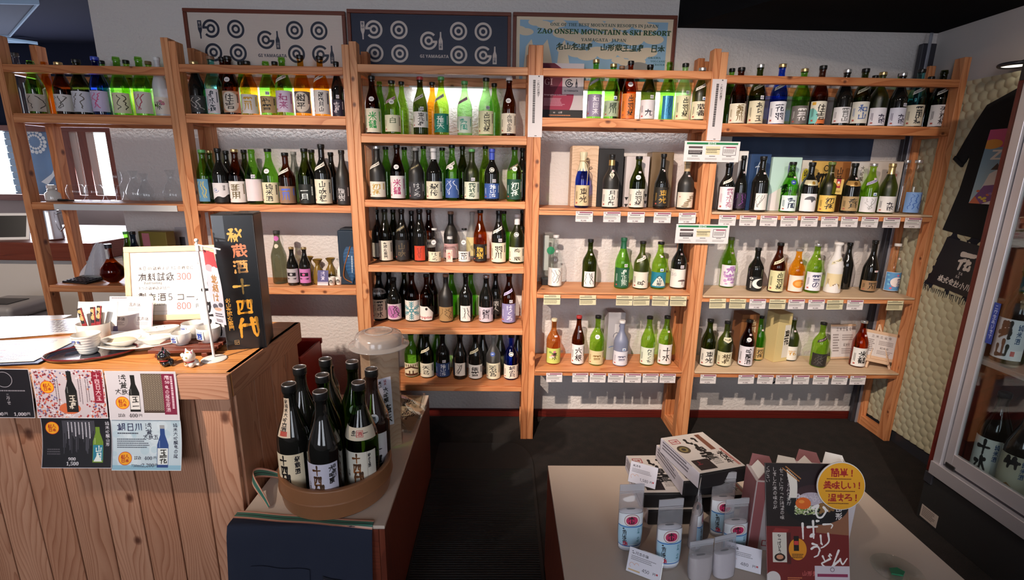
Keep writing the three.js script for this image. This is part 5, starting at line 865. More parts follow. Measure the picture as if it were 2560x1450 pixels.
const rNoodle = prints3.draw(520, 720, (c, w, h) => {
  fillR(c, '#1d1210', 0, 0, w, h * 0.56); fillR(c, '#6e1c1a', 0, h * 0.53, w, h * 0.47); poly(c, '#8a5a40', [[w * 0.6, h * 0.52], [w, h * 0.36], [w, h * 0.6], [w * 0.6, h * 0.58]]);
  disc(c, '#24161a', 320, 190, 210, 150); disc(c, '#0e0c0e', 320, 250, 200, 120); disc(c, '#3a2226', 300, 180, 110, 50); disc(c, '#b4a8b4', 290, 215, 84, 40); for (let i = 0; i < 40; i++) ring(c, i % 3 ? '#cfc6cc' : '#a094a4', rr(200, 400), rr(185, 235), 9, 3); for (let i = 0; i < 260; i++) disc(c, ['#cfd0b4', '#a8b874', '#e0dccf', '#6a8a3a'][i % 4], rr(180, 330), rr(255, 310), 5, 3);
  for (let i = 0; i < 40; i++) disc(c, '#8a6438', rr(340, 430), rr(230, 300), 9); disc(c, '#d8621c', 236, 242, 48, 36); disc(c, '#ec9038', 226, 232, 18, 10);
  c.strokeStyle = '#ddd6cc'; c.lineWidth = 9; for (let i = 0; i < 7; i++) { c.beginPath(); c.moveTo(140 + i * 9, 40 + i * 8); c.bezierCurveTo(150 + i * 8, 120, 170 + i * 5, 150, 150 + i * 7, 210); c.stroke(); } c.strokeStyle = '#a8703c'; c.lineWidth = 7; c.beginPath(); c.moveTo(110, 30); c.lineTo(215, 110); c.moveTo(130, 20); c.lineTo(225, 95); c.stroke();
  column(c, 'ください', 8, 20, 24, '#d8d0cc', 0.085); column(c, '登場しました'.slice(2) + '米の味のみご用', 48, 26, 27, '#d8d0cc', 0.085); column(c, 'セットになった待望の味', 90, 30, 27, '#d8d0cc', 0.085); column(c, '干しうどんと煮が'.slice(1), 134, 60, 27, '#d8d0cc', 0.085);
  const W = '#e8e2de', q = (ch, x, y, k) => sign(c, ch, x, y, k, W, 0.105, 0.55);
  q('ひ', 284, 226, 120); q('っ', 344, 330, 84); q('ぱ', 222, 346, 116); q('り', 318, 420, 96); q('う', 254, 470, 104); q('ど', 320, 546, 92); q('ん', 404, 520, 104); column(c, '山形', 436, 250, 44, W, 0.1, 0.5);
  fillR(c, '#cfc6ba', 40, 420, 88, 180); poly(c, '#8a2a28', [[40, 420], [60, 392], [146, 400], [128, 420]]); fillR(c, '#4a1614', 128, 420, 26, 190); column(c, 'ひっぱりうどん', 72, 428, 22, '#1c1614', 0.13, 0.4); disc(c, '#2a1a14', 84, 570, 34, 24); disc(c, '#c88a6a', 84, 568, 22, 14); disc(c, '#d88a1c', 196, 520, 56, 66); fillR(c, '#17120f', 172, 440, 32, 90); fillR(c, '#c83a3a', 174, 470, 28, 24); small(c, 160, 548, 70, 30, 3, '#3a2410'); row(c, '山形麺', 220, 650, 32, '#b85a58', 0.11, 0.3);
  fillR(c, '#c8bcc4', 300, 618, 220, 102); ring(c, '#5a4a50', 410, 640, 12, 3); fillR(c, '#8a2f52', 316, 666, 190, 18); disc(c, '#cfc6c4', 40, 700, 46); small(c, 130, 690, 90, 24, 2, '#c8784a'); c.strokeStyle = '#d8d0cc'; c.lineWidth = 6; c.strokeRect(0, 0, w, h);
});
        
const rDisc = prints2.draw(220, 220, (c, w) => { disc(c, '#e0a01e', 110, 110, 110); const red = '#a01e1a'; row(c, '簡単', 58, 26, 40, red, 0.14); latin(c, '!', 152, 48, 44, red); small(c, 40, 74, 140, 8, 1, '#5a2410'); row(c, '美味しい', 26, 86, 38, red, 0.14, 0, 1.0); latin(c, '!', 188, 106, 44, red); small(c, 36, 132, 150, 8, 1, '#5a2410'); row(c, '温まる', 50, 144, 38, red, 0.14, 0, 1.0); latin(c, '!', 174, 164, 44, red); small(c, 48, 190, 120, 8, 1, '#5a2410'); });
const rCarton = prints2.draw(240, 340, (c, w, h) => { fillR(c, '#c9c0c4', 0, 0, w, h); fillR(c, '#a8686c', 0, 0, 44, h); column(c, 'ひっぱりうどん', 90, 60, 34, '#4a4246', 0.11, 0.4); disc(c, '#2a1c1a', 170, 250, 60, 44); disc(c, '#c8bcb4', 170, 244, 44, 28); c.strokeStyle = '#a03a40'; c.lineWidth = 4; c.strokeRect(60, 290, 26, 26); });
const rShirt = prints3.draw(200, 560, (c, w, h) => { const g = c.createLinearGradient(0, 0, 0, h); g.addColorStop(0, '#6a9ac4'); g.addColorStop(1, '#a8c0cc'); c.fillStyle = g; c.fillRect(0, 0, w, h); disc(c, '#c8548c', 60, 40, 110, 96); disc(c, '#e0a04a', 30, 110, 50, 36); latin(c, 'ZAO', 40, 190, 100, '#e4e2e4', 'sans-serif'); poly(c, '#d8d4d8', [[20, 560], [60, 330], [90, 300], [120, 330], [140, 420], [200, 470], [200, 560]]); poly(c, '#7a4a8a', [[0, 560], [50, 420], [150, 400], [180, 480], [60, 560]]); for (let i = 0; i < 12; i++) disc(c, ['#d8c04a', '#c86a4a', '#8a6ab0'][i % 3], rr(20, 160), rr(420, 540), 9); poly(c, '#3a2a2a', [[60, 300], [84, 250], [110, 300]]); poly(c, '#c86a4a', [[0, 560], [20, 500], [60, 560]]); });
const rCloth = prints3.draw(360, 300, (c, w, h) => { fillR(c, '#0d1020', 0, 0, w, h); sign(c, '一', 150, 10, 110, '#d6cfcc', 0.2, 0.5); sign(c, '花', 150, 70, 100, '#d6cfcc', 0.17, 0.6); latin(c, 'TA', 190, 184, 22, '#cfc8c6', 'serif'); latin(c, 'SA', 180, 206, 22, '#cfc8c6', 'serif'); row(c, '株式会社小川', 66, 228, 40, '#d6cfcc', 0.13, 0.3, 1.02); });

const rApronText = prints2.draw(180, 50, (c, w, h) => { fillR(c, '#10131f', 0, 0, w, h); row(c, '清酒', 6, 14, 22, '#b07a90', 0.11); for (let k = 0; k < 5; k++) disc(c, '#d894b0', 76 + 13 * Math.cos(k * 1.257), 25 + 13 * Math.sin(k * 1.257), 9); row(c, '日', 98, 14, 22, '#b07a90', 0.11); for (let k = 0; k < 5; k++) disc(c, '#d894b0', 146 + 14 * Math.cos(k * 1.257), 26 + 14 * Math.sin(k * 1.257), 10); });
const rBand = prints2.draw(240, 24, (c, w) => { ['#c8806a', '#d8b09a', '#3a6a5a', '#4a8a74', '#2a3a3a', '#4a8a74', '#3a6a5a', '#d8b09a', '#c8806a'].forEach((k, i) => fillR(c, k, 0, i * 24 / 9, w, 24 / 9 + 0.5)); });
const rPack = prints2.draw(160, 280, (c, w, h) => { fillR(c, '#b49a80', 0, 0, w, h); column(c, '玉出羽', 50, 20, 46, '#241c18', 0.14, 0.8); column(c, '北山', 96, 60, 36, '#241c18', 0.14, 0.8); small(c, 30, 190, 60, 50, 3, '#8a7260'); });
const rMask = [['#b8b4bc', '#b8b4bc'], ['#c87ab8', '#d85a9a']].map(([bg, d]) => prints2.draw(110, 130, (c, w, h) => { fillR(c, bg, 0, 0, w, h); fillR(c, '#17141a', 22, 36, 66, 32); disc(c, d, 55, 52, 11); poly(c, '#17141a', [[18, 84], [46, 90], [24, 98]]); poly(c, '#17141a', [[92, 84], [64, 90], [86, 98]]); }));
const rPurple = prints2.draw(100, 130, (c, w, h) => { fillR(c, '#3a3474', 0, 0, w, h); column(c, '浅黄', 32, 12, 36, '#c8c4dc', 0.11, 0.6); fillR(c, '#cfc8cc', 0, 100, w, 30); for (let i = 0; i < 10; i++) disc(c, '#8a80a4', 5 + i * 10, 108, 4); });
const rBlueBottle = prints2.draw(120, 240, (c, w, h) => { fillR(c, '#1f4a74', 0, 0, w, h); for (let i = 0; i < 12; i++) { c.strokeStyle = '#3a6c98'; c.lineWidth = 3; c.beginPath(); c.moveTo(0, i * 22); c.quadraticCurveTo(60, i * 22 - 20, 120, i * 22 + 8); c.stroke(); } small(c, 60, 60, 14, 130, 1, '#b8c8d8', true, 0.7); disc(c, '#c8d4e0', 40, 60, 5); });
const rCarton2 = {
  teal: prints2.draw(150, 260, (c, w, h) => { fillR(c, '#b9d8d0', 0, 0, w, h); poly(c, '#e0d8d8', [[0, h], [0, h * 0.7], [w * 0.5, h * 0.52], [w, h * 0.66], [w, h]]); fillR(c, '#5a4a9a', 84, 26, 40, 70); column(c, '大吟', 90, 32, 28, '#d8d4e8', 0.1); column(c, '秀鳳', 60, 130, 60, '#1e2a5a', 0.13, 0.7); }),
  gold: prints2.draw(110, 260, (c, w, h) => { fillR(c, '#d0a85a', 0, 0, w, h); ring(c, '#2a2018', 80, 34, 14, 5); column(c, '初孫', 18, 60, 70, '#1c1612', 0.16, 0.8); }),
  tan: prints2.draw(110, 260, (c, w, h) => { fillR(c, '#a8703c', 0, 0, w, h); fillR(c, '#8a5428', 60, 0, 50, h); column(c, '山雅', 30, 30, 40, '#3a2414', 0.12, 0.7); }),
  white: prints2.draw(110, 260, (c, w, h) => { fillR(c, '#d6cfca', 0, 0, w, h); column(c, '大吟醸', 60, 20, 26, '#5a5048', 0.1, 0.5); }),
  wide: prints2.draw(200, 260, (c, w, h) => { fillR(c, '#cfc2b8', 0, 0, w, h); column(c, '花鳥', 110, 50, 44, '#4a3a30', 0.12, 0.8); fillR(c, '#b87a70', 160, 60, 14, 14); }),
  yellow: prints2.draw(80, 260, (c, w, h) => { fillR(c, '#d8d2c8', 0, 0, w, h); disc(c, '#d8c83a', 40, 80, 30, 40); column(c, '純米', 24, 50, 32, '#3a3020', 0.12, 0.5); }),
  blue: prints2.draw(120, 260, (c, w, h) => { fillR(c, '#24406a', 0, 0, w, h); c.strokeStyle = '#c8d4e0'; c.lineWidth = 5; c.beginPath(); c.moveTo(90, 10); c.bezierCurveTo(20, 40, 60, 90, 30, 140); c.bezierCurveTo(10, 180, 80, 170, 60, 120); c.moveTo(30, 60); c.bezierCurveTo(60, 40, 90, 80, 60, 100); c.stroke(); }),
  pattern: prints2.draw(110, 260, (c, w, h) => { fillR(c, '#cfc4c4', 0, 0, w, h); column(c, '一月', 70, 90, 26, '#5a4a48', 0.1, 0.6); for (let j = 0; j < 4; j++) for (let i = 0; i < 6; i++) poly(c, (i + j) % 2 ? '#24201f' : '#cfc4c4', [[i * 19, 190 + j * 18], [i * 19 + 19, 190 + j * 18], [i * 19 + 9, 208 + j * 18]]); }),
  grey: prints2.draw(110, 260, (c, w, h) => { fillR(c, '#a8a4a8', 0, 0, w, h); fillR(c, '#c8c4c6', 44, 60, 66, h); disc(c, '#4a4a6a', 84, 70, 12); ring(c, '#6a6a72', 60, 130, 22, 4, 3, 6); c.strokeStyle = '#5a70a0'; c.lineWidth = 4; c.beginPath(); c.moveTo(10, 190); c.quadraticCurveTo(60, 170, 104, 196); c.stroke(); }),
  brown: prints2.draw(110, 260, (c, w, h) => { fillR(c, '#8a5a34', 0, 0, w, h); column(c, '加藤'.replace('加藤', '出羽'), 60, 30, 34, '#d8c8a0', 0.12, 0.6); }),
  cream: prints2.draw(110, 260, (c, w, h) => { fillR(c, '#dcc88e', 0, 0, w, h); fillR(c, '#e6e0d4', 60, 60, 50, 180); column(c, '東花', 64, 90, 40, '#2a241c', 0.13, 0.8); }),
};
const rEasel = prints2.draw(240, 200, (c, w, h) => { fillR(c, '#dcd4d2', 0, 0, w, h); row(c, '立米立金会', 50, 16, 22, '#6a5e5c', 0.1, 0, 1.4); small(c, 20, 56, 60, 110, 7, '#8a7e7c'); fillR(c, '#c8bebc', 92, 50, 2, 130); small(c, 110, 60, 110, 40, 3, '#9a8e8c'); row(c, '新米会', 124, 110, 20, '#7a6e6c', 0.1); small(c, 106, 142, 116, 36, 3, '#9a8e8c'); });
const rSticker = prints2.draw(110, 80, (c, w, h) => { fillR(c, '#b4a8a0', 0, 0, w, h); small(c, 10, 10, 90, 60, 6, '#6a5e5a'); });
const rBlueTag = prints2.draw(60, 300, (c, w, h) => { fillR(c, '#2a3f8e', 0, 0, w, h); column(c, 'こな生あります', 14, 14, 34, '#b8c0dc', 0.1); });
const PM = prints.material(0.5), PM2 = prints2.material(0.5), PM3 = prints3.material(0.45), PM4 = prints4.material(0.5), PMgloss = prints2.material(0.22), PGold = prints.material(0.3, { clearcoat: 0.4 });
// ---------- posters, notices, price tags ----------
const POSTERS = [[-1.672, -0.837, 'framed white poster with navy rings and bottle emblems above the second shelf unit'], [-0.828, 0.026, 'framed navy poster with white rings and bottle emblems above the middle shelf unit'], [0.036, 0.9, 'framed ski resort poster with blue sky and green lettering above the fourth unit']];
POSTERS.forEach(([x0, x1, label], i) => {
  const y1 = [2.302, 2.314, 2.316][i], y0 = [2.002, 2.014, 1.97][i], w = x1 - x0, h = y1 - y0, t = thing('framed_poster', label, 'poster', [(x0 + x1) / 2, (y0 + y1) / 2, WZ + 0.012]);
  part('print', onto(flat(w - 0.03, h - 0.03), rPoster[i]), PM, t);
  part('backing', box(w - 0.02, h - 0.02, 0.008, 0, 0, -0.006), M.white, t);
  for (const s of [-1, 1]) { part('frame_bar', rbox(w, 0.018, 0.022, 0.003, 0, s * (h / 2 - 0.009), 0), darkWood, t); part('frame_bar', rbox(0.018, h - 0.036, 0.022, 0.003, s * (w / 2 - 0.009), 0, 0), darkWood, t); }
});
[[0.149, 1.82, 'white vertical age notice taped to the post between middle and fourth units'], [1.05, 1.818, 'white vertical age notice taped to the post between fourth and far right units']].forEach(([x, y, label], i) => tag(part('paper_notice', onto(box(0.071, 0.288, 0.0012, x, y, 0.0015), rNotice), PM, scene), label, 'notice', 'age notices'));
[[1.04, 1.619, 'upper white legend card with green bar, on the post left of the far right unit'], [1.036, 1.205, 'lower white legend card with green bar, on the post left of the far right unit']].forEach(([x, y, label]) => tag(part('legend_card', onto(rbox(0.28, 0.1, 0.004, 0.001, x, y, 0.018), rLegend), PM, scene), label, 'sign', 'price legend cards'));
// rounded boxes spread their uv over every face; front faces carry the print the right way round
const ORD = ['leftmost', 'second', 'third', 'fourth', 'fifth', 'sixth', 'seventh', 'eighth', 'ninth', 'rightmost'];
const tagGeo = {};
for (const [unit, shelf, y, kinds, xs] of [
  ['fourth', 'second', 1.326, 'WWWWW', '0.415 0.559 0.684 0.821 0.951'], ['far right', 'second', 1.317, 'WWWWWWWWWW', '1.162 1.271 1.379 1.487 1.593 1.700 1.805 1.913 2.029 2.143'],
  ['fourth', 'third', 0.88, 'CCCCCC', '0.263 0.456 0.654 0.746 0.849 0.947'], ['far right', 'third', 0.869, 'CCWCWWCWC', '1.162 1.271 1.380 1.489 1.593 1.703 1.805 1.916 2.137'],
  ['fourth', 'bottom', 0.431, 'WWWWWWW', '0.291 0.437 0.535 0.637 0.734 0.832 0.929'], ['far right', 'bottom', 0.429, 'WWWWWWWW', '1.158 1.374 1.483 1.587 1.688 1.800 1.907 2.011'],
]) xs.split(' ').forEach((x, i, all) => {
  const k = kinds[i] + Math.floor(rnd() * (kinds[i] === 'W' ? 4 : 3)), r = kinds[i] === 'W' ? rTagW[+k[1]] : rTagC[+k[1]];
  tagGeo[k] ??= onto(box(0.089, 0.054, 0.0015), r);
  const t = part('price_tag', tagGeo[k], PM, scene, [+x, y - 0.04, 0.0125], [rr(-0.05, 0.02), 0, rr(-0.03, 0.03)]);
  tag(t, `${kinds[i] === 'W' ? 'white' : 'cream'} price tag, ${i === all.length - 1 ? 'rightmost' : ORD[i]}, under the ${unit} unit's ${shelf} shelf`, 'price tag', 'price tags on the shelf edges');
});
// ---------- cartons and other things on the shelves ----------
function carton(name, label, cat, x, y, z, w, h, d, r, edge, turn = 0, m = PM2p) {
  const t = thing(name, label, cat, [x, y, z], turn);
  part('body', rbox(w, h, d, 0.002, 0, h / 2, 0), edge, t);
  if (r) part('print', onto(flat(w - 0.004, h - 0.004).translate(0, h / 2, d / 2 + 0.0006), r), m, t);
  part('lid_flap', rbox(w * 0.98, 0.0015, d * 0.98, 0.0005, 0, h + 0.0012, 0), edge, t);
  return t;
}
const PM2p = PM2;
const plainOf = (c, r = 0.6) => mat(new THREE.Color(c).toArray(), r);
{
  const t = thing('booklet', 'crimson and white booklet standing at left on the fourth unit\'s top shelf', 'booklet', [0.3, 1.772, -0.185]);
  part('cover', onto(slab((u, v) => [(u - 0.5) * 0.226, v * 0.292, -0.03 * v], 0.004), rBooklet), PM, t);
}
carton('wooden_box', 'pale wooden bottle box standing behind the blue bottle', 'box', 0.432, 1.327, -0.2, 0.142, 0.318, 0.1, null, kiri);
carton('gift_box', 'black bottle box standing behind the bottle with the diamond sticker', 'box', 0.572, 1.327, -0.2, 0.136, 0.305, 0.1, null, plainOf('#19171a'));
carton('gift_box', 'pale pink bottle box with triangle pattern, fourth unit\'s second shelf', 'box', 0.718, 1.327, -0.2, 0.125, 0.268, 0.1, rCarton2.pattern, plainOf('#cfc4c4'));
carton('gift_box', 'bronze brown bottle box behind the slender bottle with gold lettering', 'box', 0.85, 1.327, -0.2, 0.118, 0.292, 0.1, null, mat([0.2, 0.13, 0.07], 0.35, { metalness: 0.3 }));
carton('gift_box', 'narrow white box at the left end of the far right unit\'s second shelf', 'box', 1.303, 1.318, -0.215, 0.05, 0.315, 0.06, null, M.white);
carton('gift_box', 'navy box with white swirl drawing, behind the black bottle', 'box', 1.388, 1.318, -0.205, 0.11, 0.3, 0.085, rCarton2.blue, plainOf('#24406a'));
carton('gift_box', 'pale teal and pink box behind the green bottle with teal label', 'box', 1.53, 1.318, -0.2, 0.155, 0.285, 0.1, rCarton2.teal, plainOf('#b9d8d0'), -0.06);
carton('gift_box', 'small white box with yellow spot beside the teal box', 'box', 1.647, 1.318, -0.21, 0.055, 0.272, 0.08, rCarton2.yellow, plainOf('#d8d2c8'));
carton('gift_box', 'golden box with large black brushwork, far right unit\'s second shelf', 'box', 1.73, 1.318, -0.205, 0.098, 0.268, 0.09, rCarton2.gold, plainOf('#d0a85a'));
carton('gift_box', 'orange brown box behind the frosted bottle with yellow label', 'box', 1.834, 1.318, -0.205, 0.098, 0.268, 0.09, rCarton2.tan, plainOf('#a8703c'));
carton('gift_box', 'slim white box behind the bottle with bronze label', 'box', 1.936, 1.318, -0.205, 0.095, 0.268, 0.09, rCarton2.white, plainOf('#d6cfca'));
carton('gift_box', 'wide beige box behind the frosted bottle with long gold neck', 'box', 2.085, 1.318, -0.21, 0.19, 0.272, 0.08, rCarton2.wide, plainOf('#cfc2b8'));
carton('gift_box', 'grey box with drawn bottle, behind the yellow-green bottle', 'box', 0.66, 0.432, -0.2, 0.1, 0.29, 0.09, rCarton2.grey, plainOf('#a8a4a8'), 0.05);
carton('gift_box', 'brown bottle box leaning behind two bottles on the far right unit\'s bottom shelf', 'box', 1.44, 0.43, -0.2, 0.11, 0.29, 0.09, rCarton2.brown, plainOf('#7a4a28'), 0.1);
carton('gift_box', 'pale yellow bottle box on the far right unit\'s bottom shelf', 'box', 1.64, 0.43, -0.2, 0.1, 0.295, 0.09, rCarton2.cream, plainOf('#d2bc84'), 0.3);
{
  const t = thing('display_stand', 'clear acrylic stand with green disc behind the clear bottle', 'stand', [0.252, 0.881, -0.19]);
  part('box', [box(0.062, 0.25, 0.003, 0, 0.165, 0.03), box(0.062, 0.25, 0.003, 0, 0.165, -0.03), box(0.003, 0.25, 0.06, -0.031, 0.165, 0), box(0.003, 0.25, 0.06, 0.031, 0.165, 0)], M.clear, t);
  part('base', rbox(0.066, 0.035, 0.066, 0.003, 0, 0.018, 0), M.black, t); part('white_strip', rbox(0.03, 0.2, 0.002, 0.0005, -0.012, 0.18, 0), M.white, t);
  part('green_disc', new THREE.CylinderGeometry(0.022, 0.022, 0.002, 24).rotateX(Math.PI / 2).translate(0.012, 0.2, 0.034), mat([0.02, 0.25, 0.1], 0.4), t);
}
{
  const t = thing('easel_sign', 'framed notice on a small wooden easel beside the rust brown bottle', 'sign', [2.17, 0.43, -0.1], -0.28), tilt = -0.3, W = 0.2, H = 0.165;
  const q = new THREE.Group(); 
  const lean = (g) => g.rotateX(tilt).rotateZ(-0.13).translate(0.02, 0.125, -0.01);
  part('notice', onto(lean(flat(W - 0.03, H - 0.03).translate(0, 0, 0.004)), rEasel), PM2, t);
  part('frame', [rbox(W, 0.018, 0.01, 0.002, 0, H / 2 - 0.009), rbox(W, 0.018, 0.01, 0.002, 0, -H / 2 + 0.009), rbox(0.018, H - 0.03, 0.01, 0.002, W / 2 - 0.009), rbox(0.018, H - 0.03, 0.01, 0.002, -W / 2 + 0.009), rbox(W - 0.02, H - 0.02, 0.003, 0.001, 0, 0, -0.002)].map(lean), kiri, t);
  part('ledge', lean(rbox(0.13, 0.018, 0.026, 0.002, -0.01, -H / 2 - 0.01, 0.008)), kiri, t);
  for (const [a, b] of [[[-0.045, 0, 0.035], [0.02, 0.24, -0.055]], [[0.075, 0, 0.03], [0.02, 0.24, -0.055]], [[0.025, 0, -0.085], [0.02, 0.23, -0.06]]]) part('leg', rod(a, b, 0.007, 0.006, 6), kiri, t);
}
{
  const t = thing('framed_photo', 'white board with pale frame half hidden behind the easel notice', 'sign', [2.06, 0.43, -0.2], 0.1);
  part('board', onto(slab((u, v) => [(u - 0.5) * 0.16, 0.01 + v * 0.2, -0.035 * v], 0.003), rEasel), PM2, t);
  part('frame', [[0.16, 0.012, 0, 0.012], [0.16, 0.012, 0, 0.206]].map(([w, h, x, y]) => rbox(w, h, 0.01, 0.002, x, y, -0.17 * y * 1.02)), kiri, t);
}
// the second unit's third shelf
for (const [i, x, lab] of [[0, -1.144, 'small dark bottle with grey mask label beside the pink one'], [1, -1.077, 'small dark bottle with pink mask label beside the grey one']]) {
  const b = bottle('s', 0.0305, 0.208, 'black', 'gold', '', lab, 'small bottles with mask labels');
  b.position.set(x, 0.8865, -0.075); part('front_label', onto(wrap(outline('s'), 0.0305, 0.208, -1.3, 1.3, () => 0.08, () => 0.45, 0.0006, 18), rMask[i]), PM2, b);
}
{ const b = bottle('s', 0.04, 0.29, 'smokeg', 'dark', '', 'dark clear bottle with pink round stickers beside the black gift box'); b.position.set(-1.235, 0.8865, -0.12); part('round_sticker', dot(outline('s'), 0.04, 0.29, 0.1, 0.86, 0.014, 0.014, 0.003), mat([0.6, 0.14, 0.45], 0.5), b); part('seal_sticker', dot(outline('s'), 0.04, 0.29, 0.1, 0.72, 0.011, 0.011, 0.003), mat([0.6, 0.54, 0.42], 0.5), b); part('spout', tube([[0.02, 0.27, 0], [0.034, 0.24, 0.012], [0.036, 0.19, 0.02], [0.045, 0.16, 0.02]], 0.004, 14, 6), M.clear, b); }
const tokkuri = (label, x, z, m, s = 1) => { const t = thing('sake_flask', label, 'flask', [x, 0.8865, z], 0, 'ceramic sake flasks'); part('body', lathe([[0.0001, 0.004], [0.026, 0], [0.03, 0.01], [0.031, 0.045], [0.026, 0.075], [0.013, 0.1], [0.012, 0.112], [0.027, 0.135], [0.026, 0.137], [0.011, 0.112], [0.0001, 0.1]].map(([a, b]) => [a * s, b * s]), 30), m, t); return t; };
const olive = mat([0.2, 0.12, 0.025], 0.15, { clearcoat: 0.7 });
tokkuri('olive glazed sake flask right of the two mask bottles', -1.022, -0.11, olive); tokkuri('olive glazed sake flask behind the purple card', -0.965, -0.15, olive); tokkuri('olive glazed flask behind the pink mask bottle', -1.1, -0.19, olive);
tokkuri('small white porcelain flask beside the blue box', -0.912, -0.17, M.ceramic, 0.95);
tag(part('card', onto(slab((u, v) => [-0.984 + (u - 0.5) * 0.058, 0.888 + v * 0.08, -0.06 - 0.02 * v], 0.001), rPurple), PM2, scene), 'small purple card with white wave foot, in front of the sake flasks', 'card');
for (const [x, z, lab] of [[-0.938, -0.075, 'small patterned cup just right of the purple card'], [-0.905, -0.09, 'small patterned cup nearest the blue box']]) { const t = thing('cup', lab, 'cup', [x, 0.8865, z]); part('body', lathe([[0.0001, 0.003], [0.012, 0], [0.014, 0.004], [0.017, 0.03], [0.018, 0.046], [0.0165, 0.046], [0.015, 0.008], [0.0001, 0.006]], 24), M.ceramic, t); part('motif', [new THREE.TorusGeometry(0.008, 0.0012, 6, 20).translate(0, 0.024, 0.0172), new THREE.TorusGeometry(0.0035, 0.0012, 6, 14).translate(0, 0.026, 0.0174)], M.black, t); }
{
  const t = thing('bottle_case', 'tall dark blue case with a drop-shaped window, right end of the second unit', 'box', [-0.843, 0.8865, -0.14]);
  part('case', rbox(0.108, 0.3, 0.11, 0.008, 0, 0.15, 0), plainOf('#12283c', 0.7), t); part('case_top', rbox(0.09, 0.012, 0.09, 0.004, 0.004, 0.304, 0), plainOf('#0c1a28', 0.6), t);
  part('bottle_front', onto(sheet((u, v) => { const w = 0.045 * Math.sin(Math.PI * Math.pow(clamp(1 - v * 0.92), 0.7)) + 0.004; return [0.016 + (u - 0.5) * 2 * w * 0.9, 0.012 + v * 0.2, 0.056 + 0.012 * Math.sin(Math.PI * u) * (1 - v)]; }, 14, 16), rBlueBottle), PM2, t);
  part('rim', tube([[0.016, 0.012, 0.057], [-0.028, 0.04, 0.058], [-0.024, 0.1, 0.058], [-0.004, 0.16, 0.058], [0.014, 0.215, 0.058]], 0.003, 24, 6), mat([0.3, 0.1, 0.02], 0.4), t);
}
// glassware on the far left unit
const glassM = pane([0.95, 0.97, 0.98]);
function glassware(name, label, x, z, pts, y = 1.3195, group) { const t = thing(name, label, 'glass', [x, y, z], 0, group); part('bowl', lathe(pts, 36), glassM, t); part('rim', new THREE.TorusGeometry(pts[pts.length - 1][0], 0.0008, 6, 30).rotateX(Math.PI / 2).translate(0, pts[pts.length - 1][1], 0), glassM, t); return t; }
const tumbler = [[0.0001, 0.004], [0.022, 0.002], [0.032, 0.012], [0.041, 0.04], [0.04, 0.062], [0.031, 0.084]], carafeP = [[0.0001, 0.004], [0.03, 0.002], [0.042, 0.02], [0.043, 0.05], [0.03, 0.085], [0.016, 0.11], [0.014, 0.13], [0.024, 0.16]];
glassware('tumbler', 'round clear tumbler, leftmost of the three in the middle of the shelf', -2.278, -0.13, tumbler, undefined, 'clear glassware'); glassware('tumbler', 'round clear tumbler, middle one of three', -2.172, -0.12, tumbler, undefined, 'clear glassware'); glassware('tumbler', 'round clear tumbler, rightmost of three', -2.085, -0.14, tumbler, undefined, 'clear glassware');
glassware('carafe', 'clear flared carafe just right of the tumblers', -2.015, -0.2, carafeP, undefined, 'clear glassware'); glassware('carafe', 'clear flared carafe second from the right post', -1.93, -0.16, carafeP.map(([a, b]) => [a * 0.9, b * 0.92]), undefined, 'clear glassware'); glassware('carafe', 'clear round carafe nearest the right post', -1.768, -0.13, carafeP.map(([a, b]) => [a * 1.05, b * 1.05]), undefined, 'clear glassware');
glassware('wine_glass', 'clear wine glass standing behind the tumblers', -2.13, -0.215, [[0.03, 0], [0.03, 0.002], [0.004, 0.006], [0.0035, 0.07], [0.02, 0.085], [0.034, 0.11], [0.034, 0.135], [0.03, 0.155]], undefined, 'clear glassware');
{ const t = thing('jar', 'white glass jar with stopper at the left end of the glassware', 'jar', [-2.375, 1.3195, -0.1]); part('body', lathe([[0.0001, 0.002], [0.03, 0], [0.034, 0.01], [0.032, 0.04], [0.02, 0.05], [0.02, 0.062], [0.0001, 0.062]], 28), M.ceramic, t); part('stopper', rbox(0.032, 0.022, 0.032, 0.006, 0, 0.073, 0), M.ceramic, t); }
{ const t = thing('tongs', 'small black tool lying beside the white jar', 'tool', [-2.318, 1.3195, -0.09]); part('grip', rbox(0.05, 0.012, 0.018, 0.005, 0, 0.006, 0), M.black, t); part('jaw', rbox(0.036, 0.006, 0.01, 0.002, 0.04, 0.005, 0.004), M.black, t); }
tag(part('paper_strip', sheet((u, v) => [-2.29 + u * 0.62, 1.312 - 0.03 * (1 - v), 0.0022 + 0.002 * Math.sin(u * 9)], 20, 1), M.paper, scene), 'crumpled white paper strip along the shelf edge under the glassware', 'paper');
{
  const t = thing('round_flask', 'round glass flask of amber liquor with a striped neck', 'bottle', [-2.12, 0.8865, -0.08]);
  part('body', lathe([[0.0001, 0.003], [0.02, 0], [0.045, 0.022], [0.056, 0.055], [0.05, 0.085], [0.03, 0.112], [0.016, 0.135], [0.014, 0.19]], 36), pane([0.6, 0.2, 0.05]), t); part('liquor', lathe([[0.0001, 0.006], [0.02, 0.004], [0.042, 0.024], [0.053, 0.055], [0.047, 0.083], [0.026, 0.11], [0.0001, 0.112]], 30), mat([0.16, 0.03, 0.008], 0.1), t);
  part('neck_label', rbox(0.014, 0.06, 0.001, 0.0003, 0, 0.155, 0.0165), M.white, t); part('cap', new THREE.CylinderGeometry(0.017, 0.016, 0.022, 20).translate(0, 0.2, 0), M.darkSteel, t);
}
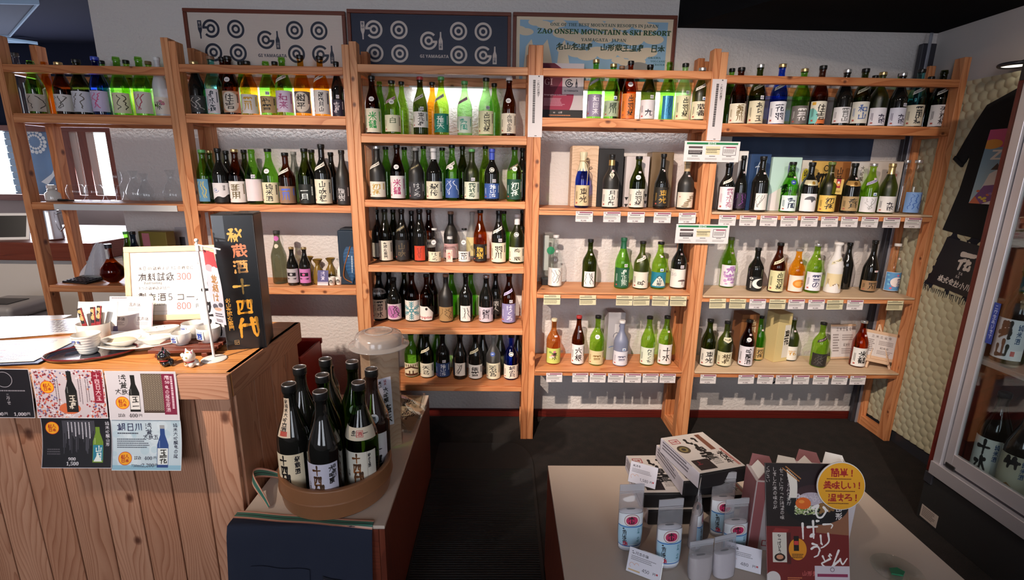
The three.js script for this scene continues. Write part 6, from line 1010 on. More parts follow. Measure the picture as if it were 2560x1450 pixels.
{ const t = thing('calculator', 'black pocket calculator lying at the left of the third shelf', 'calculator', [-2.295, 0.8865, -0.1], -0.25); part('body', rbox(0.17, 0.012, 0.11, 0.005, 0, 0.008, 0).rotateX(0.1), M.black, t); part('display', rbox(0.14, 0.002, 0.025, 0.0005, 0, 0.017, -0.036).rotateX(0.1), mat([0.16, 0.18, 0.17], 0.3), t); for (let j = 0; j < 4; j++) for (let i = 0; i < 5; i++) part('key', rbox(0.02, 0.004, 0.012, 0.0015, -0.056 + i * 0.028, 0.016, -0.014 + j * 0.017).rotateX(0.1), M.darkSteel, t); }
tag(part('paper_bag', slab((u, v) => [-2.335 + (u - 0.5) * 0.13 * (1 - 0.35 * v) + 0.11 * v, 0.888 + 0.2 * v, -0.19 + 0.03 * Math.sin(u * 3) + 0.012 * Math.sin(u * 17 + v * 9)], 0.0012, 16, 10), mat([0.74, 0.72, 0.76], 0.6, { transmission: 0.25, side: THREE.DoubleSide }), scene), 'crumpled translucent white bag standing behind the calculator', 'bag');
{ const b = bottle('s', 0.032, 0.27, 'green', 'green', '', 'green bottle standing behind the round flask'); b.position.set(-2.075, 0.8865, -0.16); }
{ const b = bottle('s', 0.034, 0.275, 'navy', 'black', '', 'slim blue-grey bottle right of the round flask'); b.position.set(-2.01, 0.8865, -0.12); }
{ const t = thing('carton', 'olive green carton with a pink band behind the sign frame', 'box', [-1.93, 0.8865, -0.19], -0.15); part('body', rbox(0.17, 0.27, 0.06, 0.004, 0, 0.135, 0), plainOf('#7a6a2a', 0.55), t); part('pink_band', rbox(0.045, 0.16, 0.001, 0.0003, -0.04, 0.18, 0.031), mat([0.5, 0.16, 0.2], 0.5), t); part('print', rbox(0.06, 0.05, 0.001, 0.0003, 0.04, 0.15, 0.031), plainOf('#a8842c'), t); }
// wall cloth behind the far right unit
tag(part('noren', slab((u, v) => [1.268 + u * 0.797, 1.5 + v * 0.25, WZ + 0.006 + 0.004 * Math.sin(u * 40)], 0.0015, 60, 2), mat([0.028, 0.045, 0.09], 0.9), scene), 'navy cloth hanging on the wall behind the gift boxes', 'cloth');
{ const t = thing('switch_plate', 'grey metal switch plate on the wall by the second unit\'s left post', 'switch plate', [-1.845, 1.07, WZ + 0.004]); part('plate', rbox(0.075, 0.2, 0.006, 0.002), M.alu, t); part('switch', rbox(0.03, 0.05, 0.006, 0.002, 0, 0.02, 0.004), M.darkSteel, t); }
{ const t = thing('cable', 'black cable loop hanging below the far right unit\'s bottom shelf', 'cable', [1.6, 0.3, -0.2]); part('loop', tube([[-0.09, 0.07, 0], [-0.04, 0.05, 0.01], [-0.02, -0.01, 0.02], [0.04, -0.02, 0.02], [0.09, 0.02, 0.01], [0.1, 0.075, 0]], 0.004, 30, 6), M.black, t); part('plug', rbox(0.05, 0.018, 0.018, 0.004, -0.07, 0.07, 0), M.black, t); }
// ---------- behind the far left unit ----------
{
  const t = thing('bar_counter', 'white bar counter with reddish wooden top in the room beyond', 'counter', [0, 0, 0]);
  part('top', rbox(1.6, 0.12, 0.5, 0.006, -3.52, 0.945, -0.95), darkWood, t); part('front_panel', rbox(1.75, 0.88, 0.42, 0.004, -3.4, 0.442, -0.95), mat([0.66, 0.6, 0.55], 0.6), t);
}
{ const t = thing('tablet', 'white framed tablet tilted on the bar counter', 'tablet', [-3.4, 1.006, -0.82], 0.25); part('frame', rbox(0.28, 0.19, 0.012, 0.01, 0, 0.09, 0).rotateX(-0.35), M.white, t); part('screen', rbox(0.24, 0.15, 0.002, 0.0005, 0, 0.09, 0.0072).rotateX(-0.35), M.black, t); part('stand', rbox(0.1, 0.012, 0.12, 0.003, 0, 0.006, -0.06), M.white, t); }
{ const t = thing('pitcher', 'steel pitcher with curved handle on the bar counter', 'pitcher', [-3.1, 1.006, -0.85]); part('body', lathe([[0.0001, 0.003], [0.06, 0], [0.062, 0.01], [0.052, 0.18], [0.056, 0.2], [0.053, 0.2], [0.05, 0.18], [0.0001, 0.17]], 32), M.steel, t); part('handle', tube([[0.05, 0.18, 0], [0.1, 0.18, 0], [0.115, 0.12, 0], [0.06, 0.06, 0]], 0.006, 20, 8), M.steel, t); part('lid', lathe([[0.054, 0.2], [0.03, 0.212], [0.0001, 0.215]], 24), M.steel, t); }
{ const t = thing('bin', 'grey plastic bin with dark opening at far left behind the counter', 'bin', [-3.0, 0, -0.36]); part('body', rbox(0.3, 0.62, 0.3, 0.03, 0, 0.31, 0), mat([0.24, 0.22, 0.21], 0.5), t); part('lid', rbox(0.32, 0.08, 0.32, 0.03, 0, 0.66, 0), mat([0.3, 0.28, 0.27], 0.45), t); part('opening', rbox(0.2, 0.004, 0.14, 0.001, -0.02, 0.702, 0.02), M.black, t); }
{ const t = thing('sign_banner', 'blue banner with a ring of white dots seen through the window', 'banner', [-4.61, 1.5, FZ - 0.13]); part('cloth', slab((u, v) => [(u - 0.5) * 0.36, (v - 0.5) * 0.9, 0.01 * Math.sin(u * 12)], 0.003, 12, 2), mat([0.02, 0.17, 0.42], 0.7), t); const dots = []; for (let i = 0; i < 16; i++) for (const [k, r] of [[0.1, 0.018], [0.065, 0.012]]) { const a = i * Math.PI / 8; dots.push(new THREE.CircleGeometry(r, 14).translate(-0.09 + k * Math.cos(a), 0.23 + k * Math.sin(a), 0.014)); } part('ring_of_dots', dots, mat([0.85, 0.87, 0.9], 0.6), t); part('swoosh', extrude([[-0.1, -0.16], [0.02, -0.08], [0.06, -0.02], [0.05, -0.09], [-0.04, -0.19]], 0.004).translate(0, 0, 0.014), mat([0.85, 0.87, 0.9], 0.6), t); }
{ const t = thing('tiled_pillar', 'blue tiled pillar left of the window banner', 'pillar', [-4.9, 1.5, FZ - 0.14]); part('core', box(0.1, 0.9, 0.1), mat([0.5, 0.55, 0.6], 0.7), t); const tg = rbox(0.11, 0.058, 0.012, 0.003), tm = mat([0.05, 0.2, 0.4], 0.4); for (let j = 0; j < 14; j++) part('tile', tg, tm, t, [(j % 2) * 0.006 - 0.003, -0.42 + j * 0.064, 0.056]); }
{ const t = thing('table', 'pale dining table in the room beyond the shelf', 'table', [-3.6, 0, -1.9]); part('top', rbox(1.3, 0.04, 0.7, 0.006, 0, 0.93, 0), mat([0.7, 0.68, 0.68], 0.35), t); for (const [x, z] of [[-0.58, -0.28], [0.58, -0.28], [-0.58, 0.28], [0.58, 0.28]]) part('leg', rod([x, 0, z], [x, 0.91, z], 0.02), darkWood, t); }
// ---------- the counter ----------
const CY = 0.9;
{
  const t = thing('tasting_counter', 'wooden tasting counter clad in vertical boards, with posters on its front', 'counter', [0, 0, 0]);
  part('worktop', timber(1.3, 0.079, 0.53, 'x', 0.004).translate(-1.47, 0.8605, 0.91), topWood, t);
  part('top_edge', timber(1.3, 0.079, 0.022, 'x', 0.003).translate(-1.47, 0.8605, 1.1765), CEDAR[0], t);
  part('top_edge', timber(0.021, 0.079, 0.515, 'z', 0.003).translate(-0.8295, 0.8605, 0.907), CEDAR[1], t);
  part('carcass', box(1.2, 0.8, 0.44, -1.47, 0.41, 0.9), plainOf('#5a3a26'), t);
  for (let i = 0; i < 10; i++) part('board', timber(0.109, 0.818, 0.018, 'y', 0.0035).translate(-0.898 - i * 0.1125, 0.41, 1.138), CEDAR[i % 3], t);
  for (let i = 0; i < 4; i++) part('board', timber(0.018, 0.818, 0.115, 'y', 0.0035).translate(-0.8445, 0.41, 1.07 - i * 0.119), CEDAR[(i + 1) % 3], t);
}
// sheets taped along the front, curling outwards towards the foot
[[-1.5, 0.841, 'dark sheet with a white circle, leftmost on the counter front'], [-1.285, 0.841, 'poster of red maple leaves and a dark bottle on the counter front'], [-1.0725, 0.837, 'pale poster with a dark red strip at upper right of the counter front'], [-1.281, 0.69, 'dark poster with a green bottle at lower left of the counter front'], [-1.074, 0.683, 'pale blue poster with a blue bottle at lower right of the counter front']].forEach(([x, y, label], i) =>
  tag(part('poster_sheet', onto(slab((u, v) => [x + (u - 0.5) * 0.208, y + (v - 0.5) * 0.152, (i < 3 ? 1.1885 : 1.197) + (i < 3 ? 0.012 : 0.03) * (1 - v) ** 1.6], 0.0006, 1, 10), rSheet[i]), PM2, scene), label, 'poster'));
// menus
[[-1.93, 0.72, 0.14, 'laminated price list at far left of the counter, behind the others'], [-1.69, 0.74, 0.32, 'orange-edged menu sheet on the counter beside the white holder'], [-1.64, 1.02, 0.16, 'dark-edged folder page of small print at the counter\'s front left']].forEach(([x, z, turn, label], i) => {
  const t = thing('menu', label, 'menu', [x, CY + 0.001 + i * 0.0015, z], turn);
  if (i === 2) part('folder', rbox(0.36, 0.004, 0.25, 0.001, 0.008, 0.001, 0.004), plainOf('#1c2848', 0.3), t);
  part('page', onto(slab((u, v) => [(u - 0.5) * 0.33, i === 2 ? 0.0045 : 0.001, (0.5 - v) * 0.225], 0.0008), rPage[i]), PMgloss, t);
});
const oval = (k) => (g) => g.scale(1, 1, k);
{ const t = thing('tray', 'black lacquer tray with red rim under the ribbed cup', 'tray', [-1.34, CY + 0.0005, 1.03], 0.35); part('tray_base', oval(0.62)(lathe([[0.0001, 0.001], [0.1, 0], [0.118, 0.004], [0.125, 0.012], [0.122, 0.012], [0.114, 0.006], [0.0001, 0.005]], 48)), mat([0.02, 0.022, 0.035], 0.15, { clearcoat: 0.8 }), t); part('rim', oval(0.62)(new THREE.TorusGeometry(0.1235, 0.003, 8, 60).rotateX(Math.PI / 2).translate(0, 0.0125, 0)), mat([0.16, 0.015, 0.02], 0.2, { clearcoat: 0.6 }), t); }
{ const p = [[0.0001, 0.003], [0.02, 0], [0.023, 0.002]]; for (let i = 0; i <= 24; i++) { const v = i / 24; p.push([0.024 + 0.0145 * Math.pow(v, 0.7) + 0.0007 * Math.sin(v * 42), 0.004 + v * 0.061]); } p.push([0.037, 0.066], [0.034, 0.05], [0.02, 0.008], [0.0001, 0.006]); const t = thing('cup', 'ribbed white cup standing on the black tray', 'cup', [-1.352, CY + 0.0065, 1.026]); part('body', lathe(p, 44), M.ceramic, t); part('blue_marks', [rbox(0.01, 0.006, 0.001, 0.0003, -0.012, 0.05, 0.0365), rbox(0.006, 0.008, 0.001, 0.0003, 0.004, 0.049, 0.038)], mat([0.12, 0.16, 0.4], 0.3), t); }
{
  const t = thing('holder', 'white holder with three red and black sleeves stuck in it', 'holder', [-1.432, CY, 0.9], 0.15);
  part('body', oval(0.7)(lathe([[0.0001, 0.002], [0.044, 0], [0.046, 0.004], [0.052, 0.068], [0.05, 0.069], [0.044, 0.006], [0.0001, 0.006]], 40)), M.ceramic, t);
  part('back_card', slab((u, v) => [(u - 0.5) * 0.125, 0.05 + 0.085 * v, -0.022 + 0.012 * Math.cos((u - 0.5) * 2.4) - 0.03 * v], 0.002, 14, 2), M.white, t);
  const c = prints2.draw(24, 130, (q, w, h) => { fillR(q, '#1a0d0e', 0, 0, w, h); disc(q, '#b89a62', 10, 30, 12, 20); disc(q, '#b89a62', 12, 66, 11, 16); poly(q, '#1a0d0e', [[0, 26], [14, 40], [0, 50]]); fillR(q, '#8a1a20', 18, 0, 6, h); fillR(q, '#8a1a20', 0, 100, w, 30); });
  for (const [x, y, r] of [[-0.026, 0.088, 0.24], [0.008, 0.09, 0.02], [0.026, 0.094, -0.08]]) part('sleeve', onto(rbox(0.015, 0.072, 0.004, 0.001), c), PM2, t, [x, y, 0.004], [-0.2, 0, r]);
}
{ const t = thing('leaflet_stand', 'clear stand with a white leaflet of salt varieties behind the plate', 'leaflet', [-1.385, CY, 0.8], 0.05); part('leaflet', onto(slab((u, v) => [(u - 0.5) * 0.155, 0.006 + 0.125 * v, -0.035 * v], 0.0008), rLeaf), PM2, t); part('stand', [box(0.165, 0.135, 0.003, 0, 0, 0).rotateX(-0.27).translate(0, 0.068, -0.022), box(0.165, 0.003, 0.06, 0, 0.0015, -0.02)], M.clear, t); }
{ const t = thing('oval_plate', 'large white oval plate holding three small dishes', 'plate', [-1.225, CY + 0.0005, 0.93], 0.32); part('plate', oval(0.8)(lathe([[0.0001, 0.006], [0.07, 0], [0.075, 0.002], [0.1, 0.014], [0.145, 0.026], [0.146, 0.029], [0.14, 0.029], [0.098, 0.018], [0.07, 0.01], [0.0001, 0.009]], 64)), M.ceramic, t); part('blue_mark', oval(0.7)(new THREE.CircleGeometry(0.016, 20).rotateX(-Math.PI / 2).translate(-0.07, 0.0125, 0.01)), mat([0.4, 0.4, 0.56], 0.3), t); }
function dish(label, x, y, z, k, turn, tilt, salt) {
  const t = thing('small_dish', label, 'dish', [x, y, z], turn); t.rotation.z = tilt;
  part('dish', oval(k)(lathe([[0.0001, 0.003], [0.025, 0], [0.03, 0.002], [0.055, 0.022], [0.056, 0.025], [0.053, 0.025], [0.028, 0.007], [0.0001, 0.006]], 48)), M.ceramic, t);
  if (salt) { const g = new THREE.CircleGeometry(0.04, 40, 0, Math.PI * 2).rotateX(-Math.PI / 2), s = new THREE.SphereGeometry(0.042, 40, 14, 0, Math.PI * 2, 0, Math.PI / 2).scale(1, 0.3, k), p = s.attributes.position; for (let i = 0; i < p.count; i++) { const n = noise.noise(p.getX(i) * 260, p.getZ(i) * 260, 3); p.setY(i, p.getY(i) + 0.0016 * n); } s.computeVertexNormals(); s.translate(0, 0.014, 0); part('salt', s, salt, t); }
  else { const dots = []; for (let i = 0; i < 9; i++) { const a = i * 2.4, r = 0.034 + 0.012 * ((i * 37) % 5) / 5; dots.push(new THREE.CircleGeometry(0.0017, 10).rotateX(-Math.PI / 2).translate(r * Math.cos(a), 0.0098 + (r - 0.028) * 0.72, r * Math.sin(a) * k)); } part('dots', dots, M.black, t); }
}
dish('round white dish of beige salt on the oval plate', -1.29, CY + 0.011, 0.965, 0.8, 0.3, 0, mat([0.72, 0.58, 0.42], 0.9)); dish('boat-shaped white dish of pale salt on the oval plate', -1.183, CY + 0.012, 0.945, 0.55, 0.45, 0, mat([0.78, 0.7, 0.66], 0.9)); dish('white dotted dish at the back of the oval plate', -1.225, CY + 0.017, 0.862, 0.6, 0.4, 0.02, null);
{
  const t = thing('slatted_stand', 'dark brown slatted wooden stand under the three sake cups', 'stand', [-1.05, CY, 0.965], 0.1);
  for (let i = 0; i < 5; i++) part('slat', timber(0.2, 0.012, 0.026, 'x', 0.002).translate(0, 0.021, 0.068 - i * 0.034), darkWood, t);
  for (const x of [-0.07, 0.07]) part('bearer', timber(0.018, 0.0145, 0.165, 'z', 0.002).translate(x, 0.0073, 0), darkWood, t);
}
function choko(label, x, z, s, text, turn) {
  const r = prints2.draw(60, 60, (c, w, h) => { fillR(c, '#dcd8d4', 0, 0, w, h); sign(c, text, 10, 14, 42, '#2a4a9a', 0.16, 0.5); for (let i = 0; i < 4; i++) fillR(c, '#2a4a9a', 10 + i * 12, 4, 4, 7); });
  const t = thing('sake_cup', label, 'cup', [x, CY + 0.0275, z], turn), R = 0.036 * s, H = 0.05 * s;
  part('body', lathe([[0.0001, 0.004], [R * 0.58, 0.002], [R * 0.6, 0], [R * 0.66, 0.001], [R * 0.7, 0.006], [R * 0.92, H * 0.3], [R, H * 0.65], [R * 0.99, H], [R * 0.93, H * 1.01], [R * 0.9, H * 0.6], [R * 0.6, 0.01], [0.0001, 0.008]], 40), M.ceramic, t);
  part('blue_print', onto(wrap((y) => 0.97, R, H, -0.45, 0.45, () => 0.3, () => 0.9, 0.0012 + R * 0.035, 10), r), PMgloss, t);
}
choko('small white sake cup with blue brushwork, front of the three', -1.07, 0.992, 0.8, '吉', -0.3); choko('white sake cup with blue print, right one of three', -0.997, 0.96, 1, '酒', -0.35); choko('white sake cup at the back of the three', -1.075, 0.915, 1.02, '花', -0.5);
// figures: one skin from joined balls, meshed from a distance field
function blob(balls, size, N, k = 0.004) {
  const mc = new MarchingCubes(N, new THREE.MeshBasicMaterial(), false, false, 60000); mc.isolation = 0;
  const half = N / 2;
  for (let z = 0; z < N; z++) for (let y = 0; y < N; y++) for (let x = 0; x < N; x++) {
    const P = [(x - half) / half * size, (y - half) / half * size, (z - half) / half * size]; let d = 1;
    for (const [a, b, ra, rb = ra] of balls) {
      const ab = b.map((v, i) => v - a[i]), ap = P.map((v, i) => v - a[i]), l2 = ab.reduce((s, v) => s + v * v, 0), t = l2 ? clamp(ap.reduce((s, v, i) => s + v * ab[i], 0) / l2) : 0;
      const e = Math.hypot(...ap.map((v, i) => v - ab[i] * t)) - (ra + (rb - ra) * t), h = clamp(0.5 + 0.5 * (d - e) / k); d = d + (e - d) * h - k * h * (1 - h);
    }
    mc.field[x + y * N + z * N * N] = -d;
  }
  mc.update();
  const g = new THREE.BufferGeometry(), n = mc.count;
  const pos = new Float32Array(mc.positionArray.slice(0, n * 3)), nor = new Float32Array(mc.normalArray.slice(0, n * 3));
  for (let i = 0; i < pos.length; i++) pos[i] *= size;
  g.setAttribute('position', new THREE.BufferAttribute(pos, 3)); g.setAttribute('normal', new THREE.BufferAttribute(nor, 3)); g.setAttribute('uv', new THREE.BufferAttribute(new Float32Array(n * 2), 2));
  return g;
}
function cat(label, x, z, turn, skin, eyeM, earM, patch) {
  const t = thing('cat_figurine', label, 'figurine', [x, CY, z], turn), y = -0.028;
  const s = (a, r, b = a, q = r) => [[a[0], a[1] + y, a[2]], [b[0], b[1] + y, b[2]], r, q];
  const body = blob([s([0, 0.011, -0.003], 0.0115, [0.006, 0.011, -0.008], 0.0115), s([-0.009, 0.008, 0.006], 0.0085), s([0.009, 0.008, 0.006], 0.0085), s([0, 0.033, 0.002], 0.0165, [0, 0.032, 0.004], 0.0165), s([0, 0.027, 0.015], 0.0065), s([-0.0105, 0.046, 0.001], 0.006, [-0.0145, 0.0565, 0], 0.0012), s([0.0105, 0.046, 0.001], 0.006, [0.0145, 0.0565, 0], 0.0012), s([-0.016, 0.016, 0.004], 0.005, [-0.024, 0.036, 0.006], 0.0058), s([0.012, 0.006, -0.012], 0.005, [0.02, 0.006, -0.008], 0.004)], 0.034, 52, 0.0045);
  body.translate(0, 0.028 + 0.001, 0);
  part('body', body, skin, t);
  for (const e of [-1, 1]) {
    part('inner_ear', new THREE.ConeGeometry(0.0042, 0.0085, 14).scale(1, 1, 0.35).rotateZ(-e * 0.3).translate(e * 0.0128, 0.0505, 0.0048), earM, t);
    const eye = part('eye', new THREE.SphereGeometry(0.0034, 16, 12).scale(1, 1, 0.5).translate(e * 0.0068, 0.0355, 0.0178), eyeM, t);
    part('pupil', new THREE.SphereGeometry(0.0018, 12, 8).scale(0.8, 1, 0.5).translate(e * 0.0068, 0.0355, 0.0193), M.black, eye);
  }
  part('nose', new THREE.SphereGeometry(0.0014, 10, 8).translate(0, 0.0295, 0.0218), mat([0.5, 0.14, 0.12], 0.4), t);
  part('mouth', tube([[-0.004, 0.0255, 0.0202], [-0.002, 0.0243, 0.0212], [0, 0.0262, 0.022], [0.002, 0.0243, 0.0212], [0.004, 0.0255, 0.0202]], 0.0005, 16, 5), mat([0.3, 0.05, 0.05], 0.5), t);
  part('collar', new THREE.TorusGeometry(0.0128, 0.0019, 8, 36).rotateX(Math.PI / 2).translate(0, 0.0195, 0.003), M.red, t);
  part('bell', new THREE.SphereGeometry(0.0036, 16, 12).translate(0, 0.0155, 0.0175), M.gold, t);
  if (patch) part('orange_patch', new THREE.SphereGeometry(0.006, 16, 10).scale(1.1, 0.4, 0.8).translate(0.001, 0.0478, 0.006), mat([0.7, 0.22, 0.03], 0.25), t);
}
cat('small black lucky cat figurine with pink ears at the counter edge', -1.046, 1.112, -0.75, mat([0.012, 0.012, 0.014], 0.12, { clearcoat: 0.8 }), mat([0.3, 0.26, 0.08], 0.2), mat([0.4, 0.08, 0.16], 0.4));
cat('small white lucky cat figurine with orange patch and red collar', -0.966, 1.118, -0.35, M.ceramic, mat([0.55, 0.45, 0.12], 0.2), mat([0.5, 0.03, 0.1], 0.4), true);
{
  const t = thing('menu_sign', 'pale wooden framed tasting menu on an easel at the back of the counter', 'sign', [-1.305, CY, 0.7], 0.02), lean = (g) => g.rotateX(-0.2).rotateZ(0.035).translate(0.03, 0.168, 0), W = 0.345, H = 0.285;
  part('menu', onto(lean(flat(W - 0.04, H - 0.04).translate(0, 0, 0.002)), rMenu), PM2, t);
  for (const [w, h, x, y] of [[W, 0.022, 0, H / 2 - 0.011], [W, 0.022, 0, -H / 2 + 0.011], [0.022, H - 0.044, -W / 2 + 0.011, 0], [0.022, H - 0.044, W / 2 - 0.011, 0]]) part('frame_bar', lean(rbox(w, h, 0.014, 0.002, x, y, 0)), plyWood, t);
  part('back_board', lean(rbox(W - 0.03, H - 0.03, 0.004, 0.001, 0, 0, -0.006)), plyWood, t);
  part('ledge', rbox(0.26, 0.014, 0.035, 0.002, 0.03, 0.022, 0.03), darkWood, t);
  for (const [a, b] of [[[-0.09, 0, 0.012], [0, 0.3, -0.055]], [[0.15, 0, 0.012], [0.06, 0.3, -0.055]], [[0.03, 0, -0.14], [0.03, 0.29, -0.07]]]) part('leg', rod(a, b, 0.008, 0.007, 8), darkWood, t);
}
{
  const t = thing('flag_stand', 'small white stand with a hanging banner about toasting, front right of the counter', 'banner', [-0.93, CY, 1.058], 0.05);
  part('base', lathe([[0.0001, 0], [0.037, 0], [0.038, 0.002], [0.034, 0.005], [0.008, 0.008], [0.0001, 0.009]], 40), M.white, t); part('pole', rod([0, 0.006, 0], [-0.006, 0.382, 0], 0.0042, 0.0036, 14), M.white, t);
  part('knob', new THREE.SphereGeometry(0.006, 16, 12).translate(-0.006, 0.386, 0), M.white, t); part('crossbar', [rod([-0.012, 0.374, 0], [0.062, 0.358, 0], 0.0026, 0.0026, 10), rbox(0.01, 0.02, 0.01, 0.002, -0.005, 0.362, 0)], M.white, t); part('clip', [rbox(0.005, 0.014, 0.004, 0.001, 0.008, 0.362, 0), rbox(0.006, 0.016, 0.005, 0.001, 0.046, 0.352, 0)], M.white, t);
  part('flag', onto(slab((u, v) => [0.006 + u * 0.036 + 0.012 * (1 - v), 0.125 + v * 0.232 - 0.008 * u, 0.006 * Math.sin(v * 5 + u * 2)], 0.0006, 6, 16), rFlag), PM2, t);
}
tag(part('brush_card', onto(slab((u, v) => [-1.012 + (u - 0.5) * 0.085 + 0.012 * (1 - v), CY + 0.002 + v * 0.305, 0.92 - 0.012 * v], 0.002), rCard14), PM2, scene), 'tall white card with black brush characters, behind the small banner stand', 'card');
{
  const t = thing('gift_box', 'tall black gift box with gold brush characters on the counter corner', 'box', [-0.889, CY, 0.902], 0.25), W = 0.124, H = 0.455, D = 0.12;
  part('body', rbox(W, H, D, 0.0025, 0, H / 2, 0), mat([0.014, 0.013, 0.014], 0.38), t); part('print', onto(flat(W - 0.003, H - 0.003).translate(0, H / 2, D / 2 + 0.0006), rGift), PGold, t);
  part('lid_flap', [rbox(W * 0.985, 0.0015, D * 0.985, 0.0005, 0, H + 0.001, 0), rbox(W * 0.5, 0.0012, D * 0.97, 0.0004, W * 0.24, H + 0.004, 0).rotateZ(0.0)], mat([0.02, 0.018, 0.018], 0.25), t);
}
// ---------- the low table beside the counter ----------
const TY = 0.441;
function lowTable(label, x0, x1, z0, z1) {
  const t = thing('low_table', label, 'table', [(x0 + x1) / 2, 0, (z0 + z1) / 2]), W = x1 - x0, D = z1 - z0;
  part('top', rbox(W, 0.012, D, 0.0015, 0, TY - 0.006, 0), M.laminate, t);
  for (const s of [-1, 1]) { part('side_panel', timber(0.018, TY - 0.013, D, 'y', 0.001).translate(s * (W / 2 - 0.009), (TY - 0.013) / 2, 0), darkWood, t); part('end_panel', timber(W - 0.038, TY - 0.013, 0.018, 'x', 0.001).translate(0, (TY - 0.013) / 2, s * (D / 2 - 0.009)), darkWood, t); }
}
lowTable('low brown display table with pale top beside the counter', -0.815, -0.356, 0.352, 1.259);
lowTable('low brown display table with pale top at lower right', 0.174, 1.266, 0.936, 1.9);
{
  const t = thing('tub', 'round tan tub with a ridge, holding the tall bottles', 'tub', [-0.557, TY + 0.003, 1.072]), m = mat([0.27, 0.115, 0.05], 0.38);
  part('tub_wall', lathe([[0.155, 0.008], [0.16, 0.1], [0.166, 0.108], [0.178, 0.108], [0.181, 0.103], [0.18, 0.064], [0.183, 0.06], [0.183, 0.055], [0.179, 0.051], [0.172, 0.004], [0.166, 0]], 80), m, t);
  part('tub_floor', lathe([[0.0001, 0.008], [0.157, 0.008], [0.168, 0.0], [0.0001, 0.0]], 60), m, t);
}
const rFourteen = [['#d8c9ac', '#121010', '秘蔵酒'], ['#c9c6d6', '#7a4a1c', '大吟醸'], ['#d0cabc', '#a85a14', '秘']].map(([bg, ink, side], i) => prints4.draw(240, 250, (c, w, h) => { fillR(c, bg, 0, 0, w, h); for (const [ch, y, s] of [['十', 10, 54], ['四', 62, 58], ['代', 112, 68]]) { const g = c.createLinearGradient(0, y, 0, y + s); g.addColorStop(0, i ? '#3a2414' : ink); g.addColorStop(1, ink); sign(c, ch, 84, y, s, g, 0.15, 0.8); } column(c, i === 2 ? '秘の玉酒' : side, 184, 14, i === 2 ? 18 : 30, '#1a1618', 0.14, 0.8); if (i === 2) fillR(c, '#8a7a68', 178, 0, 2, h); if (i === 1) column(c, '中取り', 206, 10, 24, '#1a1618', 0.13, 0.6); column(c, '山形', 40, 100, 20, '#2a2426', 0.12, 0.6); }));
const rNeck = prints4.draw(40, 190, (c, w, h) => { fillR(c, '#cdb8a0', 0, 0, w, h); column(c, '秘純米大吟古酒', 8, 8, 21, '#2a2420', 0.12, 0.4); fillR(c, '#b04a3c', 9, 160, 22, 22); }), rMoon = prints4.draw(60, 60, (c) => { disc(c, '#b8bccc', 30, 30, 30); row(c, '酒', 18, 14, 26, '#2a2a34', 0.13); }), rShoulder = prints4.draw(240, 90, (c, w, h) => { fillR(c, '#c6b9a4', 0, 0, w, h); column(c, '生', 84, 22, 34, '#1a1614', 0.14, 0.7); c.strokeStyle = '#a8322c'; c.lineWidth = 3; c.strokeRect(118, 20, 40, 44); sign(c, '酒', 121, 24, 34, '#a8322c', 0.14); column(c, '一', 160, 24, 30, '#1a1614', 0.14, 0.7); });
[[-0.663, 1.136, 'black', 0, 'large black bottle with white neck strip, front left in the tub'], [-0.548, 1.187, 'black', 1, 'large black bottle with lilac-white label, front middle of the tub'], [-0.452, 1.12, 'green2', 2, 'large green bottle with gold-brown lettering, front right of the tub'], [-0.685, 1.0, 'black', -1, 'large black bottle at the back left of the tub'], [-0.585, 1.065, 'green2', -2, 'large green bottle in the middle of the tub with a round silver sticker'], [-0.625, 0.925, 'black', -1, 'large black bottle standing farthest back in the tub'], [-0.524, 0.948, 'green2', -2, 'large green bottle at the back of the tub'], [-0.44, 1.012, 'brown2', -3, 'large dark brown bottle at the right back of the tub']].forEach(([x, z, gl, k, label]) => {
  GLASS.green2 ??= pane([0.24, 0.4, 0.09]); GLASS.brown2 ??= mat([0.018, 0.008, 0.006], 0.07, { clearcoat: 0.5 });
  const R = 0.0515, H = 0.4, p = outline('p'), b = bottle('p', R, H, gl, 'black', '', label, 'tall bottles in the tub'); b.position.set(x, TY + 0.0115, z); b.rotation.y = k >= 0 ? [-0.12, 0.05, 0.12][k] - 0.15 : 0.1;
  part('cap_ring', new THREE.TorusGeometry(0.0205, 0.0014, 6, 30).rotateX(Math.PI / 2).translate(0, H * 1.0, 0), M.silver, b);
  if (k >= 0) part('front_label', onto(wrap(p, R, H, -1.15, 1.15, () => 0.06, () => 0.46, 0.0006, 24), rFourteen[k]), PM4, b);
  if (k === 0) part('neck_label', onto(wrap(p, R, H, -0.5, 0.5, () => 0.6, () => 0.9, 0.0012, 6, 8), rNeck), PM4, b);
  if (k === 2) part('shoulder_label', onto(wrap(p, R, H, -1.3, 1.3, (u) => 0.56 - 0.0 * u, (u) => 0.66, 0.001, 20, 4), rShoulder), PM4, b);
  if (k < -1) part('round_sticker', onto(dot(p, R, H, 0.15, 0.6, 0.016, 0.016, 0.003), rMoon), PM4, b);
  if (k === -3) part('front_label', onto(wrap(p, R, H, -0.9, 1.0, () => 0.06, () => 0.46, 0.0006, 20), rCard14), PM2, b);
});
{
  const t = thing('kiri_box', 'tall pale wooden box with a brush-lettered paper strip, under the clear bowl', 'box', [-0.474, TY + 0.0005, 0.78], 0.6), H = 0.425;
  part('body', rbox(0.112, H, 0.112, 0.002, 0, H / 2, 0), kiri, t); part('lid', rbox(0.114, 0.02, 0.114, 0.002, 0, H + 0.0105, 0), kiri, t);
  part('film', [box(0.118, H * 0.98, 0.0008, 0, H / 2, 0.0595), box(0.0008, H * 0.98, 0.118, 0.0595, H / 2, 0), box(0.0008, H * 0.98, 0.118, -0.0595, H / 2, 0)], M.film, t);
  part('paper_strip', onto(slab((u, v) => [0.0 + (u - 0.5) * 0.056, 0.1 + v * 0.2, 0.061], 0.0006).rotateZ(0.03), rKiri), PM2, t);
}
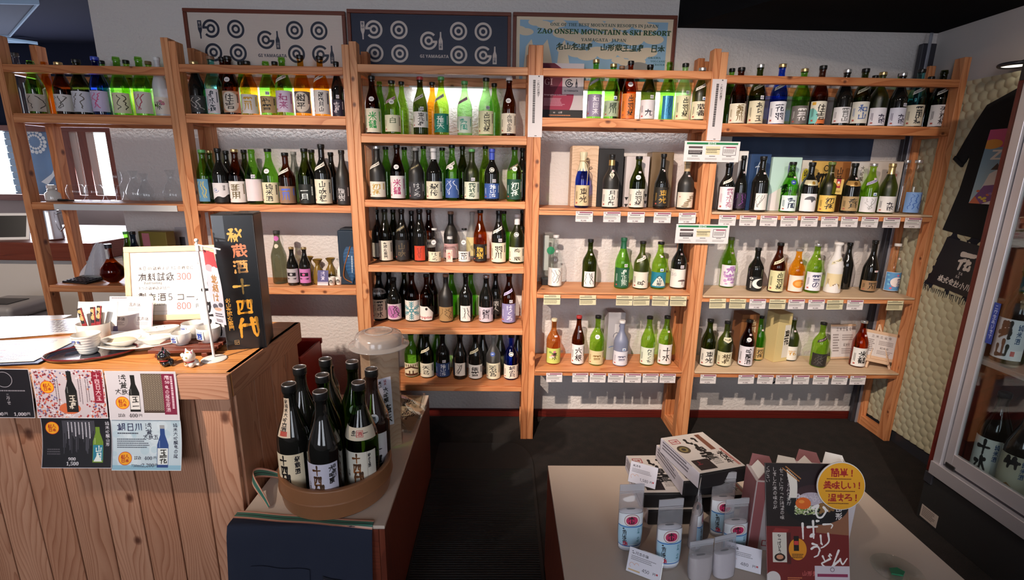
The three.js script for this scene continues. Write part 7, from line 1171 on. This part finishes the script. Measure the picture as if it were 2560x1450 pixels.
{ const t = thing('plastic_bowl', 'clear plastic bowl turned upside down on the tall wooden box', 'bowl', [-0.47, TY + 0.424, 0.785]); const m = mat([0.78, 0.74, 0.72], 0.14, { transmission: 0.72, ior: 1.5 }); part('dome', lathe([[0.0001, 0.046], [0.06, 0.045], [0.082, 0.036], [0.09, 0.02], [0.092, 0.0]], 56), m, t); part('rim', lathe([[0.092, 0.002], [0.112, -0.004], [0.113, -0.008], [0.109, -0.009], [0.09, -0.002]], 56), m, t); part('foot_ring', new THREE.TorusGeometry(0.05, 0.0025, 8, 40).rotateX(Math.PI / 2).translate(0, 0.046, 0), m, t); }
[[-0.44, 0.47, 0.05, 'flat clear pack with black brushwork, farther one behind the wooden box'], [-0.425, 0.6, -0.06, 'flat clear pack with black brushwork, nearer one beside the wooden box']].forEach(([x, z, turn, label], i) => { const t = thing('flat_pack', label, 'packet', [x, TY + 0.001 + i * 0.007, z], turn); part('print', onto(slab((u, v) => [(u - 0.5) * 0.12, 0.004 + 0.003 * Math.sin(u * 5 + v * 7), (0.5 - v) * 0.2], 0.001, 8, 8), rPack), PM2, t); part('film', slab((u, v) => [(u - 0.5) * 0.15, 0.0065 + 0.0035 * Math.sin(u * 5 + v * 7) + 0.001 * Math.sin(u * 31 + v * 17), (0.5 - v) * 0.25], 0.0006, 14, 14), M.clear, t); });
{ const b = bottle('s', 0.03, 0.21, 'green', 'black', '', 'small green bottle standing behind the tub'); b.position.set(-0.66, TY + 0.001, 0.56); const c = bottle('s', 0.03, 0.21, 'black', 'black', '', 'small black bottle behind the tub beside the counter'); c.position.set(-0.765, TY + 0.001, 0.5); const d = bottle('s', 0.028, 0.2, 'clear', 'white', '', 'small clear bottle with white cap behind the tub'); d.position.set(-0.59, TY + 0.001, 0.54); }
for (const [y, lab] of [[0, 'red bottle crate at the bottom of the stack behind the counter'], [0.292, 'red bottle crate on top of the stack behind the counter']]) { const t = thing('bottle_crate', lab, 'crate', [-1.2, y + 0.001, 0.08]); for (const s of [-1, 1]) { part('crate_side', rbox(0.36, 0.28, 0.014, 0.004, 0, 0.14, s * 0.14), M.red, t); part('crate_end', rbox(0.014, 0.28, 0.266, 0.004, s * 0.173, 0.14, 0), M.red, t); part('rim', [rbox(0.37, 0.03, 0.02, 0.004, 0, 0.275, s * 0.145)], M.red, t); } part('crate_floor', rbox(0.33, 0.01, 0.26, 0.003, 0, 0.012, 0), M.red, t); }
// apron over the table's front edge
{
  const t = thing('apron', 'navy cloth apron with striped tape draped over the low table\'s front', 'apron', [0, 0, 0]);
  const x0 = -0.832, x1 = -0.392, zt = (u) => 1.195 + 0.045 * u, ZE = 1.263;
  const fold = (u, s) => { const back = ZE - zt(u), w = 0.007 * Math.sin(u * 9 + 1) + 0.006 * Math.sin(u * 21), x = x0 + (x1 - x0) * u; if (s < back) return [x, TY + 0.0022 + 0.0012 * Math.sin(u * 14), zt(u) + s]; const d = s - back; return [x - 0.04 * (0.5 - u) * d * -1 - 0.05 * d * (1 - u), TY - 0.0 - d + 0.002, ZE + 0.006 * Math.min(1, d * 30) + (0.012 + w) * Math.min(1, d * 5)]; };
  part('cloth', slab((u, v) => fold(u, (1 - v) * 0.44), 0.0022, 40, 44), M.navy, t);
  part('striped_tape', onto(slab((u, v) => { const p = fold(u, (1 - v) * 0.034 + 0.001); return [p[0], p[1] + 0.0016, p[2] + 0.0002]; }, 0.001, 40, 4), rBand), PM2, t);
  part('tape_loop', onto(slab((u, v) => { const a = u * 2 - 1; return [-0.775 - 0.05 * Math.cos(a * 2.2) + 0.008 * v, TY + 0.004 + 0.05 * Math.sin(Math.PI * u) + 0.03 * v * (0.35 + Math.sin(Math.PI * u)), 1.11 + 0.075 * a]; }, 0.001, 30, 2), rBand), PM2, t);
  part('pocket', slab((u, v) => { const p = fold(0.16 + u * 0.4, 0.19 + (1 - v) * 0.2); return [p[0], p[1], p[2] + 0.004]; }, 0.0015, 16, 12), M.navy, t);
  part('print', onto(slab((u, v) => { const p = fold(0.66 + u * 0.26, 0.195 + 0.03 * u + (1 - v) * 0.03); return [p[0], p[1], p[2] + 0.0035]; }, 0.0005, 10, 3), rApronText), PM2, t);
}
// ---------- the table at lower right ----------
const KB = mat([0.012, 0.011, 0.012], 0.5);
function stewBox(label, x, y, z, turn) {
  const t = thing('food_box', label, 'box', [x, y, z], turn, 'boxed stew sets'), W = 0.158, D = 0.215, H = 0.05;
  part('tray', rbox(W + 0.004, H * 0.98, D, 0.004, 0, H / 2, 0, 3), KB, t);
  part('sleeve_top', onto(slab((u, v) => [(u - 0.5) * W, H + 0.0012, (0.5 - v) * (D - 0.012)], 0.0008), rBox), PM2, t);
  part('sleeve_side', onto(slab((u, v) => { const a = v * Math.PI / 2; return v > 0.75 ? [-W / 2 - 0.003 * (1 - (v - 0.75) * 4), H + 0.0012, (u - 0.5) * (D - 0.012)] : [-W / 2 - 0.003, 0.002 + (H - 0.002) * v / 0.75, (u - 0.5) * (D - 0.012)]; }, 0.0008, 1, 8), rBoxSide), PM2, t);
  return t;
}
stewBox('bottom left boxed stew set, under the price card', 0.535, TY + 0.001, 1.145, 0.03); stewBox('bottom right boxed stew set of the stack, partly uncovered', 0.715, TY + 0.001, 1.08, 0.12);
stewBox('boxed stew set at upper left, behind the price card', 0.52, TY + 0.0535, 1.135, 0.02); stewBox('boxed stew set just under the topmost one', 0.625, TY + 0.106, 1.145, 0.1); stewBox('topmost boxed stew set, turned askew on the stack', 0.635, TY + 0.1585, 1.175, 0.26);
// pouch: flat sealed top, round foot
function pouchShape(w, h, d, k = 1, top = 1) {
  return (u, v) => { const a = u * Math.PI * 2, c = Math.cos(a), s = Math.sin(a), t = v * top, th = d * 0.5 * k * Math.pow(clamp(1 - (t / 0.82) ** 2.2), 0.6) + 0.0006, ww = w * 0.5 * k * (0.9 + 0.1 * Math.min(1, t * 4)); return [Math.sign(c) * Math.pow(Math.abs(c), 0.8) * ww, h * (0.004 + t * 0.996) + (t > 0.7 ? 0.003 * Math.sin(c * 3) : 0), s * th + 0.006 * Math.sin(t * 3) * 0]; };
}
const saltM = [mat([0.78, 0.77, 0.79], 0.95), mat([0.6, 0.53, 0.5], 0.95), mat([0.72, 0.66, 0.66], 0.95)], filmM = mat([0.82, 0.82, 0.86], 0.1, { transmission: 0.86, ior: 1.5 }), sealM = mat([0.8, 0.8, 0.84], 0.15, { transmission: 0.6 });
function pouch(label, x, z, turn, tilt, salt, lab, h = 0.2, w = 0.072, fill = 0.62) {
  const t = thing('salt_pouch', label, 'pouch', [x, TY + 0.0005, z], turn); t.rotation.x = tilt;
  const d = 0.038, f = pouchShape(w, h, d), g = sheet(f, 36, 24);
  part('film', g, filmM, t);
  const q = pouchShape(w, h, d, 0.93, fill), s = sheet((u, v) => { const p = q(u, v * 0.97 + 0.02), n = noise.noise(p[0] * 140, p[1] * 140, p[2] * 140 + x * 9) * 0.0012; return v > 0.97 ? [p[0] * 0.4, p[1], p[2] * 0.3] : [p[0] * (1 + n * 12), p[1] + n, p[2] * (1 + n * 20)]; }, 40, 30);
  part('salt', s, saltM[salt], t);
  part('seal', slab((u, v) => [(u - 0.5) * w * 0.985, h * (0.9 + 0.1 * v), 0.0012], 0.0024, 8, 1), sealM, t);
  part('zip', [rbox(w * 0.96, 0.0025, 0.003, 0.001, 0, h * 0.88, 0), rbox(w * 0.96, 0.0015, 0.003, 0.0007, 0, h * 0.86, 0)], sealM, t);
  if (lab) part('front_label', onto(sheet((u, v) => { const a = Math.PI * (0.92 - 0.84 * u) , y = 0.05 + 0.53 * v, p = f(a / (Math.PI * 2), y); return [p[0] * 1.01, p[1], p[2] + 0.0012]; }, 20, 14), rBag), PM4, t);
  return t;
}
pouch('standing pouch of white salt at the left of the group', 0.375, 1.345, 0.05, -0.06, 0, true); pouch('standing pouch of white salt in front of the stacked boxes', 0.466, 1.41, 0.12, -0.06, 0, true);
pouch('pouch of salt seen edge on, in front of the black boxes', 0.572, 1.335, 1.1, -0.04, 1, true, 0.2); pouch('pouch of brownish salt at the right rear of the group', 0.668, 1.29, 0.05, -0.08, 1, true); pouch('pouch of grey salt in front of the brownish one', 0.672, 1.365, 0.12, -0.06, 2, true, 0.17);
pouch('low pouch of pink salt at the lower edge, left of its price card', 0.54, 1.455, 0.2, -0.08, 1, false, 0.11); pouch('low pouch lying between the pink one and the price card', 0.61, 1.445, 0.3, -0.12, 2, false, 0.115);
for (const [i, x, y, z, turn, tilt, w, label] of [[0, 0.44, 0.552, 1.212, -0.5, -0.45, 0.085, 'white price card leaning on the stack of boxed stew sets'], [1, 0.385, TY + 0.001, 1.455, -0.5, -0.55, 0.09, 'white price card at the lower left corner of the salt pouches'], [2, 0.668, TY + 0.001, 1.43, -0.38, -0.5, 0.095, 'white price card in front of the grey salt pouch']]) {
  const t = thing('price_card', label, 'card', [x, y, z], turn);
  const up = i ? 0.062 : 0.064, f = (u, v) => [(u - 0.5) * w, 0.001 + v * up * Math.cos(tilt), v * up * Math.sin(tilt)];
  part('card', onto(slab(f, 0.0008), rCard[i]), PM2, t); part('holder', [slab((u, v) => { const p = f(u, v); return [p[0] * 1.04, p[1], p[2] - 0.0022]; }, 0.0014), box(w, 0.0015, 0.03, 0, 0.0008, -0.014)], M.clear, t);
}
// noodle cartons and their poster
for (const [x, z, turn, lab] of [[0.8, 1.32, -0.12, 'tall white noodle carton with pink top flaps, left one behind the poster'], [0.95, 1.3, -0.2, 'tall white noodle carton with pink top flaps, right one behind the poster']]) {
  const t = thing('noodle_carton', lab, 'carton', [x, TY + 0.001, z], turn), W = 0.15, H = 0.225, D = 0.085, pk = plainOf('#8c5c60');
  part('body', rbox(W, H, D, 0.002, 0, H / 2, 0), plainOf('#c2b8bc'), t); part('print', onto(flat(W - 0.004, H - 0.004).translate(0, H / 2, D / 2 + 0.0006), rCarton), PM2, t);
  for (const s of [-1, 1]) { part('pink_flap', extrude([[-0.07, 0], [0.0, 0], [-0.012, 0.03], [-0.06, 0.036]], 0.0014).rotateX(s * 0.35).translate(0, H, s * D * 0.42), pk, t); part('white_flap', extrude([[0.004, 0], [0.07, 0], [0.058, 0.03], [0.012, 0.036]], 0.0014).rotateX(s * 0.3).translate(0, H, s * D * 0.42), M.white, t); part('white_flap', extrude([[-0.03, 0], [0.03, 0], [0.026, 0.03], [-0.03, 0.036]], 0.0014).rotateX(-s * 0.5).rotateY(Math.PI / 2).translate(s * W * 0.44, H, 0), M.white, t); }
  part('side_stripe', box(0.0008, H - 0.006, D - 0.006, -W / 2 - 0.0006, H / 2, 0), pk, t);
}
{
  const t = thing('noodle_poster', 'red and brown udon poster with a round yellow badge, leaning on the cartons', 'poster', [0.83, TY + 0.001, 1.472], -0.02), f = (u, v) => [(u - 0.5) * 0.222 - 0.014 * v, v * 0.312 , -0.07 * v];
  part('sheet', onto(slab(f, 0.003, 1, 1), rNoodle), PM3, t); part('strut', slab((u, v) => [(u - 0.5) * 0.08, v * 0.2, -0.1 + 0.055 * v], 0.0015), M.white, t);
  part('badge', onto(new THREE.CircleGeometry(0.062, 48).rotateX(-0.22).translate(0.073, 0.262, -0.046), rDisc), PM2, t); part('badge_edge', new THREE.CylinderGeometry(0.064, 0.064, 0.003, 48).rotateX(Math.PI / 2 - 0.22).translate(0.073, 0.2615, -0.0485), M.white, t);
}
{ const t = thing('glass_plate', 'clear glass dish with a green leaf shape at the table\'s lower right', 'dish', [1.09, TY + 0.0005, 1.445]); part('dish', lathe([[0.0001, 0.003], [0.03, 0.0], [0.05, 0.005], [0.062, 0.014], [0.06, 0.0155], [0.03, 0.006], [0.0001, 0.006]], 48), M.clear, t); part('leaf', extrude([[-0.02, -0.008], [0.006, -0.014], [0.02, -0.002], [0.01, 0.012], [-0.012, 0.01]], 0.003, 0.001).rotateX(-Math.PI / 2).translate(0, 0.0075, 0), mat([0.02, 0.2, 0.09], 0.3), t); }
// ---------- floor mat ----------
{ const t = thing('floor_mat', 'black ribbed rubber mat on the carpet between the two low tables', 'mat', [0, 0, 0]); const s = []; const N = 10; s.push([-0.352, -0.05], [0.05, -0.05]); for (let i = 0; i <= N; i++) { const a = i / N * Math.PI / 2; s.push([0.05 + 0.12 * Math.sin(a), -0.05 - 0.22 * (1 - Math.cos(a))]); } s.push([0.17, -2.2], [-0.352, -2.2]); part('sheet', extrude(s, 0.005).rotateX(-Math.PI / 2).translate(0, 0.0005, 0), M.rubber, t); const ribs = []; for (let z = 0.3; z < 2.1; z += 0.012) ribs.push(box(0.5, 0.003, 0.005, -0.094, 0.0068, z)); const r = part('ribs', ribs, M.rubber, t); r.userData.kind = 'stuff'; }
// ---------- right side: fridge, shirt, cloth ----------
{
  const t = thing('display_fridge', 'dark red drinks fridge with sliding glass doors at the right edge', 'fridge', [0, 0, 0]), X = 1.9, XB = 2.285, Z0 = 0.642, Z1 = 1.75, H = 1.86, pan = (n, x0, x1, y0, y1, z0, z1, m, r = 0.002) => part(n, rbox(x1 - x0, y1 - y0, z1 - z0, r, (x0 + x1) / 2, (y0 + y1) / 2, (z0 + z1) / 2), m, t);
  pan('base', X + 0.005, XB, 0, 0.24, Z0, Z1, M.matteBlack); pan('end_panel', X, XB, 0.24, H, Z0, Z0 + 0.024, redWood); pan('end_panel', X, XB, 0.24, H, Z1 - 0.024, Z1, redWood); pan('back_panel', XB - 0.02, XB, 0.24, H, Z0 + 0.024, Z1 - 0.024, mat([0.35, 0.36, 0.4], 0.4)); pan('top_panel', X, XB, H, H + 0.14, Z0, Z1, M.black);
  pan('frame_post', X - 0.004, X + 0.06, 0.3, H, Z0 + 0.0245, Z0 + 0.06, M.alu); pan('sill', X - 0.012, X + 0.07, 0.24, 0.3, Z0 + 0.0245, Z1 - 0.024, M.alu); pan('track', X + 0.012, X + 0.02, 0.3, 0.312, Z0 + 0.06, Z1 - 0.03, M.darkSteel, 0.0005); pan('head_rail', X - 0.004, X + 0.06, H - 0.06, H, Z0 + 0.06, Z1 - 0.03, M.alu);
  for (const [k, a, b, dx] of [[0, Z0 + 0.068, 1.21, 0.004], [1, 1.19, Z1 - 0.04, 0.03]]) {
    const d = part('door', [rbox(0.018, H - 0.38, 0.034, 0.002, X + dx + 0.01, 0.3 + (H - 0.38) / 2 + 0.012, a + 0.017), rbox(0.018, H - 0.38, 0.034, 0.002, X + dx + 0.01, 0.3 + (H - 0.38) / 2 + 0.012, b - 0.017), rbox(0.018, 0.062, b - a - 0.068, 0.002, X + dx + 0.01, 0.344, (a + b) / 2), rbox(0.018, 0.05, b - a - 0.068, 0.002, X + dx + 0.01, H - 0.09, (a + b) / 2)], M.alu, t);
    part('pane', box(0.004, H - 0.49, b - a - 0.066, X + dx + 0.01, 0.375 + (H - 0.49) / 2, (a + b) / 2), pane([0.88, 0.92, 0.92]), d);
    part('rubber_foot', rbox(0.022, 0.02, 0.045, 0.003, X + dx + 0.008, 0.316, a + 0.03), M.black, d);
  }
  pan('fridge_floor', X + 0.07, XB - 0.02, 0.24, 0.3, Z0 + 0.025, Z1 - 0.025, M.darkSteel);
  for (const y of [0.79, 1.28]) { pan('shelf', X + 0.06, XB - 0.025, y - 0.022, y, Z0 + 0.03, Z1 - 0.03, mat([0.3, 0.25, 0.24], 0.4)); }
  part('sticker', onto(box(0.001, 0.06, 0.085).translate(X + 0.004, 0.045, Z0 + 0.06), rSticker), PM2, t); part('lock', rbox(0.01, 0.05, 0.04, 0.003, X + 0.002, 0.21, Z0 + 0.02), M.darkSteel, t);
  part('blue_tag', onto(sheet((u, v) => [X + 0.0105, 0.875 + 0.165 * v, Z0 + 0.118 - (u - 0.5) * -0.026], 1, 1), rBlueTag), PM2, t);
}
const rFridge = ['男山', '十水', '竹'].map((s, i) => prints4.draw(150, 130, (c, w, h) => { fillR(c, ['#c4ccd8', '#b8c0c0', '#a8a898'][i], 0, 0, w, h); column(c, s, 34, 8, i === 2 ? 70 : 58, '#16181c', 0.17, 0.9); column(c, '純米酒', 106, 14, 20, '#24406a', 0.11, 0.4); if (!i) fillR(c, '#a83a44', 100, 100, 16, 16); if (i === 2) for (let k = 0; k < 5; k++) { c.strokeStyle = '#7a5a34'; c.lineWidth = 3; c.beginPath(); c.moveTo(70, 100); c.lineTo(20 + k * 24, 126); c.stroke(); } }));
[['p', 2.03, 0.7905, 0.735, 0.39, 'green2', 0, 'large green bottle with pale blue label on the fridge shelf'], ['p', 2.03, 0.3005, 0.765, 0.37, 'green2', 1, 'large green bottle with brush label at the bottom of the fridge'], ['p', 2.02, 0.3005, 0.882, 0.36, 'black', 2, 'dark bottle with bamboo label at the bottom of the fridge'], ['s', 2.15, 0.3005, 0.83, 0.3, 'olive', -1, 'dark bottle half hidden at the back of the fridge floor'], ['s', 2.14, 0.7905, 0.86, 0.3, 'moss', -1, 'green bottle at the back of the fridge shelf'], ['s', 2.06, 1.2805, 0.74, 0.29, 'clear', -1, 'clear bottle on the upper fridge shelf'], ['s', 2.06, 1.2805, 0.86, 0.29, 'smoke', -1, 'grey bottle on the upper fridge shelf']].forEach(([ty, x, y, z, h, gl, k, label]) => {
  const R = ty === 'p' ? 0.0515 : 0.04, b = bottle(ty, R, h, gl, 'black', '', label, 'bottles in the fridge'); b.position.set(x, y, z); b.rotation.y = -1.1;
  if (k >= 0) part('front_label', onto(wrap(outline(ty), R, h, -1.1, 1.1, () => 0.05, () => 0.47, 0.0006, 20), rFridge[k]), PM4, b);
});
const onWall = (pts, x, t) => extrude(pts.map(([y, z]) => [-z, y]), t, 0.004).rotateY(Math.PI / 2 * -1).translate(x, 0, 0);
{
  const t = thing('shirt', 'black T-shirt with a colourful print hanging on the domed panel', 'shirt', [0, 0, 0]);
  const S = (list) => new THREE.Shape(list.map(([z, y]) => new THREE.Vector2(z, y)));
  const side = (list, x, th) => { const g = new THREE.ExtrudeGeometry(S(list), { depth: th, bevelEnabled: true, bevelSize: 0.003, bevelThickness: 0.003, bevelSegments: 2, curveSegments: 8 }); g.rotateY(-Math.PI / 2); return g.translate(x, 0, 0); };
  const black = mat([0.006, 0.0065, 0.009], 0.92);
  part('shirt_body', side([[0.27, 1.9], [0.2, 1.87], [0.14, 1.845], [0.1, 1.77], [0.07, 1.7], [0.028, 1.602], [0.078, 1.566], [0.1, 1.62], [0.112, 1.6], [0.095, 1.45], [0.05, 1.25], [0.15, 1.236], [0.28, 1.225], [0.48, 1.23], [0.47, 1.6], [0.5, 1.57], [0.55, 1.6], [0.48, 1.8], [0.42, 1.86], [0.36, 1.89], [0.34, 1.875], [0.3, 1.872]], 2.286, 0.008), black, t);
  part('sleeve_hem', side([[0.028, 1.602], [0.078, 1.566], [0.084, 1.576], [0.034, 1.613]], 2.277, 0.006), black, t);
  part('print', onto(sheet((u, v) => [2.2725, 1.39 + 0.34 * v, 0.163 + 0.025 * v + u * 0.2], 1, 1), rShirt), PM3, t);
}
{
  const t = thing('banner_cloth', 'dark navy fringed cloth with white lettering below the T-shirt', 'cloth', [0, 0, 0]);
  part('cloth', slab((u, v) => { const z = (0.094 - 0.098 * (1 - v)) + u * (0.36 + 0.02 * (1 - v)), fr = v < 0.02 ? 0.008 * Math.sin(u * 90) : 0; return [2.283 - 0.004 * Math.sin(u * 20), 0.947 + 0.3 * v - 0.035 * u * (1 - v) + fr - 0.02 * u * v, z]; }, 0.003, 80, 20), mat([0.006, 0.008, 0.02], 0.9, { side: THREE.DoubleSide }), t);
  const fringe = []; for (let i = 0; i < 34; i++) { const u = i / 33, z = -0.004 + u * 0.375; fringe.push(rod([2.28, 0.95 - 0.035 * u, z], [2.279, 0.925 - 0.035 * u - rr(0, 0.012), z + rr(-0.004, 0.004)], 0.0016, 0.001, 5)); }
  part('fringe', fringe, mat([0.006, 0.008, 0.02], 0.9), t).userData.kind = 'stuff';
  part('print', onto(sheet((u, v) => [2.2755, 0.965 + 0.25 * v - 0.03 * u, 0.085 - 0.06 * (1 - v) + u * 0.27], 1, 1), rCloth), PM3, t);
}
renderer.render(scene, camera);
